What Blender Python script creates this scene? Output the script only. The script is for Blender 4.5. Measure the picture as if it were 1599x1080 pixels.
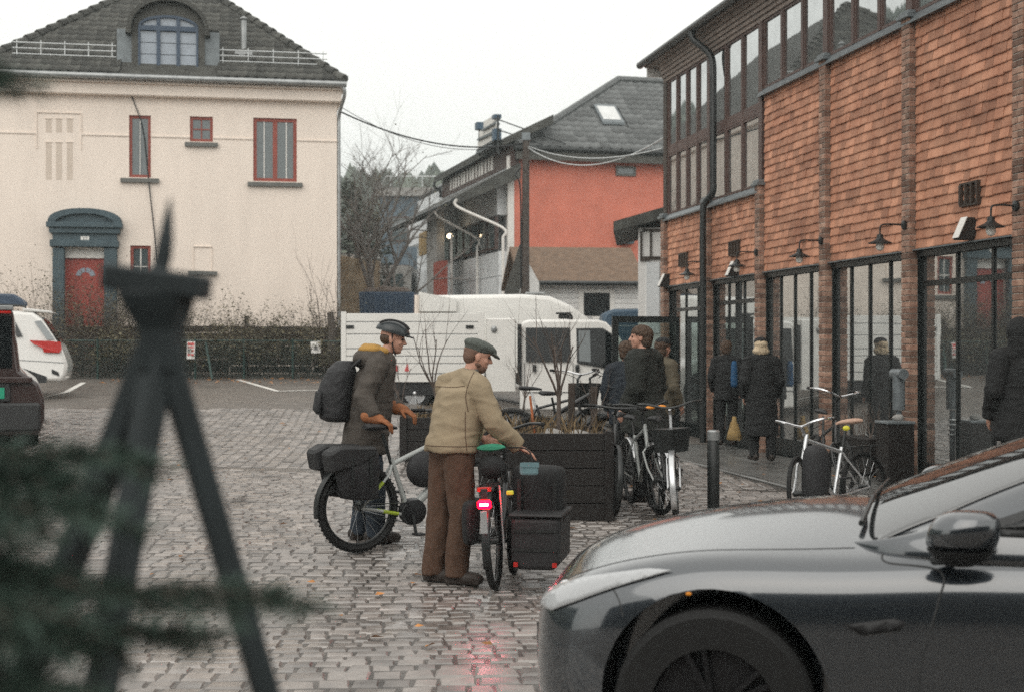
import bpy, bmesh, math, random
from math import sin, cos, pi, radians as R, sqrt, atan2, hypot
from mathutils import Vector, Matrix, noise
random.seed(7)
SC = bpy.context.scene
for _o in list(bpy.data.objects): bpy.data.objects.remove(_o)
COL = SC.collection
# ------------------------------------------------------------------ camera
cd = bpy.data.cameras.new('camera'); cam = bpy.data.objects.new('camera', cd); COL.objects.link(cam)
cam.location = (0, 0, 1.7); cam.rotation_euler = (R(90), 0, 0)
cd.lens = 50; cd.sensor_width = 36; cd.shift_y = 0.0031
cd.clip_start = 0.05; cd.clip_end = 4000
cd.dof.use_dof = True; cd.dof.focus_distance = 11.3; cd.dof.aperture_fstop = 3.0
SC.camera = cam
# ------------------------------------------------------------------ sky, sun, exposure
W = bpy.data.worlds.new('World'); SC.world = W; W.use_nodes = True
nt = W.node_tree; nt.nodes.clear()
sky = nt.nodes.new('ShaderNodeTexSky'); sky.sky_type = 'NISHITA'; sky.sun_disc = False
sky.sun_elevation = R(42); sky.sun_rotation = R(200); sky.dust_density = 6; sky.air_density = 1.0; sky.ozone_density = 1.0
hs = nt.nodes.new('ShaderNodeMix'); hs.data_type = 'RGBA'; hs.inputs[0].default_value = 0.93
hs.inputs[7].default_value = (9.3, 9.1, 8.65, 1)     # even overcast cloud layer over the clear sky
bg = nt.nodes.new('ShaderNodeBackground'); bg.inputs[1].default_value = 0.122
wo = nt.nodes.new('ShaderNodeOutputWorld')
nt.links.new(sky.outputs[0], hs.inputs[6]); nt.links.new(hs.outputs[2], bg.inputs[0]); nt.links.new(bg.outputs[0], wo.inputs[0])
sd = bpy.data.lights.new('sun', 'SUN'); sd.energy = 0.9; sd.angle = R(60); sd.color = (1, .97, .92)
sun = bpy.data.objects.new('sun', sd); COL.objects.link(sun); sun.rotation_euler = (R(48), 0, R(-20))
SC.view_settings.view_transform = 'Standard'; SC.view_settings.look = 'None'
SC.view_settings.exposure = 0.34; SC.view_settings.gamma = 1; SC.view_settings.use_curve_mapping = False
SC.render.engine = 'CYCLES'
SC.cycles.use_denoising = False; SC.cycles.sample_clamp_indirect = 3; SC.cycles.sample_clamp_direct = 12; SC.cycles.use_adaptive_sampling = False

# ------------------------------------------------------------------ layout helpers
F = 2221.0; HZ = 545.0
def PX(u, d): return (u - 800) * d / F               # photo column at distance -> X
def PZ(v, d): return 1.7 + (HZ - v) * d / F          # photo row at distance -> Z
def sst(a, b, x):
    t = max(0, min(1, (x - a) / (b - a))); return t * t * (3 - 2 * t)
def G(x, y):                                          # ground height
    s = 0.005 + 0.039 * sst(3.2, -4.5, x)
    return max(0, y - 9.0) ** 1.0 * s * sst(8.5, 12, y) if y < 46 else max(0, 37) * s

# ------------------------------------------------------------------ materials
def _n(nt, t, **k):
    n = nt.nodes.new('ShaderNode' + t)
    for a, b in k.items(): setattr(n, a, b)
    return n
MATS = {}
def mat(name, col, rough=.6, var=.15, scale=6, bump=0.0, bscale=40, metal=0, ior=1.45, coat=0, tint=0, col2=None, coord='Object', rvar=0, emit=0, stretch=None, wet=0):
    m = bpy.data.materials.new(name); m.use_nodes = True; t = m.node_tree; L = t.links
    b = t.nodes['Principled BSDF']
    tc = _n(t, 'TexCoord'); mp = _n(t, 'Mapping'); 
    if coord == 'World':
        src = _n(t, 'NewGeometry').outputs['Position']
    else: src = tc.outputs[coord]
    L.new(src, mp.inputs[0])
    if stretch: mp.inputs['Scale'].default_value = stretch
    no = _n(t, 'TexNoise'); no.inputs['Scale'].default_value = scale; no.inputs['Detail'].default_value = 6; no.inputs['Roughness'].default_value = .62
    L.new(mp.outputs[0], no.inputs['Vector'])
    rp = _n(t, 'ValToRGB'); L.new(no.outputs[0], rp.inputs[0])
    c2 = col2 or tuple(min(1, c * (1 + var)) for c in col)
    c1 = tuple(c * (1 - var) for c in col)
    rp.color_ramp.elements[0].position = .32; rp.color_ramp.elements[1].position = .68
    rp.color_ramp.elements[0].color = (*c1, 1); rp.color_ramp.elements[1].color = (*c2, 1)
    cur = rp.outputs[0]
    if tint:
        at = _n(t, 'Attribute'); at.attribute_name = 'tint'
        ml = _n(t, 'MapRange'); ml.inputs[3].default_value = 1 - tint; ml.inputs[4].default_value = 1 + tint
        L.new(at.outputs['Fac'], ml.inputs[0])
        mx = _n(t, 'VectorMath', operation='SCALE'); L.new(cur, mx.inputs[0]); L.new(ml.outputs[0], mx.inputs['Scale']); cur = mx.outputs[0]
    L.new(cur, b.inputs['Base Color'])
    b.inputs['Roughness'].default_value = rough; b.inputs['Metallic'].default_value = metal; b.inputs['IOR'].default_value = ior
    b.inputs['Coat Weight'].default_value = coat; b.inputs['Coat Roughness'].default_value = .04
    if rvar:
        n2 = _n(t, 'TexNoise'); n2.inputs['Scale'].default_value = wet or 1.2; n2.inputs['Detail'].default_value = 5; L.new(src, n2.inputs['Vector'])
        mr = _n(t, 'MapRange'); mr.inputs[1].default_value = .35; mr.inputs[2].default_value = .65
        mr.inputs[3].default_value = max(.02, rough - rvar); mr.inputs[4].default_value = min(1, rough + rvar)
        L.new(n2.outputs[0], mr.inputs[0]); L.new(mr.outputs[0], b.inputs['Roughness'])
    if bump:
        n3 = _n(t, 'TexNoise'); n3.inputs['Scale'].default_value = bscale; n3.inputs['Detail'].default_value = 4; L.new(mp.outputs[0], n3.inputs['Vector'])
        bp = _n(t, 'Bump'); bp.inputs['Strength'].default_value = 1; bp.inputs['Distance'].default_value = bump
        L.new(n3.outputs[0], bp.inputs['Height']); L.new(bp.outputs[0], b.inputs['Normal'])
    if emit:
        b.inputs['Emission Color'].default_value = (*col, 1); b.inputs['Emission Strength'].default_value = emit
    MATS[name] = m; return m
def glassmat(name, col=(.012, .016, .018), rough=.02, ior=1.9, wave=.0012, alpha=None):
    m = mat(name, col, rough, .1, 3, ior=ior, bump=wave, bscale=1.6)
    if alpha is not None:
        t = m.node_tree; b = t.nodes['Principled BSDF']
        tr = _n(t, 'BsdfTransparent'); tr.inputs[0].default_value = (.75, .82, .8, 1); mx = _n(t, 'MixShader'); mx.inputs[0].default_value = 1 - alpha
        fr = _n(t, 'Fresnel'); fr.inputs[0].default_value = 1.7
        mm = _n(t, 'Math', operation='MAXIMUM'); t.links.new(fr.outputs[0], mm.inputs[0]); mm.inputs[1].default_value = alpha
        t.links.new(mm.outputs[0], mx.inputs[0]); t.links.new(tr.outputs[0], mx.inputs[1]); t.links.new(b.outputs[0], mx.inputs[2])
        t.links.new(mx.outputs[0], t.nodes['Material Output'].inputs[0])
    return m

# ------------------------------------------------------------------ mesh builder
class MB:
    def __init__(s): s.v = []; s.f = []; s.t = []; s.cur = .5
    def add(s, vs, fs):
        k = len(s.v); s.v += [tuple(p) for p in vs]; s.f += [tuple(i + k for i in f) for f in fs]; s.t += [s.cur] * len(fs); return s
    def box(s, x0, y0, z0, x1, y1, z1):
        return s.add([(x, y, z) for x in (x0, x1) for y in (y0, y1) for z in (z0, z1)], [(0, 1, 3, 2), (4, 6, 7, 5), (0, 4, 5, 1), (2, 3, 7, 6), (0, 2, 6, 4), (1, 5, 7, 3)])
    def cbox(s, c, size, M=None):
        h = [q / 2 for q in size]; vs = []
        for x in (-1, 1):
            for y in (-1, 1):
                for z in (-1, 1):
                    p = Vector((x * h[0], y * h[1], z * h[2])); p = (M @ p) if M is not None else p; vs.append(p + Vector(c))
        return s.add(vs, [(0, 1, 3, 2), (4, 6, 7, 5), (0, 4, 5, 1), (2, 3, 7, 6), (0, 2, 6, 4), (1, 5, 7, 3)])
    def cham(s, c, size, ch, M=None):                 # block with a chamfered top (z+)
        x, y, z = [q / 2 for q in size]; P = []
        for (a, b, zz) in ((x, y, -z), (x, y, z - ch), (x - ch, y - ch, z)):
            for (sx, sy) in ((-1, -1), (1, -1), (1, 1), (-1, 1)): P.append(Vector((sx * a, sy * b, zz)))
        P = [((M @ p) if M is not None else p) + Vector(c) for p in P]
        fs = [(8, 9, 10, 11)]
        for r in (0, 4):
            for i in range(4): fs.append((r + i, r + (i + 1) % 4, r + 4 + (i + 1) % 4, r + 4 + i))
        return s.add(P, fs)
    def bar(s, a, b, w, h=None, up=(0, 0, 1)):        # rectangular bar between two points
        a = Vector(a); b = Vector(b); d = (b - a); L = d.length
        if L < 1e-6: return s
        d /= L; up = Vector(up)
        if abs(d.dot(up)) > .99: up = Vector((1, 0, 0))
        x = d.cross(up).normalized(); z = x.cross(d)
        M = Matrix((x, d, z)).transposed(); return s.cbox((a + b) / 2, (w, L, h or w), M)
    def prism(s, poly, axis, a, b):
        n = len(poly)
        def mk(p, q): return {'x': (q, p[0], p[1]), 'y': (p[0], q, p[1]), 'z': (p[0], p[1], q)}[axis]
        return s.add([mk(p, a) for p in poly] + [mk(p, b) for p in poly], [tuple(range(n))[::-1], tuple(range(n, 2 * n))] + [(i, (i + 1) % n, n + (i + 1) % n, n + i) for i in range(n)])
    def tube(s, path, r, n=8, close=False):
        P = [Vector(p) for p in path]; m = len(P); rr = r if isinstance(r, (list, tuple)) else [r] * m
        vs = []; prev = None
        for i in range(m):
            if close: d = (P[(i + 1) % m] - P[i - 1])
            else: d = P[min(i + 1, m - 1)] - P[max(i - 1, 0)]
            d.normalize()
            if prev is None:
                u = Vector((0, 0, 1)) if abs(d.z) < .9 else Vector((1, 0, 0)); u = d.cross(u).normalized()
            else:
                u = prev - d * prev.dot(d)
                u = u.normalized() if u.length > 1e-6 else d.orthogonal().normalized()
            prev = u; w = d.cross(u)
            for k in range(n):
                a = 2 * pi * k / n; vs.append(P[i] + (u * cos(a) + w * sin(a)) * rr[i])
        fs = []
        for i in range(m if close else m - 1):
            j = (i + 1) % m
            for k in range(n): fs.append((i * n + k, i * n + (k + 1) % n, j * n + (k + 1) % n, j * n + k))
        if not close: fs += [tuple(range(n))[::-1], tuple(range((m - 1) * n, m * n))]
        return s.add(vs, fs)
    def lathe(s, prof, n=16, M=None, c=(0, 0, 0), caps=True):    # profile (r,z) about local z
        vs = []; fs = []; m = len(prof)
        for (r, z) in prof:
            for k in range(n):
                a = 2 * pi * k / n; p = Vector((r * cos(a), r * sin(a), z)); p = (M @ p) if M is not None else p; vs.append(p + Vector(c))
        for i in range(m - 1):
            for k in range(n): fs.append((i * n + k, i * n + (k + 1) % n, (i + 1) * n + (k + 1) % n, (i + 1) * n + k))
        if caps: fs += [tuple(range(n))[::-1], tuple(range((m - 1) * n, m * n))]
        return s.add(vs, fs)
    def ell(s, c, r, M=None, n=16, m=10, zmin=-1.0):
        prof = []
        a0 = math.asin(max(-1, zmin))
        vs = []; fs = []
        for i in range(m + 1):
            a = a0 + (pi / 2 - a0) * i / m
            for k in range(n):
                b = 2 * pi * k / n; p = Vector((r[0] * max(cos(a), .01) * cos(b), r[1] * max(cos(a), .01) * sin(b), r[2] * sin(a)))
                p = (M @ p) if M is not None else p; vs.append(p + Vector(c))
        for i in range(m):
            for k in range(n): fs.append((i * n + k, i * n + (k + 1) % n, (i + 1) * n + (k + 1) % n, (i + 1) * n + k))
        fs += [tuple(range(n))[::-1], tuple(range(m * n, m * n + n))]
        return s.add(vs, fs)
    def cap(s, a, b, ra, rb, n=12):                   # tapered capsule
        a = Vector(a); b = Vector(b); d = b - a; L = max(d.length, 1e-5); d = d / L
        x = d.orthogonal().normalized(); M = Matrix((x, d.cross(x), d)).transposed()
        prof = []
        for i in range(5): q = -pi / 2 + pi / 2 * i / 4; prof.append((max(ra * cos(q), .002 * ra), ra * sin(q)))
        for i in range(5): q = pi / 2 * i / 4; prof.append((max(rb * cos(q), .002 * rb), L + rb * sin(q)))
        return s.lathe(prof, n, M, a)
    def frus(s, rings, n=20):                         # stacked elliptic rings (center, rx, ry[, tilt matrix])
        vs = []; fs = []; m = len(rings)
        for rg in rings:
            c, rx, ry = rg[:3]; Mt = rg[3] if len(rg) > 3 else None
            for k in range(n):
                a = 2 * pi * k / n; p = Vector((rx * cos(a), ry * sin(a), 0)); p = (Mt @ p) if Mt is not None else p; vs.append(p + Vector(c))
        for i in range(m - 1):
            for k in range(n): fs.append((i * n + k, i * n + (k + 1) % n, (i + 1) * n + (k + 1) % n, (i + 1) * n + k))
        fs += [tuple(range(n))[::-1], tuple(range((m - 1) * n, m * n))]
        return s.add(vs, fs)
    def grid(s, fn, nu, nv):
        vs = [fn(i / nu, j / nv) for i in range(nu + 1) for j in range(nv + 1)]; w = nv + 1
        return s.add(vs, [(i * w + j, (i + 1) * w + j, (i + 1) * w + j + 1, i * w + j + 1) for i in range(nu) for j in range(nv)])
    def mesh(s, name, m, smooth=False, fix=True):
        me = bpy.data.meshes.new(name); me.from_pydata(s.v, [], s.f)
        at = me.attributes.new('tint', 'FLOAT', 'FACE'); at.data.foreach_set('value', s.t)
        if fix and len(s.f) < 60000:
            bm = bmesh.new(); bm.from_mesh(me); bmesh.ops.recalc_face_normals(bm, faces=bm.faces); bm.to_mesh(me); bm.free()
        if m: me.materials.append(MATS[m] if isinstance(m, str) else m)
        if smooth:
            me.polygons.foreach_set('use_smooth', [True] * len(me.polygons))
            if smooth != 'all':
                me.set_sharp_from_angle(angle=R(smooth if smooth is not True else 40))
        me.update(); return me
    def build(s, name, m, parent=None, loc=None, smooth=False, bevel=0, rotz=None, seg=1, fix=True):
        o = bpy.data.objects.new(name, s.mesh(name, m, smooth, fix)); COL.objects.link(o)
        if parent is not None: o.parent = parent
        if loc is not None: o.location = loc
        if rotz is not None: o.rotation_euler.z = rotz
        if bevel:
            b = o.modifiers.new('bevel', 'BEVEL'); b.width = bevel; b.segments = seg; b.limit_method = 'ANGLE'; b.angle_limit = R(35)
        return o
def tag(o, label=None, cat=None, group=None, kind=None):
    if label: o['label'] = label
    if cat: o['category'] = cat
    if group: o['group'] = group
    if kind: o['kind'] = kind
    return o
def thing(name, label, cat, loc=(0, 0, 0), rotz=0, group=None):
    o = bpy.data.objects.new(name, None); COL.objects.link(o); o.empty_display_size = .2
    o.location = loc; o.rotation_euler = (0, 0, rotz); return tag(o, label, cat, group)
def kids(o): return [c for c in bpy.data.objects if c.parent == o]
def copy_tree(o, parent=None):
    c = o.copy(); COL.objects.link(c)
    if parent is not None: c.parent = parent
    for ch in kids(o): copy_tree(ch, c)
    return c
def piece(name, me, parent, loc=(0, 0, 0), rot=(0, 0, 0), scale=None):
    o = bpy.data.objects.new(name, me); COL.objects.link(o); o.parent = parent; o.location = loc; o.rotation_euler = rot
    if scale: o.scale = scale
    return o
def rz(a): return Matrix.Rotation(a, 3, 'Z')
def ry(a): return Matrix.Rotation(a, 3, 'Y')
def rx(a): return Matrix.Rotation(a, 3, 'X')
def bez(pts, n=8):                                    # Catmull-Rom through points
    P = [Vector(p) for p in pts]; out = []
    for i in range(len(P) - 1):
        a = P[max(i - 1, 0)]; b = P[i]; c = P[i + 1]; d = P[min(i + 2, len(P) - 1)]
        for k in range(n):
            t = k / n; out.append(.5 * ((2 * b) + (c - a) * t + (2 * a - 5 * b + 4 * c - d) * t * t + (3 * b - a - 3 * c + d) * t ** 3))
    out.append(P[-1]); return out

# ------------------------------------------------------------------ the palette
mat('plaster_cream', (.83, .73, .645), .85, .05, 2.0, stretch=(1, 1, .22), bump=.004, bscale=30)
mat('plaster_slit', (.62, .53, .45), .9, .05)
mat('plaster_red', (.60, .19, .13), .85, .10, 1.2, bump=.004, bscale=20)
mat('white_paint', (.74, .72, .68), .5, .06, 3)
mat('white_boards', (.72, .71, .69), .6, .06, 2)
mat('portal_blue', (.055, .085, .10), .55, .18, 5, bump=.002)
mat('window_red', (.28, .065, .045), .5, .15)
mat('window_blue', (.05, .075, .115), .5, .15)
mat('door_red', (.33, .06, .045), .45, .1)
mat('sill_slate', (.13, .13, .12), .5, .2)
mat('roof_tile', (.052, .05, .045), .75, .35, 3, bump=.004, tint=.35, col2=(.085, .085, .075))
mat('roof_tile_grey', (.11, .115, .115), .6, .2, 3, tint=.3)
mat('roof_brown', (.16, .105, .07), .85, .25, 5, bump=.006, bscale=60)
mat('dormer_dark', (.07, .068, .06), .7, .3, 4, bump=.003)
mat('zinc', (.33, .34, .34), .4, .18, 4, metal=.6)
mat('galv', (.55, .57, .57), .4, .1, 4, metal=.5)
mat('dark_wood', (.045, .032, .024), .6, .3, 8, bump=.002, stretch=(1, 1, .2))
mat('planter_wood', (.010, .0075, .0065), .6, .35, 8, bump=.003, stretch=(.3, 1, 1))
mat('window_brown', (.085, .05, .042), .5, .2, 6)
mat('soffit_brown', (.22, .175, .15), .65, .2, 5)
mat('shop_frame', (.012, .015, .015), .4, .2)
mat('shingle', (.44, .19, .113), .75, .25, 2.2, bump=.003, bscale=50, tint=.26, col2=(.56, .28, .175), coord='World')
mat('wall_core', (.06, .03, .022), .9, .2)
mat('brick', (.26, .13, .09), .8, .3, 9, bump=.003, tint=.5, col2=(.36, .23, .17), coord='World')
mat('mortar', (.42, .39, .34), .9, .15, 20)
mat('lead', (.17, .19, .20), .42, .2, 5, metal=.4)
mat('black_metal', (.018, .02, .02), .35, .2, 6)
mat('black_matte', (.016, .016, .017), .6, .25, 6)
mat('sett', (.195, .173, .157), .30, .3, 5, ior=2.0, bump=.0012, bscale=28, tint=.34, rvar=.16, wet=.9, coord='World')
mat('joint', (.075, .067, .06), .3, .4, 5, bump=.004, bscale=30, coord='World')
mat('asphalt', (.125, .11, .097), .5, .2, 2.5, bump=.004, bscale=70, rvar=.15, wet=.6, coord='World')
mat('slab', (.11, .108, .102), .38, .2, 2.5, bump=.002, bscale=60, rvar=.12, wet=1.4, coord='World')
mat('line_white', (.68, .66, .62), .6, .15, 6)
mat('car_white', (.78, .77, .74), .25, .02, coat=.6)
mat('van_white', (.78, .77, .735), .35, .06, 1.5, stretch=(.5, 1, 1.6), coat=.3)
mat('van_plastic', (.03, .031, .032), .55, .1)
mat('car_grey', (.024, .031, .039), .3, .08, 300, metal=.6, coat=1); MATS['car_grey'].node_tree.nodes['Principled BSDF'].inputs['Coat IOR'].default_value = 2.0; MATS['car_grey'].node_tree.nodes['Principled BSDF'].inputs['Coat Roughness'].default_value = .08
mat('car_maroon', (.045, .028, .026), .3, .1, coat=.8)
mat('rubber', (.006, .006, .006), .7, .2, 20)
mat('alloy', (.028, .028, .03), .4, .15, metal=.7)
mat('chrome', (.75, .75, .76), .18, .05, metal=1)
mat('silver', (.62, .63, .64), .32, .08, metal=.8)
mat('bike_grey', (.36, .38, .37), .35, .08, coat=.4)
mat('bike_green', (.32, .42, .03), .4, .1)
mat('bike_black', (.02, .021, .022), .38, .15, coat=.3)
mat('saddle_green', (.03, .22, .13), .6, .2)
mat('saddle_tan', (.50, .33, .25), .55, .15)
mat('red_plastic', (.45, .02, .015), .3, .1)
mat('yellow_plastic', (.65, .6, .05), .4, .1)
mat('amber', (.7, .25, .02), .3, .1)
mat('red_lamp', (1.0, .0, .006), .3, 0, emit=22)
mat('red_core', (1.0, .38, .45), .3, 0, emit=220)
mat('warm_lamp', (1.0, .78, .5), .3, 0, emit=6)
mat('lamp_clear', (.75, .73, .68), .1, .05, ior=1.5)
mat('pouch_blue', (.13, .22, .24), .6, .1)
mat('skin', (.52, .28, .20), .5, .12, 14)
mat('hair_brown', (.07, .042, .026), .7, .3, 40, bump=.003, bscale=150)
mat('hair_short', (.15, .085, .06), .8, .25, 60)
mat('hair_blond', (.55, .44, .30), .7, .2, 40)
mat('jacket_khaki', (.295, .232, .152), .9, .07, 9, bump=.003, bscale=26)
mat('collar_grey', (.10, .10, .09), .9, .2, 20)
mat('trousers_brown', (.085, .047, .03), .92, .2, 30, bump=.003, bscale=18)
mat('cap_green', (.085, .095, .085), .95, .35, 90)
mat('shoe_dark', (.03, .022, .018), .6, .2)
mat('parka', (.062, .052, .044), .9, .2, 12, bump=.004, bscale=24, col2=(.08, .068, .058))
mat('mustard', (.38, .215, .055), .9, .15, 30)
mat('jeans', (.03, .04, .055), .9, .25, 16, bump=.003, bscale=30)
mat('glove_orange', (.28, .105, .042), .8, .2, 20)
mat('backpack', (.022, .022, .024), .7, .2, 12, bump=.003)
mat('coat_black', (.011, .0115, .012), .85, .25, 9, bump=.004, bscale=20)
mat('coat_dark', (.016, .018, .015), .85, .25, 9, bump=.004, bscale=20)
mat('coat_navy', (.013, .018, .025), .85, .25, 9, bump=.004, bscale=20)
mat('coat_tan', (.09, .075, .05), .85, .2, 9, bump=.004)
mat('blue_cloth', (.015, .07, .16), .8, .2)
mat('helmet', (.035, .042, .045), .28, .3, 9)
mat('straw', (.30, .2, .08), .85, .3, 30)
mat('soil', (.05, .035, .022), .95, .35, 10, bump=.02, bscale=18)
mat('dry_grass', (.19, .135, .075), .9, .3, 4, tint=.5)
mat('twig', (.10, .078, .066), .85, .3, 10)
mat('twig_grey', (.14, .125, .115), .85, .25, 10)
mat('bark', (.075, .062, .052), .9, .3, 12, bump=.006)
mat('leaf_hedge', (.10, .092, .06), .8, .4, 1.5, tint=.6, col2=(.16, .14, .085), coord='World')
mat('leaf_fallen', (.34, .15, .045), .7, .4, 9, tint=.5)
mat('pine', (.085, .095, .075), .85, .4, 1.2, tint=.5, coord='World')  # green lightened so the colour itself carries distance haze
mat('fir', (.055, .088, .07), .7, .3, 8, tint=.5)
mat('fir_wood', (.028, .037, .04), .6, .2, 8)
mat('dumpster', (.035, .06, .10), .55, .25, 3)
mat('sign_blue', (.045, .085, .13), .4, .1)
mat('building_grey', (.66, .68, .69), .75, .12, 2)
mat('building_blue', (.10, .135, .165), .7, .12, 2)
mat('concrete', (.30, .29, .275), .85, .2, 3)
mat('tan_wall', (.23, .18, .125), .9, .25, 2.5, bump=.01)
mat('pole_wood', (.075, .06, .052), .85, .3, 8)
mat('orange_stake', (.42, .13, .05), .6, .2)
mat('fence_green', (.02, .05, .043), .5, .2)
mat('paper', (.82, .81, .78), .7, .02)
mat('print_red', (.62, .10, .10), .6, .05)
mat('print_grey', (.2, .2, .2), .7, .1)
mat('plate_green', (.02, .32, .19), .5, .05)
mat('head_lens', (.42, .43, .44), .08, .05, ior=1.6)
mat('interior', (.035, .03, .026), .9, .3)
mat('hill_green', (.045, .058, .042), .9, .4, .05, col2=(.075, .085, .065))
glassmat('glass_shop', (.52, .54, .54), .015, 1.5, .0004); MATS['glass_shop'].node_tree.nodes['Principled BSDF'].inputs['Metallic'].default_value = .92
glassmat('glass_house', (.075, .095, .10), .05, 1.9, .001)
glassmat('glass_pale', (.30, .34, .39), .08, 1.6, .001)
glassmat('glass_dark', (.008, .010, .011), .04, 1.42, .0006)
glassmat('glass_white', (.62, .63, .62), .12, 1.6, .0006)
glassmat('glass_screen', (.012, .014, .015), .02, 2.3, .0001)
glassmat('glass_car', (.02, .026, .026), .02, 1.7, .0002, alpha=.45)
glassmat('glass_door', (.03, .035, .035), .02, 1.7, .0004, alpha=.12)
# ================================================================== GROUND
RW = Vector((-.1845, .9828, 0)); RN = Vector((-.9828, -.1845, 0)); RO = Vector((8.3, 0, 0)); RANG = atan2(.9828, -.1845)
def wallX(y): return 8.3 - .1877 * y                 # shop wall line
PAVE = 1.75
def kerbX(y): return wallX(y) - PAVE * 1.018
def axis_grid(lo, hi, fine_lo, fine_hi, step):
    a = [lo, lo * .5, lo * .2, lo * .1] if lo < 0 else [lo]
    a = [q for q in a if q < fine_lo - 1]
    n = int((fine_hi - fine_lo) / step); a += [fine_lo + i * (fine_hi - fine_lo) / n for i in range(n + 1)]
    a += [q for q in (hi * .08, hi * .2, hi * .5, hi) if q > fine_hi + 1]
    return a
def sheet(name, m, xs, ys, dz, parent=None, inside=None):
    vs = [(x, y, G(x, y) + dz) for x in xs for y in ys]; w = len(ys)
    fs = [(i * w + j, (i + 1) * w + j, (i + 1) * w + j + 1, i * w + j + 1) for i in range(len(xs) - 1) for j in range(w - 1)]
    mb = MB(); mb.add(vs, fs); return mb.build(name, m, parent, smooth='all', fix=False)
gr = tag(sheet('ground', 'asphalt', axis_grid(-1500, 1500, -46, 30, 1.0), axis_grid(-60, 2500, -8, 60, 1.0), -.09), kind='structure')
# bed of the cobbled square
Y0, Y1, YS = 4.2, 24.6, 16.6
mb = MB(); ny = 60; nx = 40
def bedp(i, j):
    y = Y0 + (Y1 - Y0) * j; xl = -.46 * y - 2; xr = kerbX(y) - .06
    x = xl + (xr - xl) * i; return (x, y, G(x, y) - .009)
mb.grid(bedp, nx, ny)
sq = tag(mb.build('cobbled_square', 'joint', smooth='all', fix=False), kind='structure')
def sett_geo(mb, c, sx, sy, yaw, tilt, rr=random):
    M = rz(yaw) @ rx(tilt[0]) @ ry(tilt[1]); P = []
    hx, hy = sx / 2, sy / 2; ch = .012
    j = [(rr.uniform(-.007, .007), rr.uniform(-.007, .007)) for _ in range(4)]
    for (ins, z) in ((0, -.06), (0, -.014), (ch, -.001)):
        for k, (a, b) in enumerate(((-1, -1), (1, -1), (1, 1), (-1, 1))):
            P.append(Vector((a * (hx - ins) + j[k][0], b * (hy - ins) + j[k][1], z)))
    P.append(Vector((rr.uniform(-.02, .02), rr.uniform(-.02, .02), rr.uniform(.000, .004))))
    fs = []
    for r in (0, 4):
        for i in range(4): fs.append((r + i, r + (i + 1) % 4, r + 4 + (i + 1) % 4, r + 4 + i))
    for i in range(4): fs.append((8 + i, 8 + (i + 1) % 4, 12))
    mb.add([M @ p + Vector(c) for p in P], fs)
stones = []
rng = random.Random(11)
y = Y0 + .1
while y < YS:
    dy = rng.uniform(.105, .14) if y > 7.5 else rng.uniform(.16, .21)
    lo, hi = -.43 * y - 1.2, kerbX(y) - .12; hi = min(hi, .43 * y + 1.0)
    x = lo + rng.uniform(0, .2); off = rng.uniform(-.01, .01)
    while x < hi:
        L = rng.uniform(.10, .195) * (1 if y > 7.5 else 1.25)
        yy = y + dy / 2 + .09 * sin(x * .55 + .4) + .025 * sin(x * 2.1 + y) + off
        xc = x + L / 2
        if xc + L / 2 < kerbX(yy) - .05: stones.append((xc, yy, L - .010, dy - .012, .05 * cos(x * .55 + .4) + rng.uniform(-.05, .05)))
        x += L
    y += dy
x = -.43 * Y1 - 1.2
while x < kerbX(YS):
    dx = rng.uniform(.12, .15); yy = YS + .12 + rng.uniform(0, .2)
    while yy < Y1 - .1:
        L = rng.uniform(.14, .25); xc = x + dx / 2 + .10 * sin(yy * .4) - .06 * (yy - YS)
        if abs(xc) < .43 * yy + 1.2 and xc + .1 < kerbX(yy) - .05: stones.append((xc, yy + L / 2, dx - .011, L - .011, rng.uniform(-.06, .06)))
        yy += L
    x += dx
def vis(s): return abs(s[0]) < .372 * s[1] and s[1] > 6.9 and not (s[0] > .25 and s[1] < 6.9)
order = sorted(stones, key=lambda s: (not vis(s), s[1]))
variants = []
for k in range(10):
    mb = MB(); mb.cur = (k + .5) / 10; sett_geo(mb, (0, 0, 0), .155, .11, 0, (0, 0), rng); variants.append(mb.mesh('sett', 'sett', 28))
for s in order[:300]:
    piece('sett', rng.choice(variants), sq, (s[0], s[1], G(s[0], s[1]) + rng.uniform(-.005, .005)), (rng.uniform(-.035, .035), rng.uniform(-.03, .03), s[4]), (s[2] / .155, s[3] / .11, 1))
mb = MB()
for s in order[300:]:
    mb.cur = rng.random(); sett_geo(mb, (s[0], s[1], G(s[0], s[1]) + rng.uniform(-.007, .007)), s[2], s[3], s[4], (rng.uniform(-.04, .04), rng.uniform(-.04, .04)), rng)
tag(mb.build('more_setts', 'sett', sq, smooth=28), kind='stuff')
# asphalt parking strip beyond the setts, with painted lines
xs = [-40 + i for i in range(0, 56)]; ys = [Y1 - .05 + i * .8 for i in range(0, 28)]
asp = tag(sheet('parking_lot', 'asphalt', xs, ys, -.012), kind='structure')
def painted(path, w):
    mb = MB(); P = [Vector((p[0], p[1], 0)) for p in path]; Q = []
    for i in range(len(P) - 1):
        for k in range(12): Q.append(P[i].lerp(P[i + 1], k / 12))
    Q.append(P[-1]); vs = []
    for i, p in enumerate(Q):
        d = (Q[min(i + 1, len(Q) - 1)] - Q[max(i - 1, 0)]).normalized(); nn = Vector((-d.y, d.x, 0)) * w / 2
        for q in (p + nn, p - nn): vs.append((q.x, q.y, G(q.x, q.y) - .004))
    mb.add(vs, [(2 * i, 2 * i + 1, 2 * i + 3, 2 * i + 2) for i in range(len(Q) - 1)])
    return tag(mb.build('painted_line', 'line_white', asp, fix=False))
painted([(-6.2, 32.2), (-4.7, 28.6), (-3.75, 29.2), (-2.6, 30)], .11)
painted([(-9.4, 31.2), (-8.9, 28.4), (-8.9, 26.2)], .12)
painted([(-2.6, 30), (3, 30.4)], .10)
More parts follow.
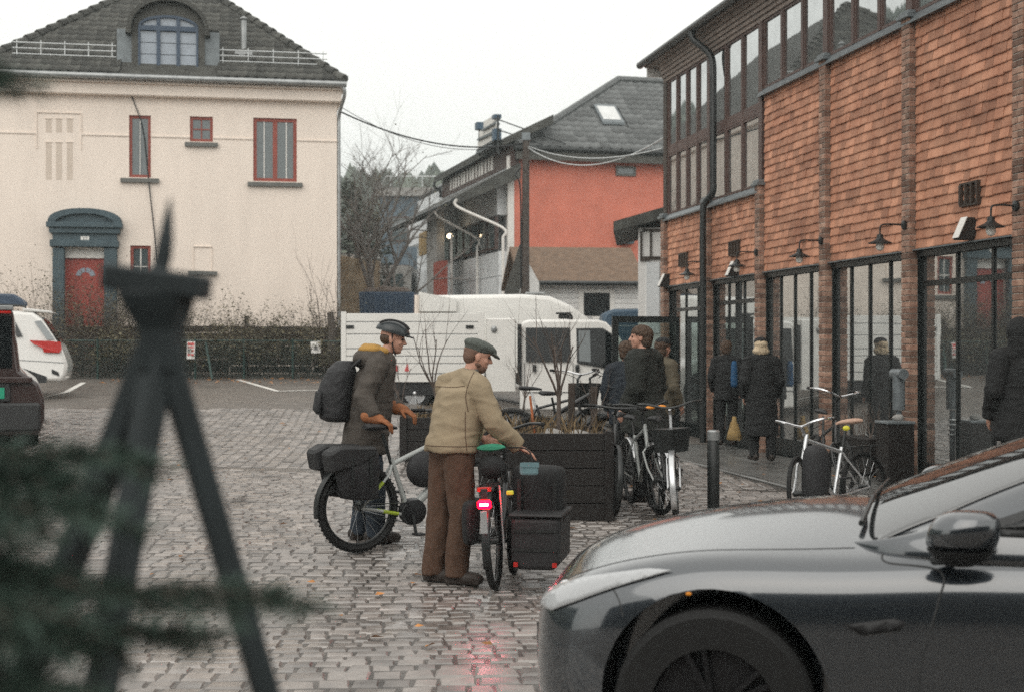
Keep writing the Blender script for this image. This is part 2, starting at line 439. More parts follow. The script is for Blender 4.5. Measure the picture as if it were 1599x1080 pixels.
# pavement along the shops
pv = thing('pavement', None, None, tuple(RO), RANG); tag(pv, kind='structure')
mb = MB(); mb.box(8, .05, -.15, 30, PAVE + .0, .03); mb.build('bed', 'joint', pv)
def slabmesh(w, h, t):
    mb = MB(); mb.cur = t; mb.cham((0, 0, -.04), (w - .012, h - .012, .08), .006); return mb.mesh('paving_slab', 'slab')
sm = [slabmesh(1.18, .8, .2 + .2 * k) for k in range(4)]
for i in range(18):
    for j in range(2):
        piece('paving_slab', rng.choice(sm), pv, (9 + i * 1.18 + (.5 if j else 0), .45 + j * .8, .062 + rng.uniform(-.002, .002)))
km = MB(); km.cham((0, 0, 0), (.98, .14, .18), .015); km = km.mesh('kerb_stone', 'slab')
for i in range(21): piece('kerb_stone', km, pv, (8.8 + i, PAVE - .03, -.022 + rng.uniform(-.004, .004)), (0, 0, rng.uniform(-.006, .006)))
# fallen leaves
lv = MB()
for i in range(420):
    if i < 300: x = rng.uniform(-9, -2.5); y = rng.uniform(30.6, 32.6)
    else: y = rng.uniform(8, 22); x = rng.uniform(-.3 * y, min(kerbX(y) + 1.4, .3 * y))
    lv.cur = rng.random(); s = rng.uniform(.025, .05); a = rng.uniform(0, 6.3); z = G(x, y) + (.075 if x > kerbX(y) - .1 else .016)
    M = rz(a) @ rx(rng.uniform(-.4, .4))
    lv.add([M @ Vector(p) * s + Vector((x, y, z)) for p in ((-1, 0, 0), (-.2, .6, .2), (1, 0, .1), (-.2, -.6, .25))], [(0, 1, 2, 3)])
tag(lv.build('fallen_leaves', 'leaf_fallen', fix=False), 'small orange brown fallen leaves scattered on the wet ground', 'leaves', kind='stuff')
# wooded hill far behind
def hill_h(az, r):
    e = 6.2 + 2.6 * sst(-16, -27, az) + 5.5 * sst(-27, -40, az) - 1.4 * sst(-2, 10, az)
    return max(0, math.tan(R(e)) * 260 * sst(95, 260, r) + 7 * noise.noise((az * .13, r * .02, 0)) * sst(100, 200, r) - 2)
mb = MB()
def hp(i, j):
    az = -95 + 125 * i; r = 95 + 330 * j; return (r * sin(R(az)), r * cos(R(az)), hill_h(az, r))
mb.grid(hp, 90, 24); tag(mb.build('wooded_hill', 'hill_green', smooth='all', fix=False), kind='structure')
mb = MB()
for i in range(5200):
    az = rng.uniform(-95, 28); r = rng.uniform(110, 300); h = hill_h(az, r)
    if h < 3: continue
    H = rng.uniform(4, 9.5); w = H * rng.uniform(.22, .42); x, y = r * sin(R(az)), r * cos(R(az)); mb.cur = rng.random()
    k = 6; vs = []
    for (f, zz) in ((.7, .05), (1, .3), (.75, .62)):
        for q in range(k): a = 2 * pi * q / k + f; w2 = w * f * rng.uniform(.75, 1.2); vs.append((x + w2 * cos(a), y + w2 * sin(a), h + H * zz))
    vs.append((x, y, h + H)); fs = []
    for b in (0, k):
        for q in range(k): fs.append((b + q, b + (q + 1) % k, b + k + (q + 1) % k, b + k + q))
    fs += [(2 * k + q, 2 * k + (q + 1) % k, 3 * k) for q in range(k)]; mb.add(vs, fs)
tag(mb.build('hillside_wood', 'pine', fix=False), 'dark misty wood covering the far hillside', 'wood', kind='stuff')
# ================================================================== shared building helpers (local x along wall, y into the building, z up)
def window(par, x0, x1, z0, z1, y, fm, fw, gm, cols=1, rows=1, bar=.03, depth=.06, sill=None, sillm='sill_slate', rowz=None, barm=None, name='window', sg=1):
    mb = MB(); yb = y + depth * sg
    mb.box(x0, y, z0, x0 + fw, yb, z1).box(x1 - fw, y, z0, x1, yb, z1).box(x0 + fw, y, z0, x1 - fw, yb, z0 + fw).box(x0 + fw, y, z1 - fw, x1 - fw, yb, z1)
    ww = (x1 - x0 - 2 * fw); hh = z1 - z0 - 2 * fw
    xs = [x0 + fw + ww * i / cols for i in range(cols + 1)]
    zs = [z0 + fw + hh * r for r in (rowz or [i / rows for i in range(rows + 1)])]
    w = mb.build(name, fm, par)
    b2 = MB() if barm else mb
    bars = MB()
    for xx in xs[1:-1]: bars.box(xx - bar / 2, y + .008 * sg, z0 + fw, xx + bar / 2, yb - .008 * sg, z1 - fw)
    for zz in zs[1:-1]:
        for i in range(cols): bars.box(xs[i] + bar / 2, y + .012 * sg, zz - bar / 2, xs[i + 1] - bar / 2, yb - .012 * sg, zz + bar / 2)
    if bars.v: bars.build('glazing_bar', barm or fm, w)
    yg = y + depth * .55 * sg
    for i in range(cols):
        for j in range(len(zs) - 1):
            g = MB(); g.box(xs[i], yg, zs[j], xs[i + 1], yg + .012 * sg, zs[j + 1]); g.build('pane', gm, w)
    if sill:
        s = MB(); s.box(x0 - sill, y - .14 * sg, z0 - .13, x1 + sill, y + .02 * sg, z0 - .03); s.build('sill', sillm, w)
    return w
def holed_front(mb, x0, x1, z0, z1, holes, y=0, rev=.14):
    xs = sorted({x0, x1} | {h[0] for h in holes} | {h[1] for h in holes}); zs = sorted({z0, z1} | {h[2] for h in holes} | {h[3] for h in holes})
    for i in range(len(xs) - 1):
        for j in range(len(zs) - 1):
            cx, cz = (xs[i] + xs[i + 1]) / 2, (zs[j] + zs[j + 1]) / 2
            if any(h[0] < cx < h[1] and h[2] < cz < h[3] for h in holes): continue
            mb.add([(xs[i], y, zs[j]), (xs[i + 1], y, zs[j]), (xs[i + 1], y, zs[j + 1]), (xs[i], y, zs[j + 1])], [(0, 1, 2, 3)])
    for (a, b, c, d) in holes:
        for (p, q) in (((a, c), (b, c)), ((b, c), (b, d)), ((b, d), (a, d)), ((a, d), (a, c))):
            mb.add([(p[0], y, p[1]), (q[0], y, q[1]), (q[0], y + rev, q[1]), (p[0], y + rev, p[1])], [(0, 1, 2, 3)])
def tile_mesh(w, h, t, wave=.025):
    mb = MB(); mb.cur = t; n = 5; vs = []
    for (yy, zz) in ((0, .0), (h, .012)):
        for k in range(n): f = k / (n - 1); vs.append(((f - .5) * w, yy, zz + wave * (.5 + .5 * cos(2 * pi * f)) + (.022 if yy == 0 else 0)))
    for k in range(n): f = k / (n - 1); vs.append(((f - .5) * w, 0, wave * (.5 + .5 * cos(2 * pi * f)) - .002))
    fs = [(k, k + 1, n + k + 1, n + k) for k in range(n - 1)] + [(2 * n + k, 2 * n + k + 1, k + 1, k) for k in range(n - 1)]
    return mb.add(vs, fs)
def tiled_face(par, o, ud, vd, inside, U, V, tw, th, m, name, limit=300, key=None, wave=.025, rr=random.Random(3)):
    o = Vector(o); ud = Vector(ud).normalized(); vd = Vector(vd).normalized(); nd = ud.cross(vd)
    M = Matrix((ud, vd, nd)).transposed(); rot = M.to_euler()
    P = []
    for j in range(int(V / th) + 1):
        for i in range(int(U / tw) + 1):
            a, b = (i + .5) * tw, j * th
            if inside(a, b + th * .5): P.append((a, b))
    if key: P.sort(key=key)
    vm = [tile_mesh(tw * 1.02, th * 1.12, (k + .5) / 8, wave).mesh(name, m, 'all') for k in range(8)]
    for (a, b) in P[:limit]: piece(name, rr.choice(vm), par, o + ud * a + vd * b + nd * rr.uniform(0, .006), rot)
    if len(P) > limit:
        mb = MB()
        for (a, b) in P[limit:]:
            t = tile_mesh(tw * 1.02, th * 1.12, rr.random(), wave); k = o + ud * a + vd * b; mb.cur = t.cur
            mb.add([M @ Vector(p) + k for p in t.v], t.f); mb.t[-len(t.f):] = [t.t[0]] * len(t.f)
        tag(mb.build('more_' + name + 's', m, par, smooth='all', fix=False), kind='stuff')
# ================================================================== CREAM HOUSE
HA = atan2(.185, .983); HO = (-10.51, 35)
def hq(u, v):
    q = (u - 800) / F; s = (35 * q + 10.51) / (.983 - .185 * q); return s, 1.7 + (HZ - v) * (35 + .185 * s) / F
def hr(u0, v0, u1, v1):
    a = hq(u0, v1); b = hq(u1, v0); return a[0], b[0], a[1], b[1]
H = thing('cream_house', 'cream plastered house with dark tiled hip roof and arched dormer behind the hedge', 'house', (HO[0], HO[1], 0), HA)
xl, xr = -2.25, 6.17; zt = 8.2
W1 = hr(202, 181, 236, 277); W2 = hr(297, 183, 333, 221); W3 = hr(396, 186, 464, 283); W4 = hr(204, 384, 236, 450)
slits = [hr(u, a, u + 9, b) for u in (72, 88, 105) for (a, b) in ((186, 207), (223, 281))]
niche = hr(302, 385, 332, 424)
door = hr(102, 388, 164, 388); door = (door[0], door[1], 1.35, door[3])
mb = MB(); holed_front(mb, xl, xr, .2, zt, [W1, W2, W3, W4, door])
mb.box(xl, .0, .2, xl + .01, 12, zt).box(xr - .01, 0, .2, xr, 12, zt).box(xl, 11.99, .2, xr, 12, zt)
wall = mb.build('wall', 'plaster_cream', H, fix=False)
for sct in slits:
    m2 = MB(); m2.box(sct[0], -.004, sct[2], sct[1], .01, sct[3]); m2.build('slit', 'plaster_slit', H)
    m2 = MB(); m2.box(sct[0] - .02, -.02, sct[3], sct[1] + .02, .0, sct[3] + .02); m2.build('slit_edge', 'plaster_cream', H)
pn = hr(57, 177, 128, 290)
mb = MB(); mb.box(pn[0], -.03, pn[3] - .02, pn[1], -.001, pn[3]).box(pn[0], -.025, pn[2] + .9, pn[0] + .02, -.001, pn[3] - .02).box(pn[1] - .02, -.025, pn[2] + .9, pn[1], -.001, pn[3] - .02); mb.build('raised_moulding', 'plaster_cream', H)
zc = hq(300, 216)[1]
for a_, b_ in ((xl, pn[0]), (pn[1], W1[0]), (W1[1], W2[0]), (W2[1], W3[0]), (W3[1], xr)): mb = MB(); mb.box(a_, -.025, zc, b_, -.001, zc + .035); mb.build('string_course', 'plaster_cream', H)
mb = MB(); mb.box(niche[0], -.02, niche[2], niche[0] + .015, 0, niche[3]).box(niche[1] - .015, -.02, niche[2], niche[1], 0, niche[3]).box(niche[0], -.03, niche[3] - .02, niche[1], 0, niche[3]); mb.build('blind_window', 'plaster_cream', H)
mb = MB(); mb.box(niche[0] - .12, -.12, niche[2] - .09, niche[1] + .12, 0, niche[2]); mb.build('blind_sill', 'sill_slate', H)
window(H, *W1, .05, 'window_red', .07, 'glass_house', 2, 1, .015, sill=.2, barm='white_paint')
window(H, *W2, .05, 'window_red', .07, 'glass_house', 2, 2, .03, sill=.12)
w3 = window(H, *W3, .05, 'window_red', .085, 'glass_house', 2, 1, .11, sill=.14)
for k in (.25, .76):
    mb = MB(); xx = W3[0] + (W3[1] - W3[0]) * k; mb.box(xx - .012, .055, W3[2] + .085, xx + .012, .075, W3[3] - .085)
    mb.build('glazing_bar', 'white_paint', w3)
window(H, *W4, .05, 'window_red', .07, 'glass_house', 2, 2, .03, sill=.12, barm='white_paint')
# portal
def pb(u0, v0, u1, v1, y0, name, m='portal_blue', bev=.01):
    r = hr(u0, v0, u1, v1); mb = MB(); mb.box(r[0], y0, r[2], r[1], .0, r[3]); return mb.build(name, m, H, bevel=bev)
for (a, b) in ((84, 102.5), (164, 184)):
    r = hr(a, 388, b, 400); mb = MB(); mb.box(r[0], -.2, 1.2, r[1], 0, r[3]); mb.build('pilaster', 'portal_blue', H, bevel=.012)
pb(84, 365, 184, 384, -.2, 'frieze'); pb(80, 377, 187, 386, -.26, 'architrave'); pb(79, 356, 189, 365, -.27, 'cornice_block'); pb(75, 350, 193, 356, -.34, 'cornice_slab')
r = hr(75, 330, 193, 350); n = 20; cx = (r[0] + r[1]) / 2; hw = (r[1] - r[0]) / 2
def seg(hw, z0, h): return [(cx - hw, z0)] + [(cx - hw * .98 * cos(pi * i / n), z0 + .03 + h * sin(pi * i / n) ** .8) for i in range(n + 1)] + [(cx + hw, z0)]
mb = MB(); mb.prism(seg(hw, r[2], r[3] - r[2]), 'y', -.22, 0); mb.build('pediment', 'portal_blue', H)
o1 = seg(hw * .98, r[2], (r[3] - r[2])); i1 = [(cx - hw * .78 * cos(pi * i / n), r[2] + .0 + (r[3] - r[2]) * .72 * sin(pi * i / n)) for i in range(n + 1)]
mb = MB(); A = o1[1:-1]
for i in range(n): mb.prism([A[i], A[i + 1], i1[i + 1], i1[i]], 'y', -.32, -.22)
mb.build('pediment_moulding', 'portal_blue', H)
r = hr(102, 388, 164, 403); mb = MB(); mb.box(r[0], .02, r[2], r[1], .1, r[3]); mb.build('lintel', 'white_paint', H)
D = MB(); D.box(door[0], .09, 1.38, door[1], .14, r[2]); DO = D.build('door', 'door_red', H)
r2 = hr(118, 418, 149, 432); cx2 = (r2[0] + r2[1]) / 2; hw2 = (r2[1] - r2[0]) / 2
for (a0, a1) in ((8, 50), (54, 86), (94, 126), (130, 172)):
    pts = [(cx2 + hw2 * k * cos(R(a)), r2[2] + (r2[3] - r2[2]) * k * sin(R(a))) for (k, aa) in ((1, [a0 + (a1 - a0) * i / 4 for i in range(5)]), (.5, [a1 - (a1 - a0) * i / 4 for i in range(5)])) for a in aa]
    mb = MB(); mb.prism(pts, 'y', .08, .095); mb.build('fanlight_pane', 'glass_pale', DO)
mb = MB(); mb.cbox((door[0] + .12, .07, 2.55), (.03, .05, .14)); mb.build('handle', 'chrome', DO)
r = hr(128, 370.5, 141, 379); mb = MB(); mb.box(r[0], -.215, r[2], r[1], -.2, r[3]); NP = mb.build('number_plate', 'paper', H)
def text(par, s, size, loc, rot, m, name='number', ext=.002, align='CENTER'):
    c = bpy.data.curves.new(name, 'FONT'); c.body = s; c.size = size; c.extrude = ext; c.align_x = align; c.align_y = 'CENTER'; c.resolution_u = 2
    o = bpy.data.objects.new('tmp', c); COL.objects.link(o); bpy.context.view_layer.update()
    me = bpy.data.meshes.new_from_object(o.evaluated_get(bpy.context.evaluated_depsgraph_get())); bpy.data.objects.remove(o); me.name = name
    me.materials.clear(); me.materials.append(MATS[m])
    q = bpy.data.objects.new(name, me); COL.objects.link(q); q.parent = par; q.location = loc; q.rotation_euler = rot; return q
text(NP, '37', .13, ((r[0] + r[1]) / 2, -.219, (r[2] + r[3]) / 2), (R(90), 0, 0), 'print_grey')
# cornice, gutter, roof
mb = MB(); mb.box(xl - .1, -.22, zt - .26, xr + .1, 12.1, zt + .02); mb.build('cornice', 'plaster_cream', H, bevel=.02)
mb = MB(); mb.box(xl - .16, -.3, zt + .02, xr + .16, 12.2, zt + .1); mb.build('cornice_lip', 'plaster_cream', H, bevel=.02)
ze = 8.42; ye = -.42; xa, ya, za = 2.02, 4.72, 12.25; xe0, xe1 = xl - .42, xr + .16
mb = MB(); mb.tube([(xe0, ye - .02, ze - .07), (xe1 + .05, ye - .02, ze - .07)], .075, 10); mb.build('gutter', 'zinc', H, smooth=True)
for i in range(14):
    mb = MB(); xx = xe0 + .4 + i * (xe1 - xe0 - .8) / 13; mb.tube([(xx, ye - .02 + .082 * cos(a), ze - .07 + .082 * sin(a)) for a in [pi + pi * k / 6 for k in range(7)]], .012, 5); mb.build('gutter_bracket', 'zinc', H)
mb = MB(); mb.tube(bez([(xe1 - .02, ye, ze - .12), (xe1 - .0, ye + .05, ze - .35), (xr + .06, .05, ze - .75), (xr + .05, .06, ze - 1.1)], 5) + [(xr + .05, .06, 1.2)], .045, 8); mb.build('downpipe', 'zinc', H, smooth=True)
mb = MB(); mb.add([(xe0, ye, ze), (xe1, ye, ze), (xa, ya, za), (xe1, 12.4, ze), (xa, 12.4, za), (xe0, 12.4, ze)], [(0, 1, 2), (1, 3, 4, 2), (0, 2, 4, 5), (0, 5, 3, 1)]); RF = mb.build('roof', 'roof_tile', H, fix=False)
vd = Vector((0, ya - ye, za - ze)); V = vd.length; U = xe1 - xe0
dz0 = hq(183, 40); dz1 = hq(345, 40)
def inroof(a, b):
    f = b / V; L = (xa - xe0) * f; Rr = U - (xe1 - xa) * f
    if not (L - .02 < a < Rr + .02): return False
    x = xe0 + a; 
    return not (dz0[0] + .12 < x < dz1[0] - .12 and b < 2.6)
tiled_face(H, (xe0, ye, ze + .01), (1, 0, 0), vd, inroof, U, V, .235, .29, 'roof_tile', 'roof_tile', key=lambda p: p[1], wave=.032)
mb = MB()
for (q0, q1) in (((xe0, ye, ze), (xa, ya, za)), ((xe1, ye, ze), (xa, ya, za))):
    q0 = Vector(q0); q1 = Vector(q1); n = 20
    for i in range(n):
        a = q0.lerp(q1, i / n); b = q0.lerp(q1, (i + 1.12) / n); mb.cur = random.random(); mb.tube([a + Vector((0, 0, .05)), b + Vector((0, 0, .02))], [.13, .105], 8)
mb.build('hip_tiles', 'roof_tile', H, smooth=True)
# snow guards and vent
for (u0, u1) in ((18, 181), (342, 512)):
    a = hq(u0, 110)[0]; b = hq(u1, 110)[0]; mb = MB(); y = .18; zb = ze + .42
    for k in range(3): mb.tube([(a, y, zb + .1 + .14 * k), (b, y, zb + .1 + .14 * k)], .016, 6)
    for k in range(5): xx = a + .1 + (b - a - .2) * k / 4; mb.bar((xx, y + .02, zb - .15), (xx, y + .02, zb + .45), .035, .02)
    mb.build('snow_guard', 'galv', H)
vx, vz = hq(381, 100); vz += .62; mb = MB(); mb.tube([(vx, .9, 9.0), (vx, .9, vz + .68)], .075, 10); mb.lathe([(.1, 0), (.12, .03), (.04, .09), (.01, .1)], 10, None, (vx, .9, vz + .68)); mb.box(vx - .22, .55, 9.02, vx + .22, 1.05, 9.3); mb.build('vent_pipe', 'zinc', H, smooth=30)
# arched dormer
da, db = hq(206, 60)[0], hq(320, 60)[0]; dc = (da + db) / 2; dw = (db - da) / 2; zs = hq(260, 48)[1]; zb = hq(260, 124)[1]; ht = hq(260, 4)[1] - zs
def arch(w, z0, zsp, h, n=16): return [(dc - w, z0)] + [(dc - w * cos(pi * i / n), zsp + h * sin(pi * i / n)) for i in range(n + 1)] + [(dc + w, z0)]
wa, wb = hq(215, 60)[0], hq(309, 60)[0]; ww = (wb - wa) / 2; wz0 = hq(260, 107)[1]; wzs = hq(260, 42)[1]; wh = hq(260, 24)[1] - wzs
dy = .02
O = arch(dw, zb, zs, ht); I = [(dc - ww, wz0)] + [(dc - ww * cos(pi * i / 16), wzs + wh * sin(pi * i / 16)) for i in range(17)] + [(dc + ww, wz0)]
mb = MB()
for i in range(len(O) - 1): mb.prism([O[i], O[i + 1], I[i + 1], I[i]], 'y', dy, 2.6)
mb.prism([O[0], I[0], I[-1], O[-1]], 'y', dy, 2.6)
DM = mb.build('dormer', 'dormer_dark', H)
mb = MB(); A1 = [(dc - dw * 1.16, zs - .12)] + arch(dw * 1.13, 0, zs, ht + .1)[1:-1] + [(dc + dw * 1.16, zs - .12)]; B1 = [(dc - dw * 1.01, zs - .12)] + arch(dw * 1.01, 0, zs, ht + .012)[1:-1] + [(dc + dw * 1.01, zs - .12)]
for i in range(len(A1) - 1): mb.prism([A1[i], A1[i + 1], B1[i + 1], B1[i]], 'y', dy - .22, 2.7)
mb.build('dormer_roof', 'roof_tile', DM)
for sx in (-1, 1):
    mb = MB(); x0 = dc + sx * dw; x1 = dc + sx * (dw + .36)
    mb.box(min(x0, x1), .10, zb - .03, max(x0, x1), 1.9, zs + .02); mb.build('cheek', 'lead', DM)
mb = MB(); mb.prism(I, 'y', dy + .10, dy + .2); mb.build('window_back', 'window_blue', DM)
fr = MB(); J = [(dc + (p[0] - dc) * .93, wz0 + .06 + (p[1] - wz0) * .91) for p in I]
for i in range(len(I) - 1): fr.prism([I[i], I[i + 1], J[i + 1], J[i]], 'y', dy - .02, dy + .09)
fr.prism([I[0], J[0], J[-1], I[-1]], 'y', dy - .02, dy + .09)
for k in (-1, 1): fr.box(dc + k * ww * .33 - .045, dy - .01, wz0 + .05, dc + k * ww * .33 + .045, dy + .09, wzs + wh * .85)
fr.box(dc - ww * .95, dy - .015, wzs - .1, dc + ww * .95, dy + .09, wzs + .02)
DW = fr.build('window', 'window_blue', DM)
for k in (-1, 0, 1):
    x0 = dc + (k * .66 - .33) * ww + .045; x1 = dc + (k * .66 + .33) * ww - .045
    for j in range(3):
        z0 = wz0 + .07 + (wzs - .17 - wz0) * j / 3; z1 = wz0 + .07 + (wzs - .17 - wz0) * (j + 1) / 3
        mb = MB(); mb.box(max(x0, dc - ww * .93), dy + .05, z0, min(x1, dc + ww * .93), dy + .065, z1 - .018); mb.build('pane', 'glass_pale', DW)
    hx = min(x1, dc + ww * .86); lx = max(x0, dc - ww * .86)
    pts = [(lx, wzs + .025)] + [(lx + (hx - lx) * i / 6, wzs + wh * .86 * sqrt(max(0, 1 - ((lx + (hx - lx) * i / 6 - dc) / (ww * .93)) ** 2))) for i in range(7)] + [(hx, wzs + .025)]
    mb = MB(); mb.prism(pts, 'y', dy + .05, dy + .065); mb.build('pane', 'glass_pale', DW)
P = [hq(206, 150), hq(213, 168), hq(221, 190), hq(226, 215), hq(229, 245), hq(233, 285), hq(238, 330), hq(242, 365), hq(247, 410), hq(250, 460)]
mb = MB(); mb.tube([(p[0], -.05, p[1]) for p in P], .016, 6); mb.build('wall_cable', 'black_matte', H)
# ================================================================== SHOP BUILDING (local x away along the wall, y out into the square)
S = thing('shop_building', 'orange shingle clad shop building with brick pilasters and tall dark shopfront windows', 'building', tuple(RO), RANG)
def sq_(u, v, y=0.0):                                  # photo pixel on a plane y out from the shop wall
    o = RO + RN * y; q = (u - 800) / F
    t = (o.x - q * o.y) / (q * RW.y - RW.x); d = o.y + t * RW.y; return t, 1.7 + (HZ - v) * d / F
TK = [12.76, 15.36, 17.96, 20.56, 23.16, 25.76, 28.42]
SB, ST = 2.93, 5.72; ST2 = 4.2; TT = 23.16
mb = MB()
mb.box(10.5, -9, SB - .05, 28.5, -.25, 7.2).box(10.5, -.25, SB - .05, 28.5, -.03, ST2 - .02).box(10.5, -.25, ST2 - .02, TT - .05, -.03, ST + .02).box(10.5, -9, .0, 28.5, -.6, SB - .05).box(10.5, -.6, SB - .1, 28.5, -.03, SB - .051)
mb.build('wall', 'wall_core', S)
# brick pilasters
br = []
rb = random.Random(5)
for k, t in enumerate(TK[1:]):
    top = 5.78 if t < TT - .1 else 4.3
    if k == 5: top = 4.25
    n = int(top / .075)
    for i in range(n):
        z = .04 + i * .075
        if i % 2: br.append((t, .06, z, .215, .104, top))
        else: br += [(t - .056, .06, z, .102, .104, top), (t + .056, .06, z, .102, .104, top)]
    mb = MB(); mb.box(t - .098, -.25, 0, t + .098, .104, top); mb.build('pilaster_core', 'mortar', S)
    mb = MB(); mb.box(t - .15, -.05, top, t + .15, .17, top + .05).box(t - .13, -.05, top + .05, t + .13, .14, top + .1); mb.build('pilaster_cap', 'lead', S, bevel=.008)
    mb = MB(); mb.box(t - .112, -.6, 0.02, t + .112, -.002, SB - .06); mb.build('pier', 'shop_frame', S)
br.sort(key=lambda b: (abs(b[0] - 18.9) > 2.2, b[0]))
def brickmesh(w, t):
    mb = MB(); mb.cur = t; mb.cham((0, 0, 0), (w, .065, .11), .006, rx(-pi / 2)); return mb.mesh('brick', 'brick')
bm_ = {w: [brickmesh(w, (k + .5) / 8) for k in range(8)] for w in (.215, .102)}
for b in br[:300]: piece('brick', rb.choice(bm_[b[3]]), S, (b[0], b[1] + rb.uniform(-.003, .004), b[2] + .033))
mb = MB()
for b in br[300:]: mb.cur = rb.random(); mb.cham((b[0], b[1] + rb.uniform(-.003, .004), b[2] + .033), (b[3], .065, .11), .006, rx(-pi / 2))
tag(mb.build('more_bricks', 'brick', S), kind='stuff')
# shingles
sh = []; EX = .118; rs = random.Random(9)
edges = [10.6] + TK[1:]
for a, b in zip(edges[:-1], edges[1:]):
    a += .118; b -= .118; top = ST if b < TT else ST2
    j = 0; z = SB
    while z < top - .03:
        x = a
        if j % 2: x -= rs.uniform(0, .1)
        while x < b:
            w = rs.uniform(.11, .24); x0 = max(x, a); x1 = min(x + w, b)
            if b - x1 < .05: x1 = b
            if x1 - x0 > .03: sh.append(((x0 + x1) / 2, z + rs.uniform(-.006, .006), x1 - x0 - .004, rs.uniform(-.012, .012)))
            x += w
            if x1 == b: break
        z += EX; j += 1
def shmesh(t):
    mb = MB(); mb.cur = t
    vs = [(sx * .5, y, z) for sx in (-1, 1) for (y, z) in ((.012, 0), (.034, 0), (.036, .012), (.006, .185), (-.004, .185))]
    return mb.add(vs, [(0, 1, 2, 3, 4), (9, 8, 7, 6, 5), (0, 5, 6, 1), (1, 6, 7, 2), (2, 7, 8, 3), (3, 8, 9, 4), (4, 9, 5, 0)])
sv = [shmesh((k + .5) / 10).mesh('shingle', 'shingle') for k in range(10)]
sh.sort(key=lambda s: (s[0] < 15.4, s[0] if s[0] > 15.4 else 99 - s[0], s[1]))
for s in sh[:300]: piece('shingle', rs.choice(sv), S, (s[0], rs.uniform(0, .008), s[1]), (rs.uniform(-.02, .02), s[3], 0), (s[2], 1, 1))
mb = MB()
for s in sh[300:]:
    mb.cur = rs.random(); t = shmesh(mb.cur); M = ry(s[3]); o = Vector((s[0], rs.uniform(0, .008), s[1]))
    mb.add([M @ Vector((p[0] * s[2], p[1], p[2])) + o for p in t.v], t.f)
tag(mb.build('more_shingles', 'shingle', S), kind='stuff')
# upper windows
def wbay(a, b, n, z0, z1, rz_=None):
    wd = (b - a) / n
    for i in range(n):
        x0 = a + i * wd + .033; x1 = a + (i + 1) * wd - .033
        zz = [z0, z1] if not rz_ else [z0, rz_[0], rz_[1], z1]
        for k in range(0, len(zz), 2): window(S, x0, x1, zz[k], zz[k + 1], .036, 'window_brown', .04, 'glass_shop', sg=-1, depth=.05)
    for i in range(n + 1):
        mb = MB(); x = a + i * wd; mb.box(x - .033, -.08, z0, x + .033, .045, z1); mb.build('mullion', 'window_brown', S)
    mb = MB()
    mb.prism([(-.05, z0 - .11), (.12, z0 - .13), (.12, z0 - .1), (.03, z0 + .0), (-.05, z0 + .0)], 'x', a - .08, b + .08); mb.build('flashing', 'lead', S)
    if rz_:
        mb = MB(); mb.box(a + .034, -.06, rz_[0], b - .034, .041, rz_[1]); mb.build('transom', 'window_brown', S)
ZT = 6.93
for i in range(4):
    a, b = TK[i], TK[i + 1]; wbay(a + .07, b - .07, 3, 5.84, ZT)
wbay(TT + .07, TK[5] - .07, 3, 4.32, ZT, (5.48, 5.62)); wbay(TK[5] + .07, 28.3, 4, 4.32, ZT, (5.48, 5.62))
for t in TK[1:6]:
    mb = MB(); mb.box(t - .07, -.1, 5.9 if t < TT - .1 else 4.42, t + .07, .058, ZT); mb.build('post', 'window_brown', S)
mb = MB(); mb.box(28.3, -9, 4.2, 28.52, .06, ZT + .3); mb.build('corner_board', 'dark_wood', S)
# eaves
for k in range(5):
    mb = MB(); mb.box(10.5, -.05, ZT + k * .075, 28.5, .06 + .03 * k, ZT + k * .075 + .068); mb.build('eaves_board', 'soffit_brown', S)
mb = MB(); mb.box(10.5, -.3, ZT + .376, 29.0, .3, ZT + .41); mb.build('soffit', 'soffit_brown', S)
mb = MB(); mb.prism([(.32, ZT + .41), (.34, ZT + .5), (-4.6, ZT + 3.6), (-9.4, ZT + .5), (-9.4, ZT + .41)], 'x', 10.3, 29.05); mb.build('roof', 'roof_tile_grey', S)
mb = MB(); mb.tube([(10.3, .36, ZT + .46), (29.15, .36, ZT + .46)], .075, 10); mb.build('gutter', 'black_metal', S, smooth=True)
mb = MB(); mb.box(28.95, -4.6, ZT + .2, 29.0, .26, ZT + .4); mb.build('verge_board', 'white_paint', S)
mb = MB(); mb.tube(bez([(25.77, .36, ZT + .42), (25.72, .34, ZT + .25), (25.37, .14, ZT - .1), (25.24, .14, ZT - .5)], 6) + bez([(25.24, .14, 4.6), (25.24, .15, 4.42), (25.37, .24, 4.25), (25.40, .27, 4.05), (25.40, .27, 2.5)], 6) + [(25.40, .27, .06)], .062, 10)
mb.build('drainpipe', 'black_metal', S, smooth=True)
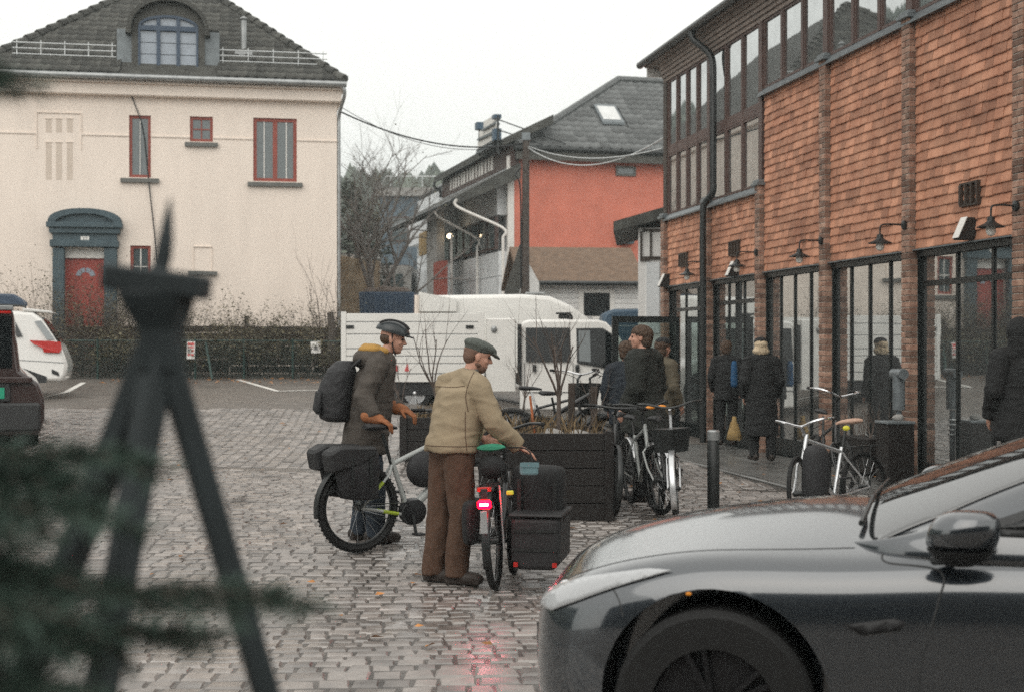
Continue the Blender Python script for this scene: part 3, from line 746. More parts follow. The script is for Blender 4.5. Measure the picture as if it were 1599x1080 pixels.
# shopfront
Y = -.05
def shopbay(a, b, cuts, tr=None, kick=.32):
    xs = [a] + cuts + [b]
    mb = MB(); mb.box(a, Y - .06, .04, b, Y + .02, kick); mb.build('kick_panel', 'shop_frame', S)
    for i, x in enumerate(xs):
        mb = MB(); w = .05 if 0 < i < len(xs) - 1 else .07; mb.box(x - w / 2, Y - .06, kick, x + w / 2, Y + .012, SB - .1); mb.build('shop_mullion', 'shop_frame', S)
    for x0, x1 in zip(xs[:-1], xs[1:]):
        zz = [kick, tr, SB - .1] if tr else [kick, SB - .1]
        for z0, z1 in zip(zz[:-1], zz[1:]):
            mb = MB(); mb.box(x0 + .0275, Y - .02, z0, x1 - .0275, Y - .008, z1); mb.build('shop_pane', 'glass_shop', S)
        if tr:
            mb = MB(); mb.box(x0 + .0275, Y - .05, tr - .035, x1 - .0275, Y + .011, tr + .035); mb.build('shop_transom', 'shop_frame', S)
    mb = MB(); mb.box(a, -.2, SB - .1, b, .02, SB - .025); mb.build('shop_header', 'shop_frame', S)
    mb = MB(); mb.box(a - .02, -.02, SB - .022, b + .02, .075, SB - .006); mb.build('drip_flashing', 'lead', S)
def cuts(*us): return sorted(sq_(u, 500, Y)[0] for u in us)
shopbay(TK[0] + .12, TK[1] - .12, [13.6, 14.4], 2.5)
shopbay(TK[1] + .12, TK[2] - .12, cuts(1496, 1552), 2.5)
shopbay(TK[2] + .12, TK[3] - .12, cuts(1330, 1359, 1391))
shopbay(TK[3] + .12, TK[4] - .12, cuts(1220, 1242, 1267))
shopbay(TK[4] + .12, TK[5] - .12, cuts(1139, 1163), 2.5)
shopbay(TK[5] + .12, TK[6] - .08, cuts(1054, 1072, 1091), 2.45)
# glazed door standing open at the far end
mb = MB(); T = 27.6
for (y0, y1, z0, z1) in ((.02, .1, .08, 2.32), (1.22, 1.34, .08, 2.32), (.1, 1.22, 2.2, 2.32), (.1, 1.22, .08, .3)): mb.box(T - .03, y0, z0, T + .03, y1, z1)
OD = mb.build('open_door', 'shop_frame', S)
mb = MB(); mb.box(T - .006, .1, .3, T + .006, 1.22, 2.2); mb.build('pane', 'glass_door', OD)
mb = MB(); mb.tube([(T - .1, 1.2, .9), (T - .1, 1.2, 1.4)], .015, 6); mb.build('handle', 'galv', OD)
# lattice vents on the shingles
for (u, v, w, h) in ((1522, 303, .42, .27), (1152, 388, .46, .26), (1072, 406, .46, .26)):
    t, z = sq_(u, v); mb = MB(); y0, y1 = .03, .075
    mb.box(t - w / 2, y0, z - h / 2, t + w / 2, y1, z - h / 2 + .022).box(t - w / 2, y0, z + h / 2 - .022, t + w / 2, y1, z + h / 2)
    for k in range(4): x = t - w / 2 + .015 + (w - .03) * k / 3; mb.box(x - .016, y0, z - h / 2 + .022, x + .016, y1 + .01, z + h / 2 - .022)
    mb.build('lattice_vent', 'dark_wood', S)
# wall lamps and floodlights
def wall_lamp(t, zs, label, y0=.12, reach=.40):
    o = thing('wall_lamp', label, 'wall lamp', tuple(RO + RW * t + RN * y0) , RANG, 'black gooseneck lamps along the shop front'); o.location.z = zs; o.scale = (.82, .82, .82)
    mb = MB(); mb.lathe([(.07, 0), (.07, .03), (.03, .045)], 12, rx(-pi / 2), (0, 0, .2)); mb.build('mount', 'black_metal', o, smooth=30)
    mb = MB(); mb.tube(bez([(0, .04, .2), (0, reach * .6, .21), (0, reach * .95, .19), (0, reach, .1), (0, reach, .04)], 5), .013, 7); mb.build('arm', 'black_metal', o, smooth=True)
    mb = MB(); mb.lathe([(.02, .06), (.045, .05), (.05, .0), (.075, -.025), (.18, -.075), (.18, -.082), (.06, -.03)], 18, None, (0, reach, 0)); mb.build('shade', 'black_metal', o, smooth=30)
    mb = MB(); mb.lathe([(.035, -.03), (.06, -.09), (.065, -.14), (.045, -.18), (.01, -.195)], 12, None, (0, reach, 0)); mb.build('bulb_glass', 'lamp_clear', o, smooth=True)
wall_lamp(TK[2], 3.07, 'black gooseneck lamp on the second brick pilaster from the right edge')
wall_lamp(TK[3], 3.07, 'black gooseneck lamp on the brick pilaster in the middle of the shop wall')
wall_lamp(TK[4], 3.08, 'black gooseneck lamp on the short brick pilaster beside the tall windows')
wall_lamp(TK[5], 3.08, 'farthest black gooseneck lamp, half hidden behind the black drainpipe')
wall_lamp(TK[1], 3.05, 'nearest black gooseneck lamp at the right edge of the photo', reach=.36)
for (u, v, lb) in ((1513, 357, 'white wedge floodlight on the shingles beneath the nearest lattice vent'), (1149, 420, 'white wedge floodlight beside the lamp of the short brick pilaster'), (1041, 438, 'farthest white wedge floodlight at the far corner of the shingle wall')):
    t, z = sq_(u, v, .08); o = thing('floodlight', lb, 'floodlight', tuple(RO + RW * t + RN * .03), RANG, 'wedge floodlights under the shingles'); o.location.z = z
    mb = MB(); mb.prism([(0, -.09), (.05, -.13), (.19, -.13), (.21, -.11), (.1, .12), (0, .12)], 'x', -.075, .075); mb.build('housing', 'black_metal', o)
    mb = MB(); mb.add([(-.07, .197, -.115), (.07, .197, -.115), (.07, .092, .118), (-.07, .092, .118), (-.07, .217, -.11), (.07, .217, -.11), (.07, .108, .128), (-.07, .108, .128)], [(0, 1, 2, 3), (4, 5, 6, 7), (0, 1, 5, 4), (1, 2, 6, 5), (2, 3, 7, 6), (3, 0, 4, 7)]); mb.build('lens', 'white_paint', o)
# ================================================================== BUILDINGS BEYOND
# red and grey hall: local x along red gable, y receding
RA = atan2(.27, 1); RD = 55.0
RH = thing('red_hall', 'long hall with red gable wall, grey side wall and dark tiled roof', 'building', (PX(797, RD), RD, 0), RA)
def rq(u, v):                                           # on the red wall
    o = RH.location; q = (u - 800) / F; c, s_ = cos(RA), sin(RA); t = (q * o.y - o.x) / (c - q * s_); return t, 1.7 + (HZ - v) * (o.y + t * s_) / F
def gq(u, v, y=0.0):                                          # on the grey side wall plane local x = y
    o = RH.location; q = (u - 800) / F; c, s_ = cos(RA), sin(RA); ox, oy = o.x + y * c, o.y + y * s_
    t = (q * oy - ox) / (-s_ - q * c); return t, 1.7 + (HZ - v) * (oy + t * c) / F
ze = rq(900, 246)[1]; LEN = gq(652, 400)[0]
mb = MB(); mb.box(0, 0, -1, 14, LEN, ze); mb.build('wall', 'building_grey', RH)
mb = MB(); mb.box(-.02, -.05, -1, 14, -.001, ze - .02); mb.build('gable_wall', 'plaster_red', RH)
mb = MB(); mb.box(-.12, -.1, -1, .14, .1, ze - .05); mb.build('corner_board', 'white_paint', RH, bevel=.01)
w = rq(961, 275); w2 = rq(992, 261)
window(RH, w[0], w2[0], w[1], w2[1], -.12, 'sill_slate', .09, 'glass_house')
a = rq(965, 382); b = rq(985, 347); mb = MB(); mb.box(a[0], -.45, a[1], b[0], -.05, b[1]); mb.build('wall_box', 'portal_blue', RH, bevel=.02)
# hip roof
ap = rq(1010, 128); A = Vector((ap[0] + .3, 4.2, 0)); 
zA = 1.7 + (HZ - 128) * (RH.location.y + A.x * sin(RA) + A.y * cos(RA)) / F
mb = MB(); e0 = (.15, -.5, ze + .28); e1 = (16, -.5, ze + .28)
mb.add([e0, e1, (A.x, A.y, zA), (16, A.y, zA), (.15, LEN, ze + .28), (A.x, LEN, zA), (.15, -.5, ze - .2), (16, -.5, ze - .2), (.15, LEN, ze - .2)], [(0, 1, 3, 2), (0, 2, 5, 4), (0, 6, 7, 1), (0, 4, 8, 6), (6, 8, 4, 0)])
mb.build('roof', 'roof_tile_grey', RH, fix=False)
vd = Vector((0, A.y + .5, zA - ze - .28)); V = vd.length
def inr(a, b): return (A.x - .15) * b / V - .1 < a < 9.2 and not (rq(955, 200)[0] - .1 < a + .15 < rq(990, 200)[0] + .1 and V * .30 < b < V * .60)
tiled_face(RH, (.15, -.5, ze + .29), (1, 0, 0), vd, inr, 9.3, V, .42, .42, 'roof_tile_grey', 'roof_tile', key=lambda p: p[1], wave=.05)
mb = MB(); mb.tube([(.15, -.5, ze + .36), (A.x, A.y, zA + .1), (16, A.y, zA + .1)], .16, 7); mb.build('hip_tiles', 'roof_tile_grey', RH)
f0, f1 = .33, .58
def rp(x, f, up=.06): return (x, -.5 + vd.y * f, ze + .28 + vd.z * f + up)
x0 = rq(955, 200)[0]; x1 = rq(990, 200)[0]
mb = MB(); mb.add([rp(x0, f0), rp(x1, f0), rp(x1, f1), rp(x0, f1), rp(x0, f0, .16), rp(x1, f0, .16), rp(x1, f1, .16), rp(x0, f1, .16)], [(0, 1, 5, 4), (1, 2, 6, 5), (2, 3, 7, 6), (3, 0, 4, 7), (4, 5, 6, 7)]); SK = mb.build('skylight', 'lead', RH)
mb = MB(); mb.add([rp(x0 + .09, f0 + .03, .175), rp(x1 - .09, f0 + .03, .175), rp(x1 - .09, f1 - .03, .175), rp(x0 + .09, f1 - .03, .175)], [(0, 1, 2, 3)]); mb.build('pane', 'glass_white', SK)
mb = MB(); mb.box(.1, -.54, ze - .22, 14, -.505, ze + .24); mb.build('fascia', 'dormer_dark', RH)  # dark board; its tone also stands for the shadows at the roof edge
mb = MB(); mb.tube([(0, -.56, ze + .2), (14, -.56, ze + .2)], .1, 8); mb.build('gutter', 'black_metal', RH)
# clerestory with upper roof over the side wall
zu = gq(760, 262)[1] - .95; LU = gq(706, 300)[0]
ca = gq(772, 270)[0]; cb = gq(703, 270)[0]
mb = MB(); mb.box(-.03, -.2, 8.75, .3, 12.2, 9.62); mb.build('clerestory', 'window_brown', RH)
n = 15
for i in range(n):
    y0 = ca + (cb - ca) * i / n; y1 = y0 + (cb - ca) / n * (.42 if i % 3 else .6)
    mb = MB(); mb.box(-.06, y0, 8.92, -.032, y1, 9.48); mb.build('clerestory_pane', 'white_paint', RH)
mb = MB(); mb.prism([(-.35, 9.5), (-.35, 9.78), (1.6, 10.75), (1.6, 10.4)], 'y', -.5, 12.5); mb.build('upper_roof', 'roof_tile', RH)
mb = MB(); mb.tube(bez([(-.35, 12.4, 9.55), (-.35, 12.4, 9.3), (-.1, 12.3, 9.1), (-.1, 12.3, 8.8)], 4), .07, 6); mb.build('downpipe', 'black_metal', RH)
# lower sloping skirt roof with deep eaves
zs = 8.5
mb = MB(); mb.prism([(.28, zs + .35), (-2.3, zs - 1.05), (-2.3, zs - 1.35), (.28, zs - .25)], 'y', -.55, 12.6); mb.build('skirt_roof', 'roof_tile', RH)
mb = MB(); mb.tube([(-2.36, -.5, zs - 1.18), (-2.36, 12.6, zs - 1.18)], .1, 8); mb.build('skirt_gutter', 'black_metal', RH)
zb1_ = gq(745, 355)[1]
mb = MB(); mb.box(-.44, .3, zb1_ + .05, -.02, LEN, zs - .2); mb.build('upper_panel', 'building_grey', RH)
# window band in the side wall
wb0 = gq(700, 400)[0]; wb1 = gq(794, 380)[0]; zb0 = gq(745, 402)[1]; zb1 = gq(745, 355)[1]
for i in range(8):
    y0 = wb1 + (wb0 - wb1) * i / 8 + .12; y1 = wb1 + (wb0 - wb1) * (i + 1) / 8 - .12
    mb = MB(); mb.box(-.5, y0, zb0, -.36, y1, zb1); wi = mb.build('window', 'window_brown', RH)
    mb = MB(); mb.box(-.53, y0 + .12, zb0 + .1, -.5, (y0 + y1) / 2 - .04, zb1 - .1); mb.build('pane', 'glass_house', wi)
    mb = MB(); mb.box(-.53, (y0 + y1) / 2 + .04, zb0 + .1, -.5, y1 - .12, zb1 - .1); mb.build('pane', 'glass_house', wi)
for i in range(22):
    for j in range(5):
        y0 = LEN * i / 22; z0 = zb0 - 4.9 + j * .96
        mb = MB(); mb.box(-.45, y0 + .012, z0 + .012, -.02, y0 + LEN / 22 - .012, z0 + .948); mb.build('cladding_panel', 'building_grey', RH)
for (ut, vt, ub, vb, ub2) in ((716, 322, 786, 356, 786), (686, 337, 746, 372, 747)):
    a = gq(ut, vt, -2.2); b = gq(ub, vb, -.6); c = gq(ub2, 470, -.6)
    mb = MB(); mb.tube(bez([(-2.25, a[0], a[1] + .25), (-2.2, a[0], a[1] - .05), (-.62, b[0], b[1]), (-.6, b[0], b[1] - .35)], 5) + [(-.6, b[0], 0)], .055, 8); mb.build('white_downpipe', 'white_paint', RH, smooth=True)
a = gq(682, 400, -1.7)[0]; b = gq(667, 400, -1.7)[0]; mb = MB(); mb.box(-1.7, a, -1, -1.36, b, zs - .9); mb.build('pier', 'concrete', RH)
a = gq(695, 436, -1.8); mb = MB(); mb.box(-1.95, a[0] - .1, a[1] - 1.2, -1.7, a[0] + 1.5, a[1] + .75); mb.build('red_board', 'window_red', RH)
a = gq(703, 369, -1.2); mb = MB(); mb.ell((-1.2, a[0], a[1]), (.13, .13, .1)); mb.build('lit_lamp', 'warm_lamp', RH)
mb = MB(); mb.bar((-1.2, a[0] - .3, a[1] + .05), (-1.2, a[0] - .3, a[1] - 2.5), .09); mb.build('lamp_post', 'white_paint', RH)
a = gq(660, 380, -.5)
mb = MB(); mb.box(-.55, a[0] - 1.2, a[1] - .6, -.45, a[0] + .6, a[1] + .5); mb.build('poster', 'straw', RH)
# letter sign frame on the roof seen on edge
a = (zu + 1.2); ys = gq(763, 215, -.5)[0]
SG = thing('roof_sign', 'white letter bars with blue edges on a steel frame above the roof', 'sign', tuple(RH.matrix_basis @ Vector((-.5, ys, 0))), RA)
def sp(u, v):
    o = RH.matrix_basis @ Vector((-.5, 0, 0)); q = (u - 800) / F; c, s_ = cos(RA), sin(RA); t = (q * o.y - o.x) / (-s_ - q * c); return t - ys, 1.7 + (HZ - v) * (o.y + t * c) / F
for (u0, v0, u1, v1, h, m) in ((757, 190, 776, 179, 10, 'white_paint'), (750, 206, 777, 193, 9, 'white_paint'), (748, 222, 772, 209, 14, 'white_paint')):
    p = sp(u0, v0); q_ = sp(u1, v1); hh = h * 60 / F
    mb = MB(); mb.add([(x, y, z) for x in (-.04, .04) for (y, z) in ((p[0], p[1] - hh), (q_[0], q_[1] - hh), (q_[0], q_[1]), (p[0], p[1]))], [(0, 1, 2, 3), (4, 5, 6, 7), (0, 1, 5, 4), (1, 2, 6, 5), (2, 3, 7, 6), (3, 0, 4, 7)]); mb.build('letter_bar', m, SG)
    mb = MB(); mb.bar((0, p[0], p[1] - hh - .09), (0, q_[0], q_[1] - hh - .09), .26, .07); mb.build('bar_edge', 'lead', SG)
for (u, v0, v1) in ((749, 192, 203), (776, 180, 186), (776, 202, 220)):
    p = sp(u, v0); q_ = sp(u, v1); mb = MB(); mb.box(-.14, p[0] - .2, q_[1], .14, p[0] + .2, p[1]); mb.build('letter_side', 'sign_blue', SG)
mb = MB()
for u, vt, vb in ((749, 194, 244), (778, 180, 240)):
    p = sp(u, vt); q_ = sp(u, vb); mb.bar((0, p[0], p[1]), (0, p[0], q_[1]), .07)
p = sp(748, 236); q_ = sp(777, 219); mb.bar((0, p[0], p[1]), (0, q_[0], q_[1]), .2, .1)
for (u0, v0, u1, v1) in ((778, 187, 812, 222), (778, 203, 800, 225), (778, 218, 789, 228)):
    p = sp(u0, v0); mb.tube([(0, p[0], p[1]), (2.6 * (u1 - u0) / 34, p[0] - .4, p[1] - (v1 - v0) * 57 / F)], .025, 5)
mb.build('frame', 'black_metal', SG)
# brown roofed shed in front of the red wall
SD = 43.0; SA = .12
SH = thing('brown_roofed_shed', 'low white boarded shed with mossy brown roof below the red wall', 'shed', (PX(822, SD), SD, 0), SA)
def dq(u, v): return (u - 822) * SD / F, 1.7 + (HZ - v) * SD / F
_, z1 = dq(830, 443); _, z2 = dq(830, 383); XR = dq(1000, 400)[0]
mb = MB(); mb.box(0, 0, -.5, XR, 4, z1 + .05); mb.build('wall', 'white_boards', SH)
for k in range(12):
    mb = MB(); zz = z1 - .12 - k * .155; mb.box(-.02, -.03, zz, XR, -.004, zz + .14); mb.build('board', 'white_boards', SH)
mb = MB(); mb.prism([(-.35, z1 - .05), (-.35, z1 + .08), (2.1, z2 + .1), (4.5, z1 + .08), (4.5, z1 - .05), (2.1, z2 - .05)], 'x', -.25, XR + .2); mb.build('roof', 'roof_brown', SH)
mb = MB(); mb.tube([(-.25, -.42, z1), (XR, -.42, z1)], .07, 8); mb.build('gutter', 'black_metal', SH)
gl = dq(783, 463); mb = MB(); mb.add([(x, y, z) for y in (-.9, -.72) for (x, z) in ((gl[0], gl[1] + .05), (gl[0] + .36, gl[1] - .1), (-.05, z2 - .55), (-.12, z2 - .02), (-.3, z2 - .05))], [(0, 1, 2, 3, 4), (5, 6, 7, 8, 9), (0, 1, 6, 5), (1, 2, 7, 6), (2, 3, 8, 7), (3, 4, 9, 8), (4, 0, 5, 9)]); mb.build('barge_board', 'dormer_dark', SH)
mb = MB(); mb.prism([(gl[0] + .35, -.5), (gl[0] + .35, gl[1] - .1), (-.08, z2 - .45), (.3, z1), (.3, -.5)], 'y', -.7, -.02); mb.build('porch_wall', 'white_boards', SH)
for k in range(9):
    zz = gl[1] - .6 + k * .17; xx = gl[0] + .37 + max(0, (zz - gl[1])) * .35
    mb = MB(); mb.box(xx, -.73, zz, .02, -.701, zz + .155); mb.build('board', 'white_boards', SH)
a = dq(905, 452); mb = MB(); mb.box(a[0], -.06, a[1] - .9, a[0] + 1.1, -.03, a[1]); wi = mb.build('window', 'white_paint', SH)
mb = MB(); mb.box(a[0] + .15, -.075, a[1] - .8, a[0] + .95, -.06, a[1] - .1); mb.build('pane', 'glass_dark', wi)
# utility pole
PD = 41.0
PO = thing('utility_pole', 'dark wooden utility pole standing before the red wall', 'pole', (PX(822, PD), PD, 0))
mb = MB(); mb.tube([(-.05, 0, 0), (0, 0, PZ(212, PD))], [.15, .10], 10); mb.build('pole', 'pole_wood', PO, smooth=True)
mb = MB(); mb.cbox((0, 0, PZ(214, PD)), (.24, .24, .22)); mb.build('pole_cap', 'lead', PO)
mb = MB(); mb.tube([(-.04, -.02, 0), (-.04, -.02, 2.6)], .17, 10); mb.build('metal_sleeve', 'concrete', PO, smooth=True)
mb = MB(); mb.tube(bez([(-.14, -.05, PZ(262, PD)), (-.3, -.1, PZ(275, PD)), (-.16, -.1, PZ(300, PD)), (-.15, -.1, PZ(450, PD))], 5), .025, 5); mb.build('pole_cable', 'black_matte', PO)
# overhead cables
def cable(p, q, sag, r, label, m='black_matte'):
    p = Vector(p); q = Vector(q); mb = MB(); mb.tube([p.lerp(q, i / 24) - Vector((0, 0, sag * 4 * (i / 24) * (1 - i / 24))) for i in range(25)], r, 5)
    tag(mb.build('overhead_cable', m), label, 'cable', 'cables strung between the buildings')
cable((PX(529, 36), 36.2, PZ(172, 36)), (PX(820, PD), PD, PZ(224, PD)), .42, .022, 'thicker sagging black cable from the cream house to the utility pole')
cable((PX(535, 36), 36.1, PZ(168, 36)), (PX(815, PD), PD, PZ(223, PD)), .55, .009, 'thin upper cable from the cream house gutter to the utility pole')
cable((PX(824, PD), PD, PZ(228, PD)), (PX(1034, 30), 30, PZ(232, 30)), .28, .014, 'pale upper cable from the pole to the shop corner', 'galv')
cable((PX(824, PD), PD, PZ(230, PD)), (PX(1036, 30), 30, PZ(216, 30)), .55, .016, 'pale lower sagging cable from the pole to the shop corner', 'galv')
# blue grey block with roof railing
BD = 85.0
BB = thing('blue_grey_block', 'tall blue grey flat roofed block with thin roof railing', 'building', (PX(600, BD), BD, 0))
w_ = (690 - 592) * BD / F; zt = PZ(294, BD)
mb = MB(); mb.box(-.2, 0, -2, w_ + 3, 12, zt - .5); mb.build('wall', 'building_blue', BB)
mb = MB(); mb.box(-.5, -.3, zt - .5, w_ + 3, 12, zt); mb.build('parapet', 'concrete', BB)
mb = MB(); mb.tube([(-.2, 0, zt), (.1, 0, zt + .7), (w_ + 3, 0, zt + .7)], .04, 5)
for k in range(5): mb.tube([(.4 + k * 1.9, 0, zt), (.4 + k * 1.9, 0, zt + .7)], .03, 5)
mb.build('railing', 'galv', BB)
for i in range(2):
    for j in range(3):
        x0 = .4 + i * 1.6; z0 = zt - 3.2 - j * 2.9; mb = MB(); mb.box(x0, -.06, z0, x0 + 1.1, -.001, z0 + 1.5); wi = mb.build('window', 'window_brown', BB)
        mb = MB(); mb.box(x0 + .1, -.09, z0 + .1, x0 + 1.0, -.06, z0 + 1.4); mb.build('pane', 'glass_house', wi)
# pale block under it, low tan wall, houses on the slope
PBk = thing('pale_annex_block', 'pale concrete block glimpsed behind the bare tree', 'building', (PX(560, 70), 70, 0))
mb = MB(); mb.box(.2, 0, -2, 2.6, 6, PZ(415, 70)); mb.build('wall', 'concrete', PBk)
for i in range(2): mb = MB(); mb.box(.5 + i * 1.1, -.05, PZ(450, 70), 1.1 + i * 1.1, -.001, PZ(428, 70)); mb.build('window', 'glass_house', PBk)
TW = thing('tan_wall', 'rough tan retaining wall beside the corner of the cream house', 'wall', (PX(526, 46), 46, 0))
mb = MB(); mb.grid(lambda i, j: (-.6 + 1.9 * i, .2 * noise.noise((i * 5, j * 5, 1)) + .5 * j, 4.9 * j * (1 - .08 * i)), 8, 10); mb.box(-.6, .6, 0, 1.3, 1.2, 4.6); mb.build('face', 'tan_wall', TW, smooth=True)
for (u, v, w, h, d, m, lb) in ((548, 395, 2.6, 4.5, 92, 'plaster_cream', 'small cream house on the slope behind the bare tree'), (573, 362, 3, 4, 118, 'white_boards', 'small white house higher on the far slope')):
    o = thing('hillside_house', lb, 'house', (PX(u, d), d, PZ(v, d) - h)); mb = MB(); mb.box(-w / 2, 0, -4, w / 2, 4, h); mb.build('wall', m, o)
    mb = MB(); mb.prism([(-w / 2 - .3, h), (0, h + 1.3), (w / 2 + .3, h)], 'y', -.3, 4.3); mb.build('roof', 'roof_tile', o)
    for k in (-1, 1): mb = MB(); mb.box(k * w / 4 - .35, -.06, h - 1.8, k * w / 4 + .35, -.002, h - .6); mb.build('window', 'glass_house', o)
# half timbered annex past the shop corner
AN = thing('timbered_annex', 'small white half timbered annex with mossy roof past the shop corner', 'building', (PX(997, 32), 32, 0), -.09)
def aq(u, v): return (u - 997) * 32 / F, 1.7 + (HZ - v) * 32 / F
_, zt = aq(1000, 356); 
mb = MB(); mb.box(0, 0, 0, 2.6, 4, zt); mb.build('wall', 'white_boards', AN)
mb = MB(); mb.prism([(-.55, zt - .1), (-.55, zt + .12), (2.4, zt + .95), (2.4, zt + .65)], 'y', -.3, 4.2); mb.build('roof', 'roof_tile', AN)
for (u0, v0, u1, v1) in ((1000, 362, 1003, 404), (1015, 362, 1018, 404), (1000, 401, 1032, 406), (1003, 358, 1032, 362), (1000, 406, 1014, 408)):
    a = aq(u0, v1); b = aq(u1, v0); mb = MB(); mb.box(a[0], -.05, a[1], b[0], -.002, b[1]); mb.build('timber', 'dark_wood', AN)
a = aq(1010, 520); b = aq(1030, 410); mb = MB(); mb.box(a[0], -.04, a[1], b[0], -.003, b[1]); mb.build('door', 'building_grey', AN)
# ================================================================== PLANTS, FENCE, SIGNS
rp_ = random.Random(21)
def grow(mb, p, d, L, r, lev, rr, spread=.5, kids_=3, up=.12, tips=None, taper=.62, seg=4):
    pts = [Vector(p)]; d = Vector(d).normalized(); rad = [r]
    for i in range(seg):
        d = (d + Vector((rr.uniform(-1, 1), rr.uniform(-1, 1), rr.uniform(-1, 1))) * .16 + Vector((0, 0, up * .5))).normalized()
        pts.append(pts[-1] + d * L / seg); rad.append(r * (1 - (1 - taper) * (i + 1) / seg))
    mb.tube(pts, rad, 6 if r > .03 else (4 if r > .008 else 3))
    if lev <= 0:
        if tips is not None: tips += pts[1:]
        return
    for k in range(kids_ + (rr.random() < .5)):
        f = rr.uniform(.4, 1); i = min(seg - 1, int(f * seg)); q = pts[i].lerp(pts[i + 1], f * seg - i)
        a = Vector((rr.uniform(-1, 1), rr.uniform(-1, 1), rr.uniform(-.5, .8))).normalized()
        grow(mb, q, (d + a * spread * 1.5).normalized(), L * rr.uniform(.5, .8), r * taper * rr.uniform(.55, .9), lev - 1, rr, spread, kids_, up, tips, taper, max(2, seg - 1))
def leaves(mb, pts, n, size, spread, rr):
    for _ in range(n):
        p = rr.choice(pts) + Vector((rr.gauss(0, spread), rr.gauss(0, spread), rr.gauss(0, spread))); s = size * rr.uniform(.6, 1.4)
        M = Matrix.Rotation(rr.uniform(0, 6.3), 3, 'Z') @ Matrix.Rotation(rr.uniform(-1.3, 1.3), 3, 'X'); mb.cur = rr.random()
        mb.add([M @ Vector(q) * s + p for q in ((-.5, 0, 0), (0, .3, .06), (.5, 0, 0), (0, -.3, .06))], [(0, 1, 2, 3)])
def shrub(x, y, h, w, nst, nl, label, group=None, leafm='leaf_hedge', stemm='twig', rr=rp_, lean=.5, ls=.05):
    o = thing('shrub', label, 'shrub', (x, y, G(x, y) - .03), rr.uniform(0, 6), group); mb = MB(); tips = []
    for i in range(nst):
        a = rr.uniform(0, 6.3); b = rr.uniform(0, w * .45)
        grow(mb, (b * cos(a), b * sin(a), 0), (lean * cos(a), lean * sin(a), 1), h * rr.uniform(.55, .95), .011, 2, rr, .5, 3, .12, tips, .6, 4)
    mb.build('stems', stemm, o, fix=False); lm = MB(); leaves(lm, tips, nl, ls, .08, rr); lm.build('foliage', leafm, o, fix=False); return o
ORD = ['first', 'second', 'third', 'fourth', 'fifth', 'sixth', 'seventh', 'eighth', 'ninth', 'tenth', 'last']
HG = 'overgrown hedge shrubs behind the wire fence'
for i in range(11):
    x = -10.9 + i * .66 + rp_.uniform(-.1, .1); y = 33.7 + .02 * i + rp_.uniform(-.2, .2)
    shrub(x, y, rp_.uniform(1.0, 1.4) if i > 3 else rp_.uniform(1.5, 2.0), .8, 17, 1300, ORD[i] + ' tangled brown green hedge shrub from the left behind the wire fence', HG)
for i in range(7):
    x = -9.9 + i * .95; shrub(x, 33.1, .85, .9, 15, 1600, ORD[i] + ' low dark shrub from the left pressed against the wire fence', 'low shrubs along the wire fence', lean=.9, ls=.055)
# thin reddish bare shrub and stump by the house corner
o = thing('bare_shrub', 'thin bare reddish shrub at the right corner of the cream house', 'shrub', (PX(517, 34), 34, G(-4.4, 34))); mb = MB()
for k in range(5): grow(mb, (rp_.uniform(-.15, .15), 0, 0), (rp_.uniform(-.35, .2), 0, 1), 1.9 - .1 * k, .018, 2, rp_, .4, 2, .1, None, .5)
mb.build('stems', 'twig', o, fix=False)
o = thing('tree_stump', 'short sawn stump by the corner of the hedge', 'stump', (PX(518, 33), 33, G(-4.2, 33))); mb = MB(); mb.tube([(0, 0, 0), (.02, 0, 1.1), (-.03, 0, 1.5)], [.11, .09, .08], 9); mb.build('trunk', 'bark', o)
# dark board fence behind the hedge
FB = thing('board_fence', 'dark weathered board fence half hidden by the hedge', 'fence', (0, 0, 0))
pm = MB(); pm.cur = .5; pm.cbox((0, 0, 0), (1.96, .03, .15)); pm = pm.mesh('board', 'dark_wood')
for i in range(4):
    for j in range(7):
        x = -10.2 + 1 + i * 2.0 - .6; piece('board', pm, FB, (x, 34.25, G(x, 34.2) + .12 + j * .158 + rp_.uniform(-.01, .01)), (0, 0, rp_.uniform(-.003, .003)))
for i in range(5): x = -10.8 + .4 + i * 2.0; mb = MB(); mb.box(x - .05, 34.27, G(x, 34) - .1, x + .05, 34.37, G(x, 34) + 1.4); mb.build('post', 'dark_wood', FB)
# green wire fence
WF = thing('wire_fence', 'low green wire mesh fence along the edge of the parking strip', 'fence', (0, 0, 0)); fy = 32.55
fx0, fx1 = -10.6, -3.9; hf = .86
for i in range(7):
    x = fx0 + (fx1 - fx0) * i / 6; mb = MB(); mb.tube([(x, fy, G(x, fy) - .1), (x, fy, G(x, fy) + hf + .04)], .024, 7); mb.build('post', 'fence_green', WF)
p0 = (PX(338, fy), fy - .42, G(-6.4, fy) - .02); mb = MB(); mb.tube([p0, (PX(322, fy), fy - .02, G(-6.6, fy) + hf - .05)], .028, 7); mb.build('brace', 'fence_green', WF)
mb = MB(); mb.tube([(x, fy, G(x, fy) + hf) for x in (fx0, -8, -6, fx1)], .018, 6); mb.build('rail', 'fence_green', WF)
mb = MB(); n = 92
for i in range(n):
    x = fx0 + (fx1 - fx0) * i / n
    for s in (-1, 1):
        x2 = x + s * hf; a, b = max(fx0, min(fx1, x)), max(fx0, min(fx1, x2)); zb = G(a, fy) + abs(b - a)
        mb.tube([(a, fy, G(a, fy)), (b, fy, zb)], .0035, 3)
tag(mb.build('wire_mesh', 'fence_green', WF, fix=False), kind='stuff')
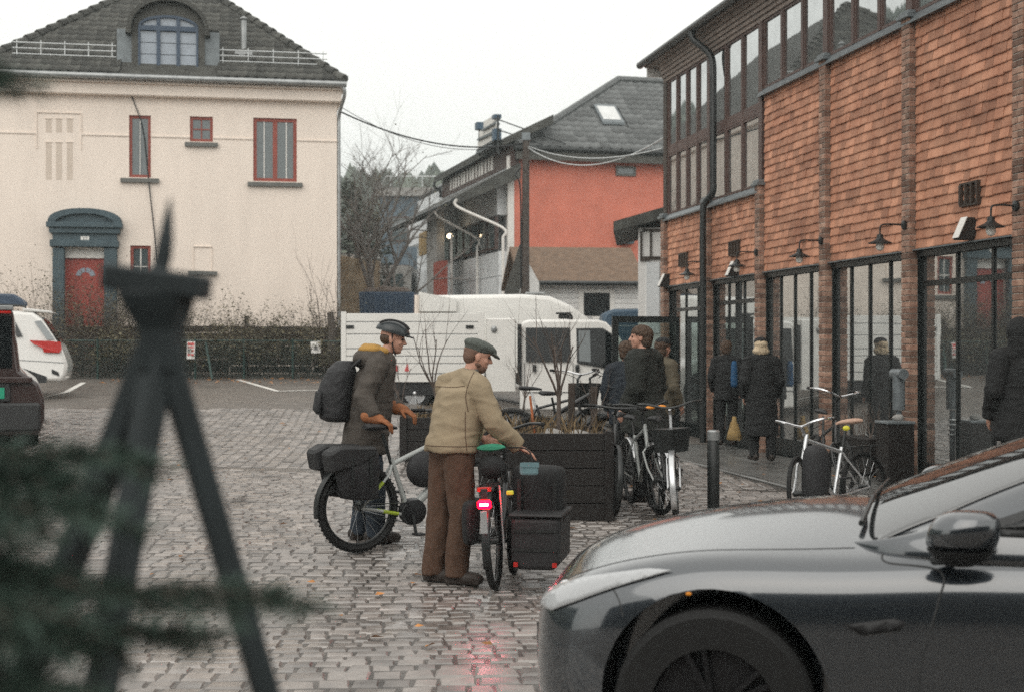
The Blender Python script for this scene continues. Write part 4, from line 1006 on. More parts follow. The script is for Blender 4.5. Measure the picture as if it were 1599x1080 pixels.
def fsign(u0, v0, u1, v1, label, bars, tilt=0):
    d = fy - .05; o = thing('fence_sign', label, 'sign', (PX((u0 + u1) / 2, d), d, PZ((v0 + v1) / 2, d))); o.rotation_euler.y = tilt
    w = (u1 - u0) * d / F; h = (v1 - v0) * d / F
    mb = MB(); mb.box(-w / 2, -.01, -h / 2, w / 2, .0, h / 2); mb.build('sheet', 'paper', o)
    for (x0, z0, x1, z1, m) in bars: mb = MB(); mb.box(-w / 2 + w * x0, -.014, -h / 2 + h * z0, -w / 2 + w * x1, -.0102, -h / 2 + h * z1); mb.build('print', m, o)
fsign(292, 533, 305, 560, 'white notice with red print hung on the wire fence', [(.1, .76, .9, .93, 'print_red'), (.1, .62, .9, .70, 'print_red'), (.15, .40, .4, .55, 'print_grey'), (.6, .4, .85, .55, 'print_red'), (.12, .18, .42, .3, 'print_red'), (.55, .18, .88, .3, 'print_red')], .03)
fsign(486, 533, 501, 551, 'small white notice with a grey picture near the truck', [(.3, .25, .7, .6, 'print_grey')], -.08)
# bare trees
def bare_tree(u, d, h, r, lev, label, seed, lean=(0, 0), m='bark', zb=None, name='bare_tree', spread=.55, kids_=3, fork=3, up=.1):
    rr = random.Random(seed); x = PX(u, d); o = thing(name, label, 'tree', (x, d, (G(x, d) if zb is None else zb) - .05)); mb = MB(); tips = []
    top = Vector((lean[0], lean[1], 1)).normalized() * h * .34; mb.tube([(0, 0, 0), top * .5 + Vector((.03, 0, 0)), top], [r, r * .85, r * .75], 8); mb.build('trunk', m, o, smooth=True)
    cr = MB()
    for k in range(fork):
        a = 2 * pi * k / fork + rr.uniform(-.4, .4); grow(cr, top * rr.uniform(.8, 1), (cos(a) * .55 + lean[0], sin(a) * .55 + lean[1], 1), h * .42, r * .62, lev, rr, spread, kids_, up, tips, .6)
    cr.build('crown', m, o, fix=False); return o, tips
o, tips = bare_tree(572, 44, 5.6, .13, 4, 'spreading bare tree between the cream house and the grey hall', 4, (.12, 0), 'twig_grey', spread=.6, fork=4)
mb = MB(); leaves(mb, tips, 700, .07, .05, rp_); mb.build('foliage', 'leaf_hedge', o, fix=False)
bare_tree(598, 47, 4.6, .09, 3, 'slender bare tree leaning right before the grey hall', 9, (.35, 0), 'twig_grey', spread=.6)
bare_tree(548, 62, 8.5, .16, 4, 'tall bare tree behind the corner of the cream house', 12, (0, 0), 'twig_grey', spread=.5, fork=4)
for (u, d, h, lb) in ((545, 62, 7.4, 'tall dark evergreen close to the corner of the cream house'), (578, 66, 6.0, 'low dark evergreen nearest the blue grey block')):
    x = PX(u, d); o = thing('dark_conifer', lb, 'tree', (x, d, G(x, d) - .1), 0, 'evergreens behind the bare trees'); mb = MB(); mb.tube([(0, 0, 0), (0, 0, h * .8)], [.16, .05], 6); mb.build('trunk', 'bark', o)
    pts = []
    for k in range(500): f = rp_.random() ** .8; a = rp_.uniform(0, 6.3); w = 2.0 * (1 - f) ** .5 * rp_.uniform(.3, 1); pts.append(Vector((w * cos(a), w * sin(a), h * (.18 + .82 * f))))
    mb = MB(); leaves(mb, pts, 1300, .24, .22, rp_); mb.build('crown', 'pine', o, fix=False)
# ---- planters
def planter(x0, x1, y0, y1, h, n, label, z=None):
    zc = G((x0 + x1) / 2, y0) - .02 if z is None else z; o = thing('planter', label, 'planter', (x0, y0, zc)); w, dp = x1 - x0, y1 - y0; ph = h / n
    for j in range(n):
        for (c, s) in (((w / 2, .02, ph * (j + .5)), (w, .04, ph - .007)), ((w / 2, dp - .02, ph * (j + .5)), (w, .04, ph - .007)), ((.02, dp / 2, ph * (j + .5)), (.04, dp - .09, ph - .012)), ((w - .02, dp / 2, ph * (j + .5)), (.04, dp - .09, ph - .012))):
            mb = MB(); mb.cbox(c, s); mb.build('plank', 'planter_wood', o, bevel=.004)
    for sx in (.05, w - .05): mb = MB(); mb.box(sx - .045, -.03, 0, sx + .045, -.001, h + .02); mb.build('corner_post', 'planter_wood', o, bevel=.004)
    mb = MB(); mb.grid(lambda i, j: (.045 + (w - .09) * i, .045 + (dp - .09) * j, h - .07 + .05 * noise.noise((i * 6, j * 6, x0))), 14, 12); mb.build('soil', 'soil', o, smooth=True)
    gm = MB()
    for k in range(150):
        px, py = rp_.uniform(.08, w - .08), rp_.uniform(.08, dp - .08); L = rp_.uniform(.05, .26); a = rp_.uniform(0, 6.3); b = rp_.uniform(.1, .8); gm.cur = rp_.random()
        tp = Vector((px + L * b * cos(a), py + L * b * sin(a), h - .07 + L)); s = Vector((-sin(a), cos(a), 0)) * .006; p = Vector((px, py, h - .08))
        gm.add([p - s, p + s, (p + tp) / 2 + s + Vector((0, 0, L * .15)), tp, (p + tp) / 2 - s + Vector((0, 0, L * .15))], [(0, 1, 2, 3, 4)])
    tag(gm.build('dry_grass', 'dry_grass', o, fix=False), kind='stuff'); return o
planter(-.32, .98, 13.6, 15.0, .84, 5, 'large dark wooden planter box with dry grass beside the cargo bike')
planter(PX(628, 18.6), PX(800, 18.6), 18.2, 19.6, .62, 4, 'lower dark wooden planter behind the man in khaki')
planter(.35, 1.75, 17.2, 18.4, .5, 3, 'low dark planter farther back before the white cab')
def sapling(u, d, z, h, label, seed, lean=(0, 0), m='twig', r=.022, spread=.38):
    rr = random.Random(seed); o = thing('sapling', label, 'sapling', (PX(u, d), d, z)); mb = MB(); top = Vector((lean[0], lean[1], h * .38)); mb.tube([(0, 0, -.2), top * .5, top], [r, r * .9, r * .8], 7); mb.build('trunk', m, o, smooth=True)
    cr = MB()
    for k in range(5):
        a = rr.uniform(0, 6.3); grow(cr, top * rr.uniform(.75, 1), (cos(a) * .42 + lean[0], sin(a) * .3, 1), h * rr.uniform(.4, .62), r * .5, 2, rr, spread * 1.3, 2, .12, None, .5)
    cr.build('crown', m, o, fix=False); return o
sapling(873, 14.3, .78, 1.25, 'bare sapling rising from the big planter before the white cab', 3, (.0, 0), r=.026)
sapling(690, 18.8, .75, 1.35, 'bare sapling between the cyclist and the man in khaki', 8, (-.12, 0))
sapling(648, 18.7, .75, .85, 'small thin bare sapling nearest the cyclist, leaning left', 15, (-.22, 0), r=.014)
sapling(815, 18.9, .75, .95, 'thin bare sapling beside the orange stake', 31, (.05, 0), r=.014)
sapling(910, 14.6, .78, .7, 'thin leaning bare twig at the right end of the big planter', 44, (.15, 0), r=.010)
st = thing('orange_stake', 'thin orange brown stake stuck upright in the big planter', 'stake', (PX(836, 14.1), 14.1, .74)); mb = MB(); mb.tube([(0, 0, 0), (-.02, 0, .25), (-.05, 0, .5)], [.017, .014, .011], 7); mb.build('rod', 'orange_stake', st)
for (u, d, h, lb) in ((893, 17.0, 1.18, 'short dark wooden post left of the pair before the white cab'), (928, 17.1, 1.15, 'short dark wooden post right of the pair before the white cab')):
    o = thing('wooden_post', lb, 'post', (PX(u, d), d, G(PX(u, d), d))); mb = MB(); mb.box(-.04, -.04, 0, .04, .04, h); mb.build('post', 'dark_wood', o, bevel=.006)
for (u, v, d, s, lb) in ((862, 655, 14.25, .11, 'mossy round stone in the big planter'), (905, 668, 14.2, .09, 'grey stone at the right end of the big planter')):
    o = thing('stone', lb, 'stone', (PX(u, d), d, .80)); mb = MB(); mb.ell((0, 0, .03), (s * 1.2, s, s * .8), None, 10, 7); mb.v = [tuple(Vector(p) * (1 + .18 * noise.noise(Vector(p) * 9 + Vector((u, 0, 0))))) for p in mb.v]; mb.build('rock', 'concrete', o, smooth=True)
# ---- fir branches in the near left foreground
FT = thing('fir_tree', 'dark green fir with blurred branches reaching in from the left edge', 'tree', (-1.05, 1.5, 0)); rf = random.Random(2)
mb = MB(); mb.tube([(0, 0, 0), (0, 0, 1.3), (0, 0, 2.5)], [.045, .03, .008], 8); mb.build('trunk', 'bark', FT, smooth=True)
def firbranch(end, z0, dens=1.0):
    wood = MB(); nd = MB(); a = Vector((0, 0, z0)); b = Vector(end) - Vector((-1.05, 1.5, 0)); m = (a + b) / 2 + Vector((0, 0, .04))
    path = bez([a, m, b], 10); wood.tube(path, [.008 - .0055 * i / (len(path) - 1) for i in range(len(path))], 5)
    tw = [(path, 1)]
    for i in range(4, len(path) - 1):
        d = (path[i + 1] - path[i]).normalized()
        for s in (-1, 1):
            L = .22 * (1 - i / len(path)) + .05; sd = (d + Vector((-d.y, d.x, rf.uniform(-.25, .2))) * s * .9).normalized(); q = [path[i] + sd * L * k / 5 - Vector((0, 0, .012 * (k / 5) ** 2)) for k in range(6)]; wood.tube(q, [.003, .0028, .0025, .002, .0017, .001], 3); tw.append((q, 0))
    for q, mainb in tw:
        for i in range(len(q) - 1):
            d = (q[i + 1] - q[i]); n = max(2, int(d.length / .0017 * dens)); dn = d.normalized(); u = dn.orthogonal().normalized(); w = dn.cross(u)
            for k in range(n):
                an = rf.uniform(0, 6.3); rad = u * cos(an) + w * sin(an); p = q[i] + d * rf.random(); L = rf.uniform(.015, .026); t = p + (rad * .85 + dn * .6) * L; e = rad.cross(dn) * .0016; nd.cur = rf.random()
                nd.add([p - e, p + e, t + e * .5, t - e * .5], [(0, 1, 2, 3)])
    o = wood.build('branch', 'bark', FT, fix=False); nd.build('needles', 'fir', o, fix=False)
def fp(u, v, d): return (PX(u, d), d, PZ(v, d))
for (u, v, d, z0) in ((445, 928, 1.4, 1.36), (205, 712, 1.5, 1.5), (150, 800, 1.34, 1.48), (110, 985, 1.3, 1.33), (75, 905, 1.28, 1.4), (60, 1060, 1.25, 1.25), (300, 985, 1.5, 1.3), (90, 745, 1.45, 1.5), (-20, 830, 1.2, 1.45), (-16, 112, 1.42, 1.9), (150, 1120, 1.3, 1.15), (40, 960, 1.15, 1.4), (100, 1090, 1.15, 1.25), (20, 880, 1.4, 1.42)): firbranch(fp(u, v, d), z0)
# ---- dark wooden tripod with spike, very near
TD = 1.75; TP = thing('wooden_tripod', 'blurred dark wooden tripod with flared block head and pointed spike in the near foreground', 'tripod', (PX(255, TD), TD, 0))
def tp(u, v, dd=0): return Vector(((u - 255) * TD / F, dd, PZ(v, TD)))
ft = Matrix.Rotation(R(6.5), 3, 'Y')
mb = MB(); mb.tube([tp(248, 428), tp(252, 415), tp(255, 402), tp(259, 375), tp(263, 340), tp(266.5, 309)], [.014, .0105, .0112, .010, .006, .001], 12); mb.build('spike', 'fir_wood', TP, smooth=50)
mb = MB(); mb.cbox(tp(246, 441), (.122, .07, .031), ft); mb.build('head_block', 'fir_wood', TP, bevel=.004)
mb = MB(); c = [tp(245, 455), tp(248, 480), tp(252, 515), tp(252, 580)]; wv = [.048, .042, .029, .027]; 
mb.frus([(c[i], wv[i] * 1.2, wv[i], rz(pi / 4)) for i in range(4)], 4); mb.build('neck', 'fir_wood', TP, bevel=.003)
for (a, b, e, w) in ((tp(240, 540), tp(150, 745), (-.55, .35), .034), (tp(250, 545), tp(190, 1000), (-.18, -.28), .033), (tp(258, 545), tp(392, 1050), (.52, .2), .032)):
    d = (b - a); k = (a.z) / -d.z; foot = a + d * k; foot.y = e[1]
    mb = MB(); mb.bar(a, foot, w, w); mb.build('leg', 'fir_wood', TP, bevel=.004)
p = tp(345, 800); mb = MB(); mb.tube([p + Vector((-.01, .1, 0)), p + Vector((.012, .1, .004))], .003, 6); mb.build('screw', 'black_metal', TP)
# ================================================================== VEHICLES
def shear(mb, belt, top, inset, yc):                   # narrow the body above the belt line
    mb.v = [(x, yc + (y - yc) * (1 - inset * max(0, min(1, (z - belt) / (top - belt)))), z) for (x, y, z) in mb.v]; return mb
def wheel(par, x, y, z, r, w, name='wheel', spokes=5, m='alloy', side=-1):
    o = thing(name, None, None); o.parent = par; o.location = (x, y, z)
    M = rx(pi / 2); mb = MB(); mb.lathe([(r * .62, -w / 2), (r * .93, -w / 2), (r, -w / 2 + .03), (r, w / 2 - .03), (r * .93, w / 2), (r * .62, w / 2)], 36, M, caps=False); mb.build('tyre', 'rubber', o, smooth=40)
    mb = MB(); mb.lathe([(.02, -w * .3), (r * .60, -w * .3), (r * .655, -w / 2 + .005), (r * .655, w / 2 - .005), (r * .6, w * .3), (.02, w * .3)], 30, M)
    for k in range(spokes):
        a = 2 * pi * k / spokes
        for da in (-.13, .13): mb.bar((.05 * cos(a), side * w * .36, .05 * sin(a)), (r * .62 * cos(a + da), side * w * .42, r * .62 * sin(a + da)), .035, .02)
    mb.cap((0, side * w * .3, 0), (0, side * w * .42, 0), .06, .05); mb.build('rim', m, o, smooth=40)
    return o
def part_panel(par, name, m, poly, y, t=.012, parent_axis='y'):
    mb = MB(); mb.prism(poly, 'y', y - t, y); return mb.build(name, m, par)
# ---- white dropside truck with crew cab
TD_ = 28.0; tx = PX(533, TD_); tz = G(tx + 2.5, TD_)
TK_ = thing('dropside_truck', 'white crew cab truck with high ribbed dropside bed behind the two men', 'truck', (tx, TD_, tz), 0)
def t_(u, v): return (u - 533) * TD_ / F, PZ(v, TD_) - tz
def trect(u0, v0, u1, v1): a = t_(u0, v1); b = t_(u1, v0); return [(a[0], a[1]), (b[0], a[1]), (b[0], b[1]), (a[0], b[1])]
WY = 2.0
edges_ = [583, 567.5, 556, 544.5, 522, 503, 489]
for a, b in zip(edges_[:-1], edges_[1:]):
    r = trect(541, b, 747, a); mb = MB(); mb.box(r[0][0], .0, r[0][1] + .012, r[1][0], .035, r[2][1] - .008); mb.build('side_board', 'van_white', TK_, bevel=.006)
    mb = MB(); mb.box(r[0][0], WY - .035, r[0][1] + .012, r[1][0], WY, r[2][1] - .008); mb.build('side_board', 'van_white', TK_)
    mb = MB(); mb.box(.03, .06, r[0][1] + .012, .06, WY - .06, r[2][1] - .008); mb.build('tail_board', 'van_white', TK_)
    mb = MB(); mb.box(r[0][0], .012, r[0][1] - .006, r[1][0], .03, r[0][1] + .011); mb.build('board_joint', 'zinc', TK_)
for (u0, u1) in ((533, 541), (747, 757)):
    r = trect(u0, 487, u1, 596); mb = MB(); mb.box(r[0][0], -.012, r[0][1], r[1][0], .05, r[2][1]); mb.build('bed_post', 'van_white', TK_, bevel=.006)
    mb = MB(); mb.box(r[0][0], WY - .05, r[0][1], r[1][0], WY + .012, r[2][1]); mb.build('bed_post', 'van_white', TK_)
for u in (548, 735): r = trect(u - 7, 508, u + 5, 513); mb = MB(); mb.box(r[0][0], -.02, r[0][1], r[1][0], 0, r[2][1]); mb.build('latch', 'black_metal', TK_)
r = trect(533, 584, 757, 596); mb = MB(); mb.box(r[0][0], -.02, r[0][1], r[1][0], WY + .02, r[2][1]); mb.build('bed_frame', 'van_white', TK_, bevel=.006)
r = trect(632, 570, 639, 579); mb = MB(); mb.add([(r[0][0], -.016, r[0][1]), (r[1][0], -.016, r[0][1]), (r[0][0] + .06, -.016, r[2][1] + .05)], [(0, 1, 2)]); mb.build('red_marking', 'print_red', TK_)
r = trect(612, 570, 622, 579); mb = MB(); mb.box(r[0][0], -.014, r[0][1], r[1][0], -.002, r[2][1]); mb.build('red_marking', 'print_red', TK_)
mb = MB(); mb.box(.4, .55, .52, 5.2, .7, .72).box(.4, 1.3, .52, 5.2, 1.45, .72); mb.build('chassis', 'van_plastic', TK_)
mb = MB(); mb.box(.5, .02, .6, 2.75, 1.98, .735); mb.build('underbed', 'van_plastic', TK_)
mb = MB(); mb.box(.15, .02, .30, 2.9, .05, .60); mb.build('underbed_shade_panel', 'black_matte', TK_)  # black panel added to stand in for the shade under the bed
r = trect(759, 497, 806, 612); mb = MB(); mb.box(r[0][0], .02, r[0][1], r[1][0], WY - .02, r[2][1]); mb.build('tool_locker', 'van_white', TK_, bevel=.02)
r = trect(768, 508, 776, 518); mb = MB(); mb.ell((r[0][0] + .05, .0, r[0][1] + .05), (.06, .03, .07)); mb.build('locker_lamp', 'zinc', TK_)
r = trect(808.5, 506, 815, 600); mb = MB(); mb.box(r[0][0], -.03, r[0][1], r[1][0], .05, r[2][1]); mb.build('exhaust_stack', 'black_metal', TK_, bevel=.01)
cabp = [(812, 640), (812, 512), (816, 502), (826, 499), (935, 499), (948, 503), (966, 522), (990, 560), (1022, 572), (1036, 588), (1040, 640)]
P = [t_(*q) for q in cabp]; mb = MB(); mb.prism(P, 'y', .0, WY); belt = t_(0, 566)[1]; topz = t_(0, 499)[1]; shear(mb, belt, topz, .10, WY / 2); CB = mb.build('cab', 'van_white', TK_, bevel=.05, seg=3)
CB.data.set_sharp_from_angle(angle=R(60))
def tpoly(name, m, pts, off=.006, parent=TK_, th=.01):
    mb = MB(); Q = [t_(*q) for q in pts]; vs = []
    for o_ in (off, off - th):
        for (x, z) in Q:
            k = max(0, min(1, (z - belt) / (topz - belt))) * .10 * WY / 2; vs.append((x, k - o_, z))
    n = len(Q); mb.add(vs, [tuple(range(n)), tuple(range(n, 2 * n))[::-1]] + [(i, (i + 1) % n, n + (i + 1) % n, n + i) for i in range(n)]); return mb.build(name, m, parent)
tpoly('rear_door_window', 'glass_dark', [(823, 513), (890, 513), (890, 563), (823, 563)])
tpoly('window_seal', 'van_plastic', [(821.5, 511.5), (891.5, 511.5), (891.5, 564.5), (821.5, 564.5)], .003)
fw = [(902, 514), (941, 513.5), (954, 522), (963, 540), (963, 576), (955, 576), (940, 572), (903, 565)]
tpoly('front_door_window', 'glass_dark', fw, .007); tpoly('window_seal', 'van_plastic', [(900.5, 512.5), (942, 512), (956, 521), (965, 540), (965, 578), (954, 578), (940, 574), (901.5, 566.5)], .003)
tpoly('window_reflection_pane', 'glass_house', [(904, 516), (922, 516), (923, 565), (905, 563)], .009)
for u in (819.5, 895.5, 962): tpoly('door_gap', 'van_plastic', [(u - .5, 640 if u < 900 else 640), (u + .5, 640), (u + .5, 566), (u - .5, 566)], .002)
tpoly('door_gap', 'van_plastic', [(819.5, 611.5), (990, 611.5), (990, 612.6), (819.5, 612.6)], .002)
for u in (832, 899): tpoly('door_handle', 'black_metal', [(u, 569), (u + 6, 569), (u + 6, 580), (u, 580)], .04, th=.04)
mb = MB(); q = t_(973, 556); mb.box(q[0] - .07, -.24, q[1], q[0] + .1, -.02, q[1] + .3); mb.build('side_mirror', 'van_plastic', TK_, bevel=.04)
q = t_(882, 497); mb = MB(); mb.box(q[0] - .1, .55, q[1], q[0] + .1, .75, q[1] + .09).box(q[0] - .16, .5, q[1] + .09, q[0] + .16, .8, q[1] + .13); mb.build('roof_bracket', 'black_metal', TK_, bevel=.02)
q = t_(893, 497); mb = MB(); mb.cap((q[0], .6, q[1]), (q[0], .6, q[1] + .05), .06, .05); mb.build('beacon', 'black_metal', TK_)
mb = MB(); mb.box(t_(814, 0)[0], .04, .32, t_(1030, 0)[0], WY - .04, .52); mb.build('underbody', 'van_plastic', TK_)
for (u, yy) in ((648, .14), (648, WY - .14), (990, .12), (990, WY - .12)): wheel(TK_, t_(u, 0)[0], yy, .34, .345, .22, m='silver', side=-1 if yy < 1 else 1)
mb = MB(); mb.lathe([(.40, -.01), (.40, .01)], 28, rx(pi / 2), (t_(990, 0)[0], -.004, .36)); mb.build('wheel_arch', 'van_plastic', TK_)
mb = MB(); mb.box(t_(1036, 0)[0], .1, .3, t_(1042, 0)[0] + .05, WY - .1, .7); mb.build('front_bumper', 'van_plastic', TK_, bevel=.03)
# ---- high roof vans
def van(u0, d, name, label, m, s=1.0, uf=1.0, extra=False, dark=False):
    x0 = PX(u0, d); z0 = G(x0 + 2, d); o = thing(name, label, 'van', (x0, d, z0))
    prof = [(0, .45), (-.02, 1.2), (.06, 2.35), (.12, 2.52), (.35, 2.6), (2.6, 2.63), (3.3, 2.58), (3.75, 2.38), (4.2, 2.08), (4.75, 1.45), (5.25, 1.25), (5.42, 1.0), (5.45, .45)]
    mb = MB(); mb.prism([(x * s, z * s) for x, z in prof], 'y', 0, 1.95); shear(mb, 1.2 * s, 2.6 * s, .14, .97); b = mb.build('body', m, o, bevel=.09, seg=3); b.data.set_sharp_from_angle(angle=R(50))
    def vp(nm, mm, pts, off=.006):
        mb = MB(); vs = []
        for q in (off, off - .012):
            for (x, z) in pts: k = max(0, min(1, (z - 1.2 * s) / (1.4 * s))) * .14 * .97; vs.append((x * s, k - q, z * s))
        n = len(pts); mb.add(vs, [tuple(range(n)), tuple(range(n, 2 * n))[::-1]] + [(i, (i + 1) % n, n + (i + 1) % n, n + i) for i in range(n)]); mb.build(nm, mm, o)
    vp('front_window', 'glass_dark', [(3.35, 1.42), (3.35, 2.02), (3.95, 2.02), (4.2, 1.85), (4.5, 1.42)])
    for x in (1.55, 3.2): vp('panel_gap', 'zinc', [(x, .5), (x + .012, .5), (x + .012, 2.5), (x, 2.5)], .002)
    vp('panel_crease', 'zinc', [(.1, 2.16), (3.7, 2.16), (3.7, 2.175), (.1, 2.175)], .002)
    mb = MB(); mb.add([(p[0] * s, y, p[1] * s) for y in (.2, 1.75) for p in ((4.26, 2.07), (4.76, 1.48))], [(0, 1, 3, 2)]); w = mb.build('windscreen', 'glass_dark', o); w.location = (.03, 0, .03)
    for x in (.95, 4.45):
        for yy in (.12, 1.83): wheel(o, x * s, yy, .34, .345, .22, m='silver', side=-1 if yy < 1 else 1)
    if extra:
        mb = MB(); mb.tube([(.05, .02, 1.9 * s), (.05, .02, 2.6 * s)], .06, 6); mb.build('rear_post', 'plaster_cream', o)
        mb = MB(); mb.prism([(.1, 2.2 * s), (.1, 2.68 * s), (.95, 2.5 * s), (.95, 2.2 * s)], 'y', .015, .06); mb.build('roof_deflector', 'van_white', o)
        mb = MB(); mb.box(2.7 * s, .6, 2.635 * s, 3.2 * s, 1.1, 2.70 * s); mb.build('roof_vent', 'zinc', o, bevel=.02)
    return o
van(648, 32.4, 'high_roof_van', 'white high roof van parked just behind the dropside truck', 'van_white', .935, extra=True)
van(938, 37.0, 'blue_van', 'blue van roof glimpsed between the white van and the annex', 'sign_blue', 1.0)
# ---- blue container and street clutter
o = thing('blue_container', 'blue waste container beside the bare tree', 'container', (PX(566, 40), 40, G(-4.2, 40))); mb = MB(); w = 75 * 40 / F; zc = PZ(456, 40) - o.location.z
mb.prism([(0, .1), (w, .1), (w + .1, zc), (-.1, zc)], 'y', 0, 1.5); mb.build('bin', 'dumpster', o, bevel=.02)
for k in range(5): mb = MB(); x = .1 + (w - .2) * k / 4; mb.box(x - .04, -.06, .15, x + .04, -.001, zc - .05); mb.build('rib', 'dumpster', o)
mb = MB()
for k in range(9): mb.ell((.15 + rp_.random() * (w - .3), .4 + rp_.random() * .7, zc), (.25, .2, .14 + .08 * rp_.random()), None, 8, 5)
mb.build('rubbish', 'twig', o)
# ---- simple cars at the left edge
def poly_part(par, nm, mm, pts, y0, y1, bev=0, axis='y'):
    mb = MB(); mb.prism(pts, axis, y0, y1); return mb.build(nm, mm, par, bevel=bev, seg=2)
d = 26.6; x = PX(104, d); WS = thing('white_estate_car', 'white estate car with red wraparound tail lamp and roof box at the left edge', 'car', (x, d, G(x - 1, d)), pi + R(14))
# local x forward = left in the photo, seen from its left side; local +y faces the camera
pr = [(.06, .32), (0, .45), (-.03, .62), (.02, .78), (.10, .98), (.16, 1.05), (.45, 1.5), (.62, 1.62), (1.5, 1.68), (2.4, 1.62), (3.25, 1.08), (4.2, .95), (4.45, .75), (4.5, .35)]
mb = MB(); mb.prism(pr, 'y', -1.85, 0); shear(mb, 1.0, 1.68, .26, -.92); b = mb.build('body', 'car_white', WS, bevel=.07, seg=3); b.data.set_sharp_from_angle(angle=R(50))
def wq(nm, mm, pts, off=.008, inset=.26):
    mb = MB(); vs = []
    for q in (off, off - .014):
        for (xx, zz) in pts: k = max(0, min(1, (zz - 1.0) / .68)) * inset * .92; vs.append((xx, -k + q, zz))
    n = len(pts); mb.add(vs, [tuple(range(n)), tuple(range(n, 2 * n))] + [(i, (i + 1) % n, n + (i + 1) % n, n + i) for i in range(n)]); return mb.build(nm, mm, WS)
wq('tail_lamp', 'red_plastic', [(.08, .92), (.10, 1.06), (.36, 1.08), (.66, 1.09), (.58, 1.02), (.42, .95), (.4, .87), (.12, .86)], .03)
wq('side_window', 'glass_dark', [(.78, 1.16), (.95, 1.5), (2.3, 1.52), (3.0, 1.14)])
wq('rear_quarter_glass', 'glass_house', [(.2, 1.1), (.46, 1.46), (.58, 1.44), (.34, 1.1)], .012)
wq('bumper_crease', 'zinc', [(.05, .66), (.9, .72), (.9, .735), (.05, .68)], .004); wq('sill_cladding', 'van_plastic', [(.35, .3), (.35, .42), (1.1, .7), (4.2, .5), (4.2, .3)], .012); wq('exhaust_cutout', 'van_plastic', [(.12, .42), (.14, .5), (.26, .56), (.26, .48)], .012)
mb = MB(); mb.prism([(.24, 1.60), (.30, 1.64), (.8, 1.7), (.8, 1.64)], 'y', -1.6, -.24); mb.build('roof_spoiler', 'car_white', WS, bevel=.01)
mb = MB(); mb.tube(bez([(.75, -.26, 1.66), (.9, -.26, 1.74), (2.2, -.26, 1.74), (2.4, -.26, 1.64)], 5), .018, 6); mb.build('roof_rail', 'black_metal', WS)
mb = MB(); mb.add([(.14, -1.65, 1.08), (.14, -.2, 1.08), (.44, -.28, 1.48), (.44, -1.57, 1.48)], [(0, 1, 2, 3)]); w = mb.build('rear_window', 'glass_dark', WS); w.location.x = -.02
for xx in (.95, 3.6):
    for yy in (-.12, -1.73): wheel(WS, xx, yy, .33, .335, .22, m='silver', side=1 if yy > -1 else -1)
RB = thing('roof_box', 'dark blue roof box on the white estate car', 'roof box', (x - .86, d + .22, G(x - 1, d) + 1.72), pi + R(14))
mb = MB(); mb.prism([(0, .02), (.02, .12), (.2, .24), (1.3, .28), (1.9, .16), (2.0, .04)], 'y', -.8, 0); mb.build('shell', 'window_blue', RB, bevel=.04, seg=2)
# maroon van, rear towards the camera
d = 18.4; xr_ = PX(70, d); MV = thing('maroon_van', 'dark maroon van with green number plate cut off by the left edge', 'van', (xr_, d, G(xr_ - .8, d)), R(19))
zz = lambda v: PZ(v, d) - MV.location.z
half = [(0, zz(655)), (.0, zz(622)), (-.07, zz(598)), (-.2, zz(586)), (-.3, zz(578)), (-.36, zz(520)), (-.38, zz(486)), (-.45, zz(478))]
prof = [(-.06, zz(678))] + half + [(-1.55, zz(478)), (-1.9, zz(578)), (-2.1, zz(622)), (-2.04, zz(678))]
mb = MB(); mb.prism(prof, 'y', .0, 4.2); b = mb.build('body', 'car_maroon', MV, bevel=.05, seg=3); b.data.set_sharp_from_angle(angle=R(50))
def mvb(nm, mm, u0, v0, u1, v1, y0=-.02, bev=.01): mb = MB(); mb.box(PX(u0, d) - xr_, y0, zz(v1), PX(u1, d) - xr_, .06, zz(v0)); return mb.build(nm, mm, MV, bevel=bev)
mvb('rear_window', 'glass_dark', -90, 494, 22, 574); mvb('bumper', 'van_plastic', -100, 628, 64, 672, -.1, .03); mvb('number_plate', 'plate_green', -30, 604, 11, 621, -.045, 0); mvb('roof_trim', 'zinc', -80, 478, 24, 485, -.06); mvb('high_brake_lamp', 'red_plastic', -60, 486, 21, 490.5, -.05)
mvb('plate_recess', 'van_plastic', -50, 596, 20, 626, -.03)
mvb('bumper_trim', 'car_maroon', -90, 588, 52, 597, -.06)
for xx in (-.18, -1.9): wheel(MV, 0, 0, .33, .34, .22).location = (xx, .75, .33)
for w in [c for c in kids(MV) if c.name.startswith('wheel')]: w.rotation_euler.z = pi / 2
# ---- the grey car in the right foreground
from mathutils.bvhtree import BVHTree
FC = thing('grey_car', 'dark grey metallic car in the right foreground facing left', 'car', (.985, 6.14, 0), R(165))
FM = Matrix.Translation((.965, 6.14, 0)) @ Matrix.Rotation(R(165), 4, 'Z')
def interp(tab, x):
    tab = sorted(tab)
    if x <= tab[0][0]: return tab[0][1]
    for (a, b), (c, e) in zip(tab[:-1], tab[1:]):
        if x <= c: f = (x - a) / (c - a); return b + (e - b) * f
    return tab[-1][1]
XS = [.895, .87, .82, .74, .62, .45, .2, 0, -.25, -.5, -.8, -1.2, -1.8, -2.5, -3.1, -3.5, -3.75, -3.86]
HW = [(.895, .40), (.87, .60), (.82, .74), (.74, .83), (.62, .895), (.45, .935), (.2, .962), (0, .97), (-.5, .962), (-1.2, .95), (-2.2, .955), (-3, .965), (-3.5, .90), (-3.75, .78), (-3.86, .55)]
ZH = [(.895, .65), (.87, .70), (.82, .755), (.74, .81), (.62, .86), (.45, .91), (.2, .96), (0, .99), (-.25, 1.025), (-.5, 1.05), (-.8, 1.03), (-1.2, 1.03), (-3.2, 1.05), (-3.6, 1.02), (-3.86, .85)]
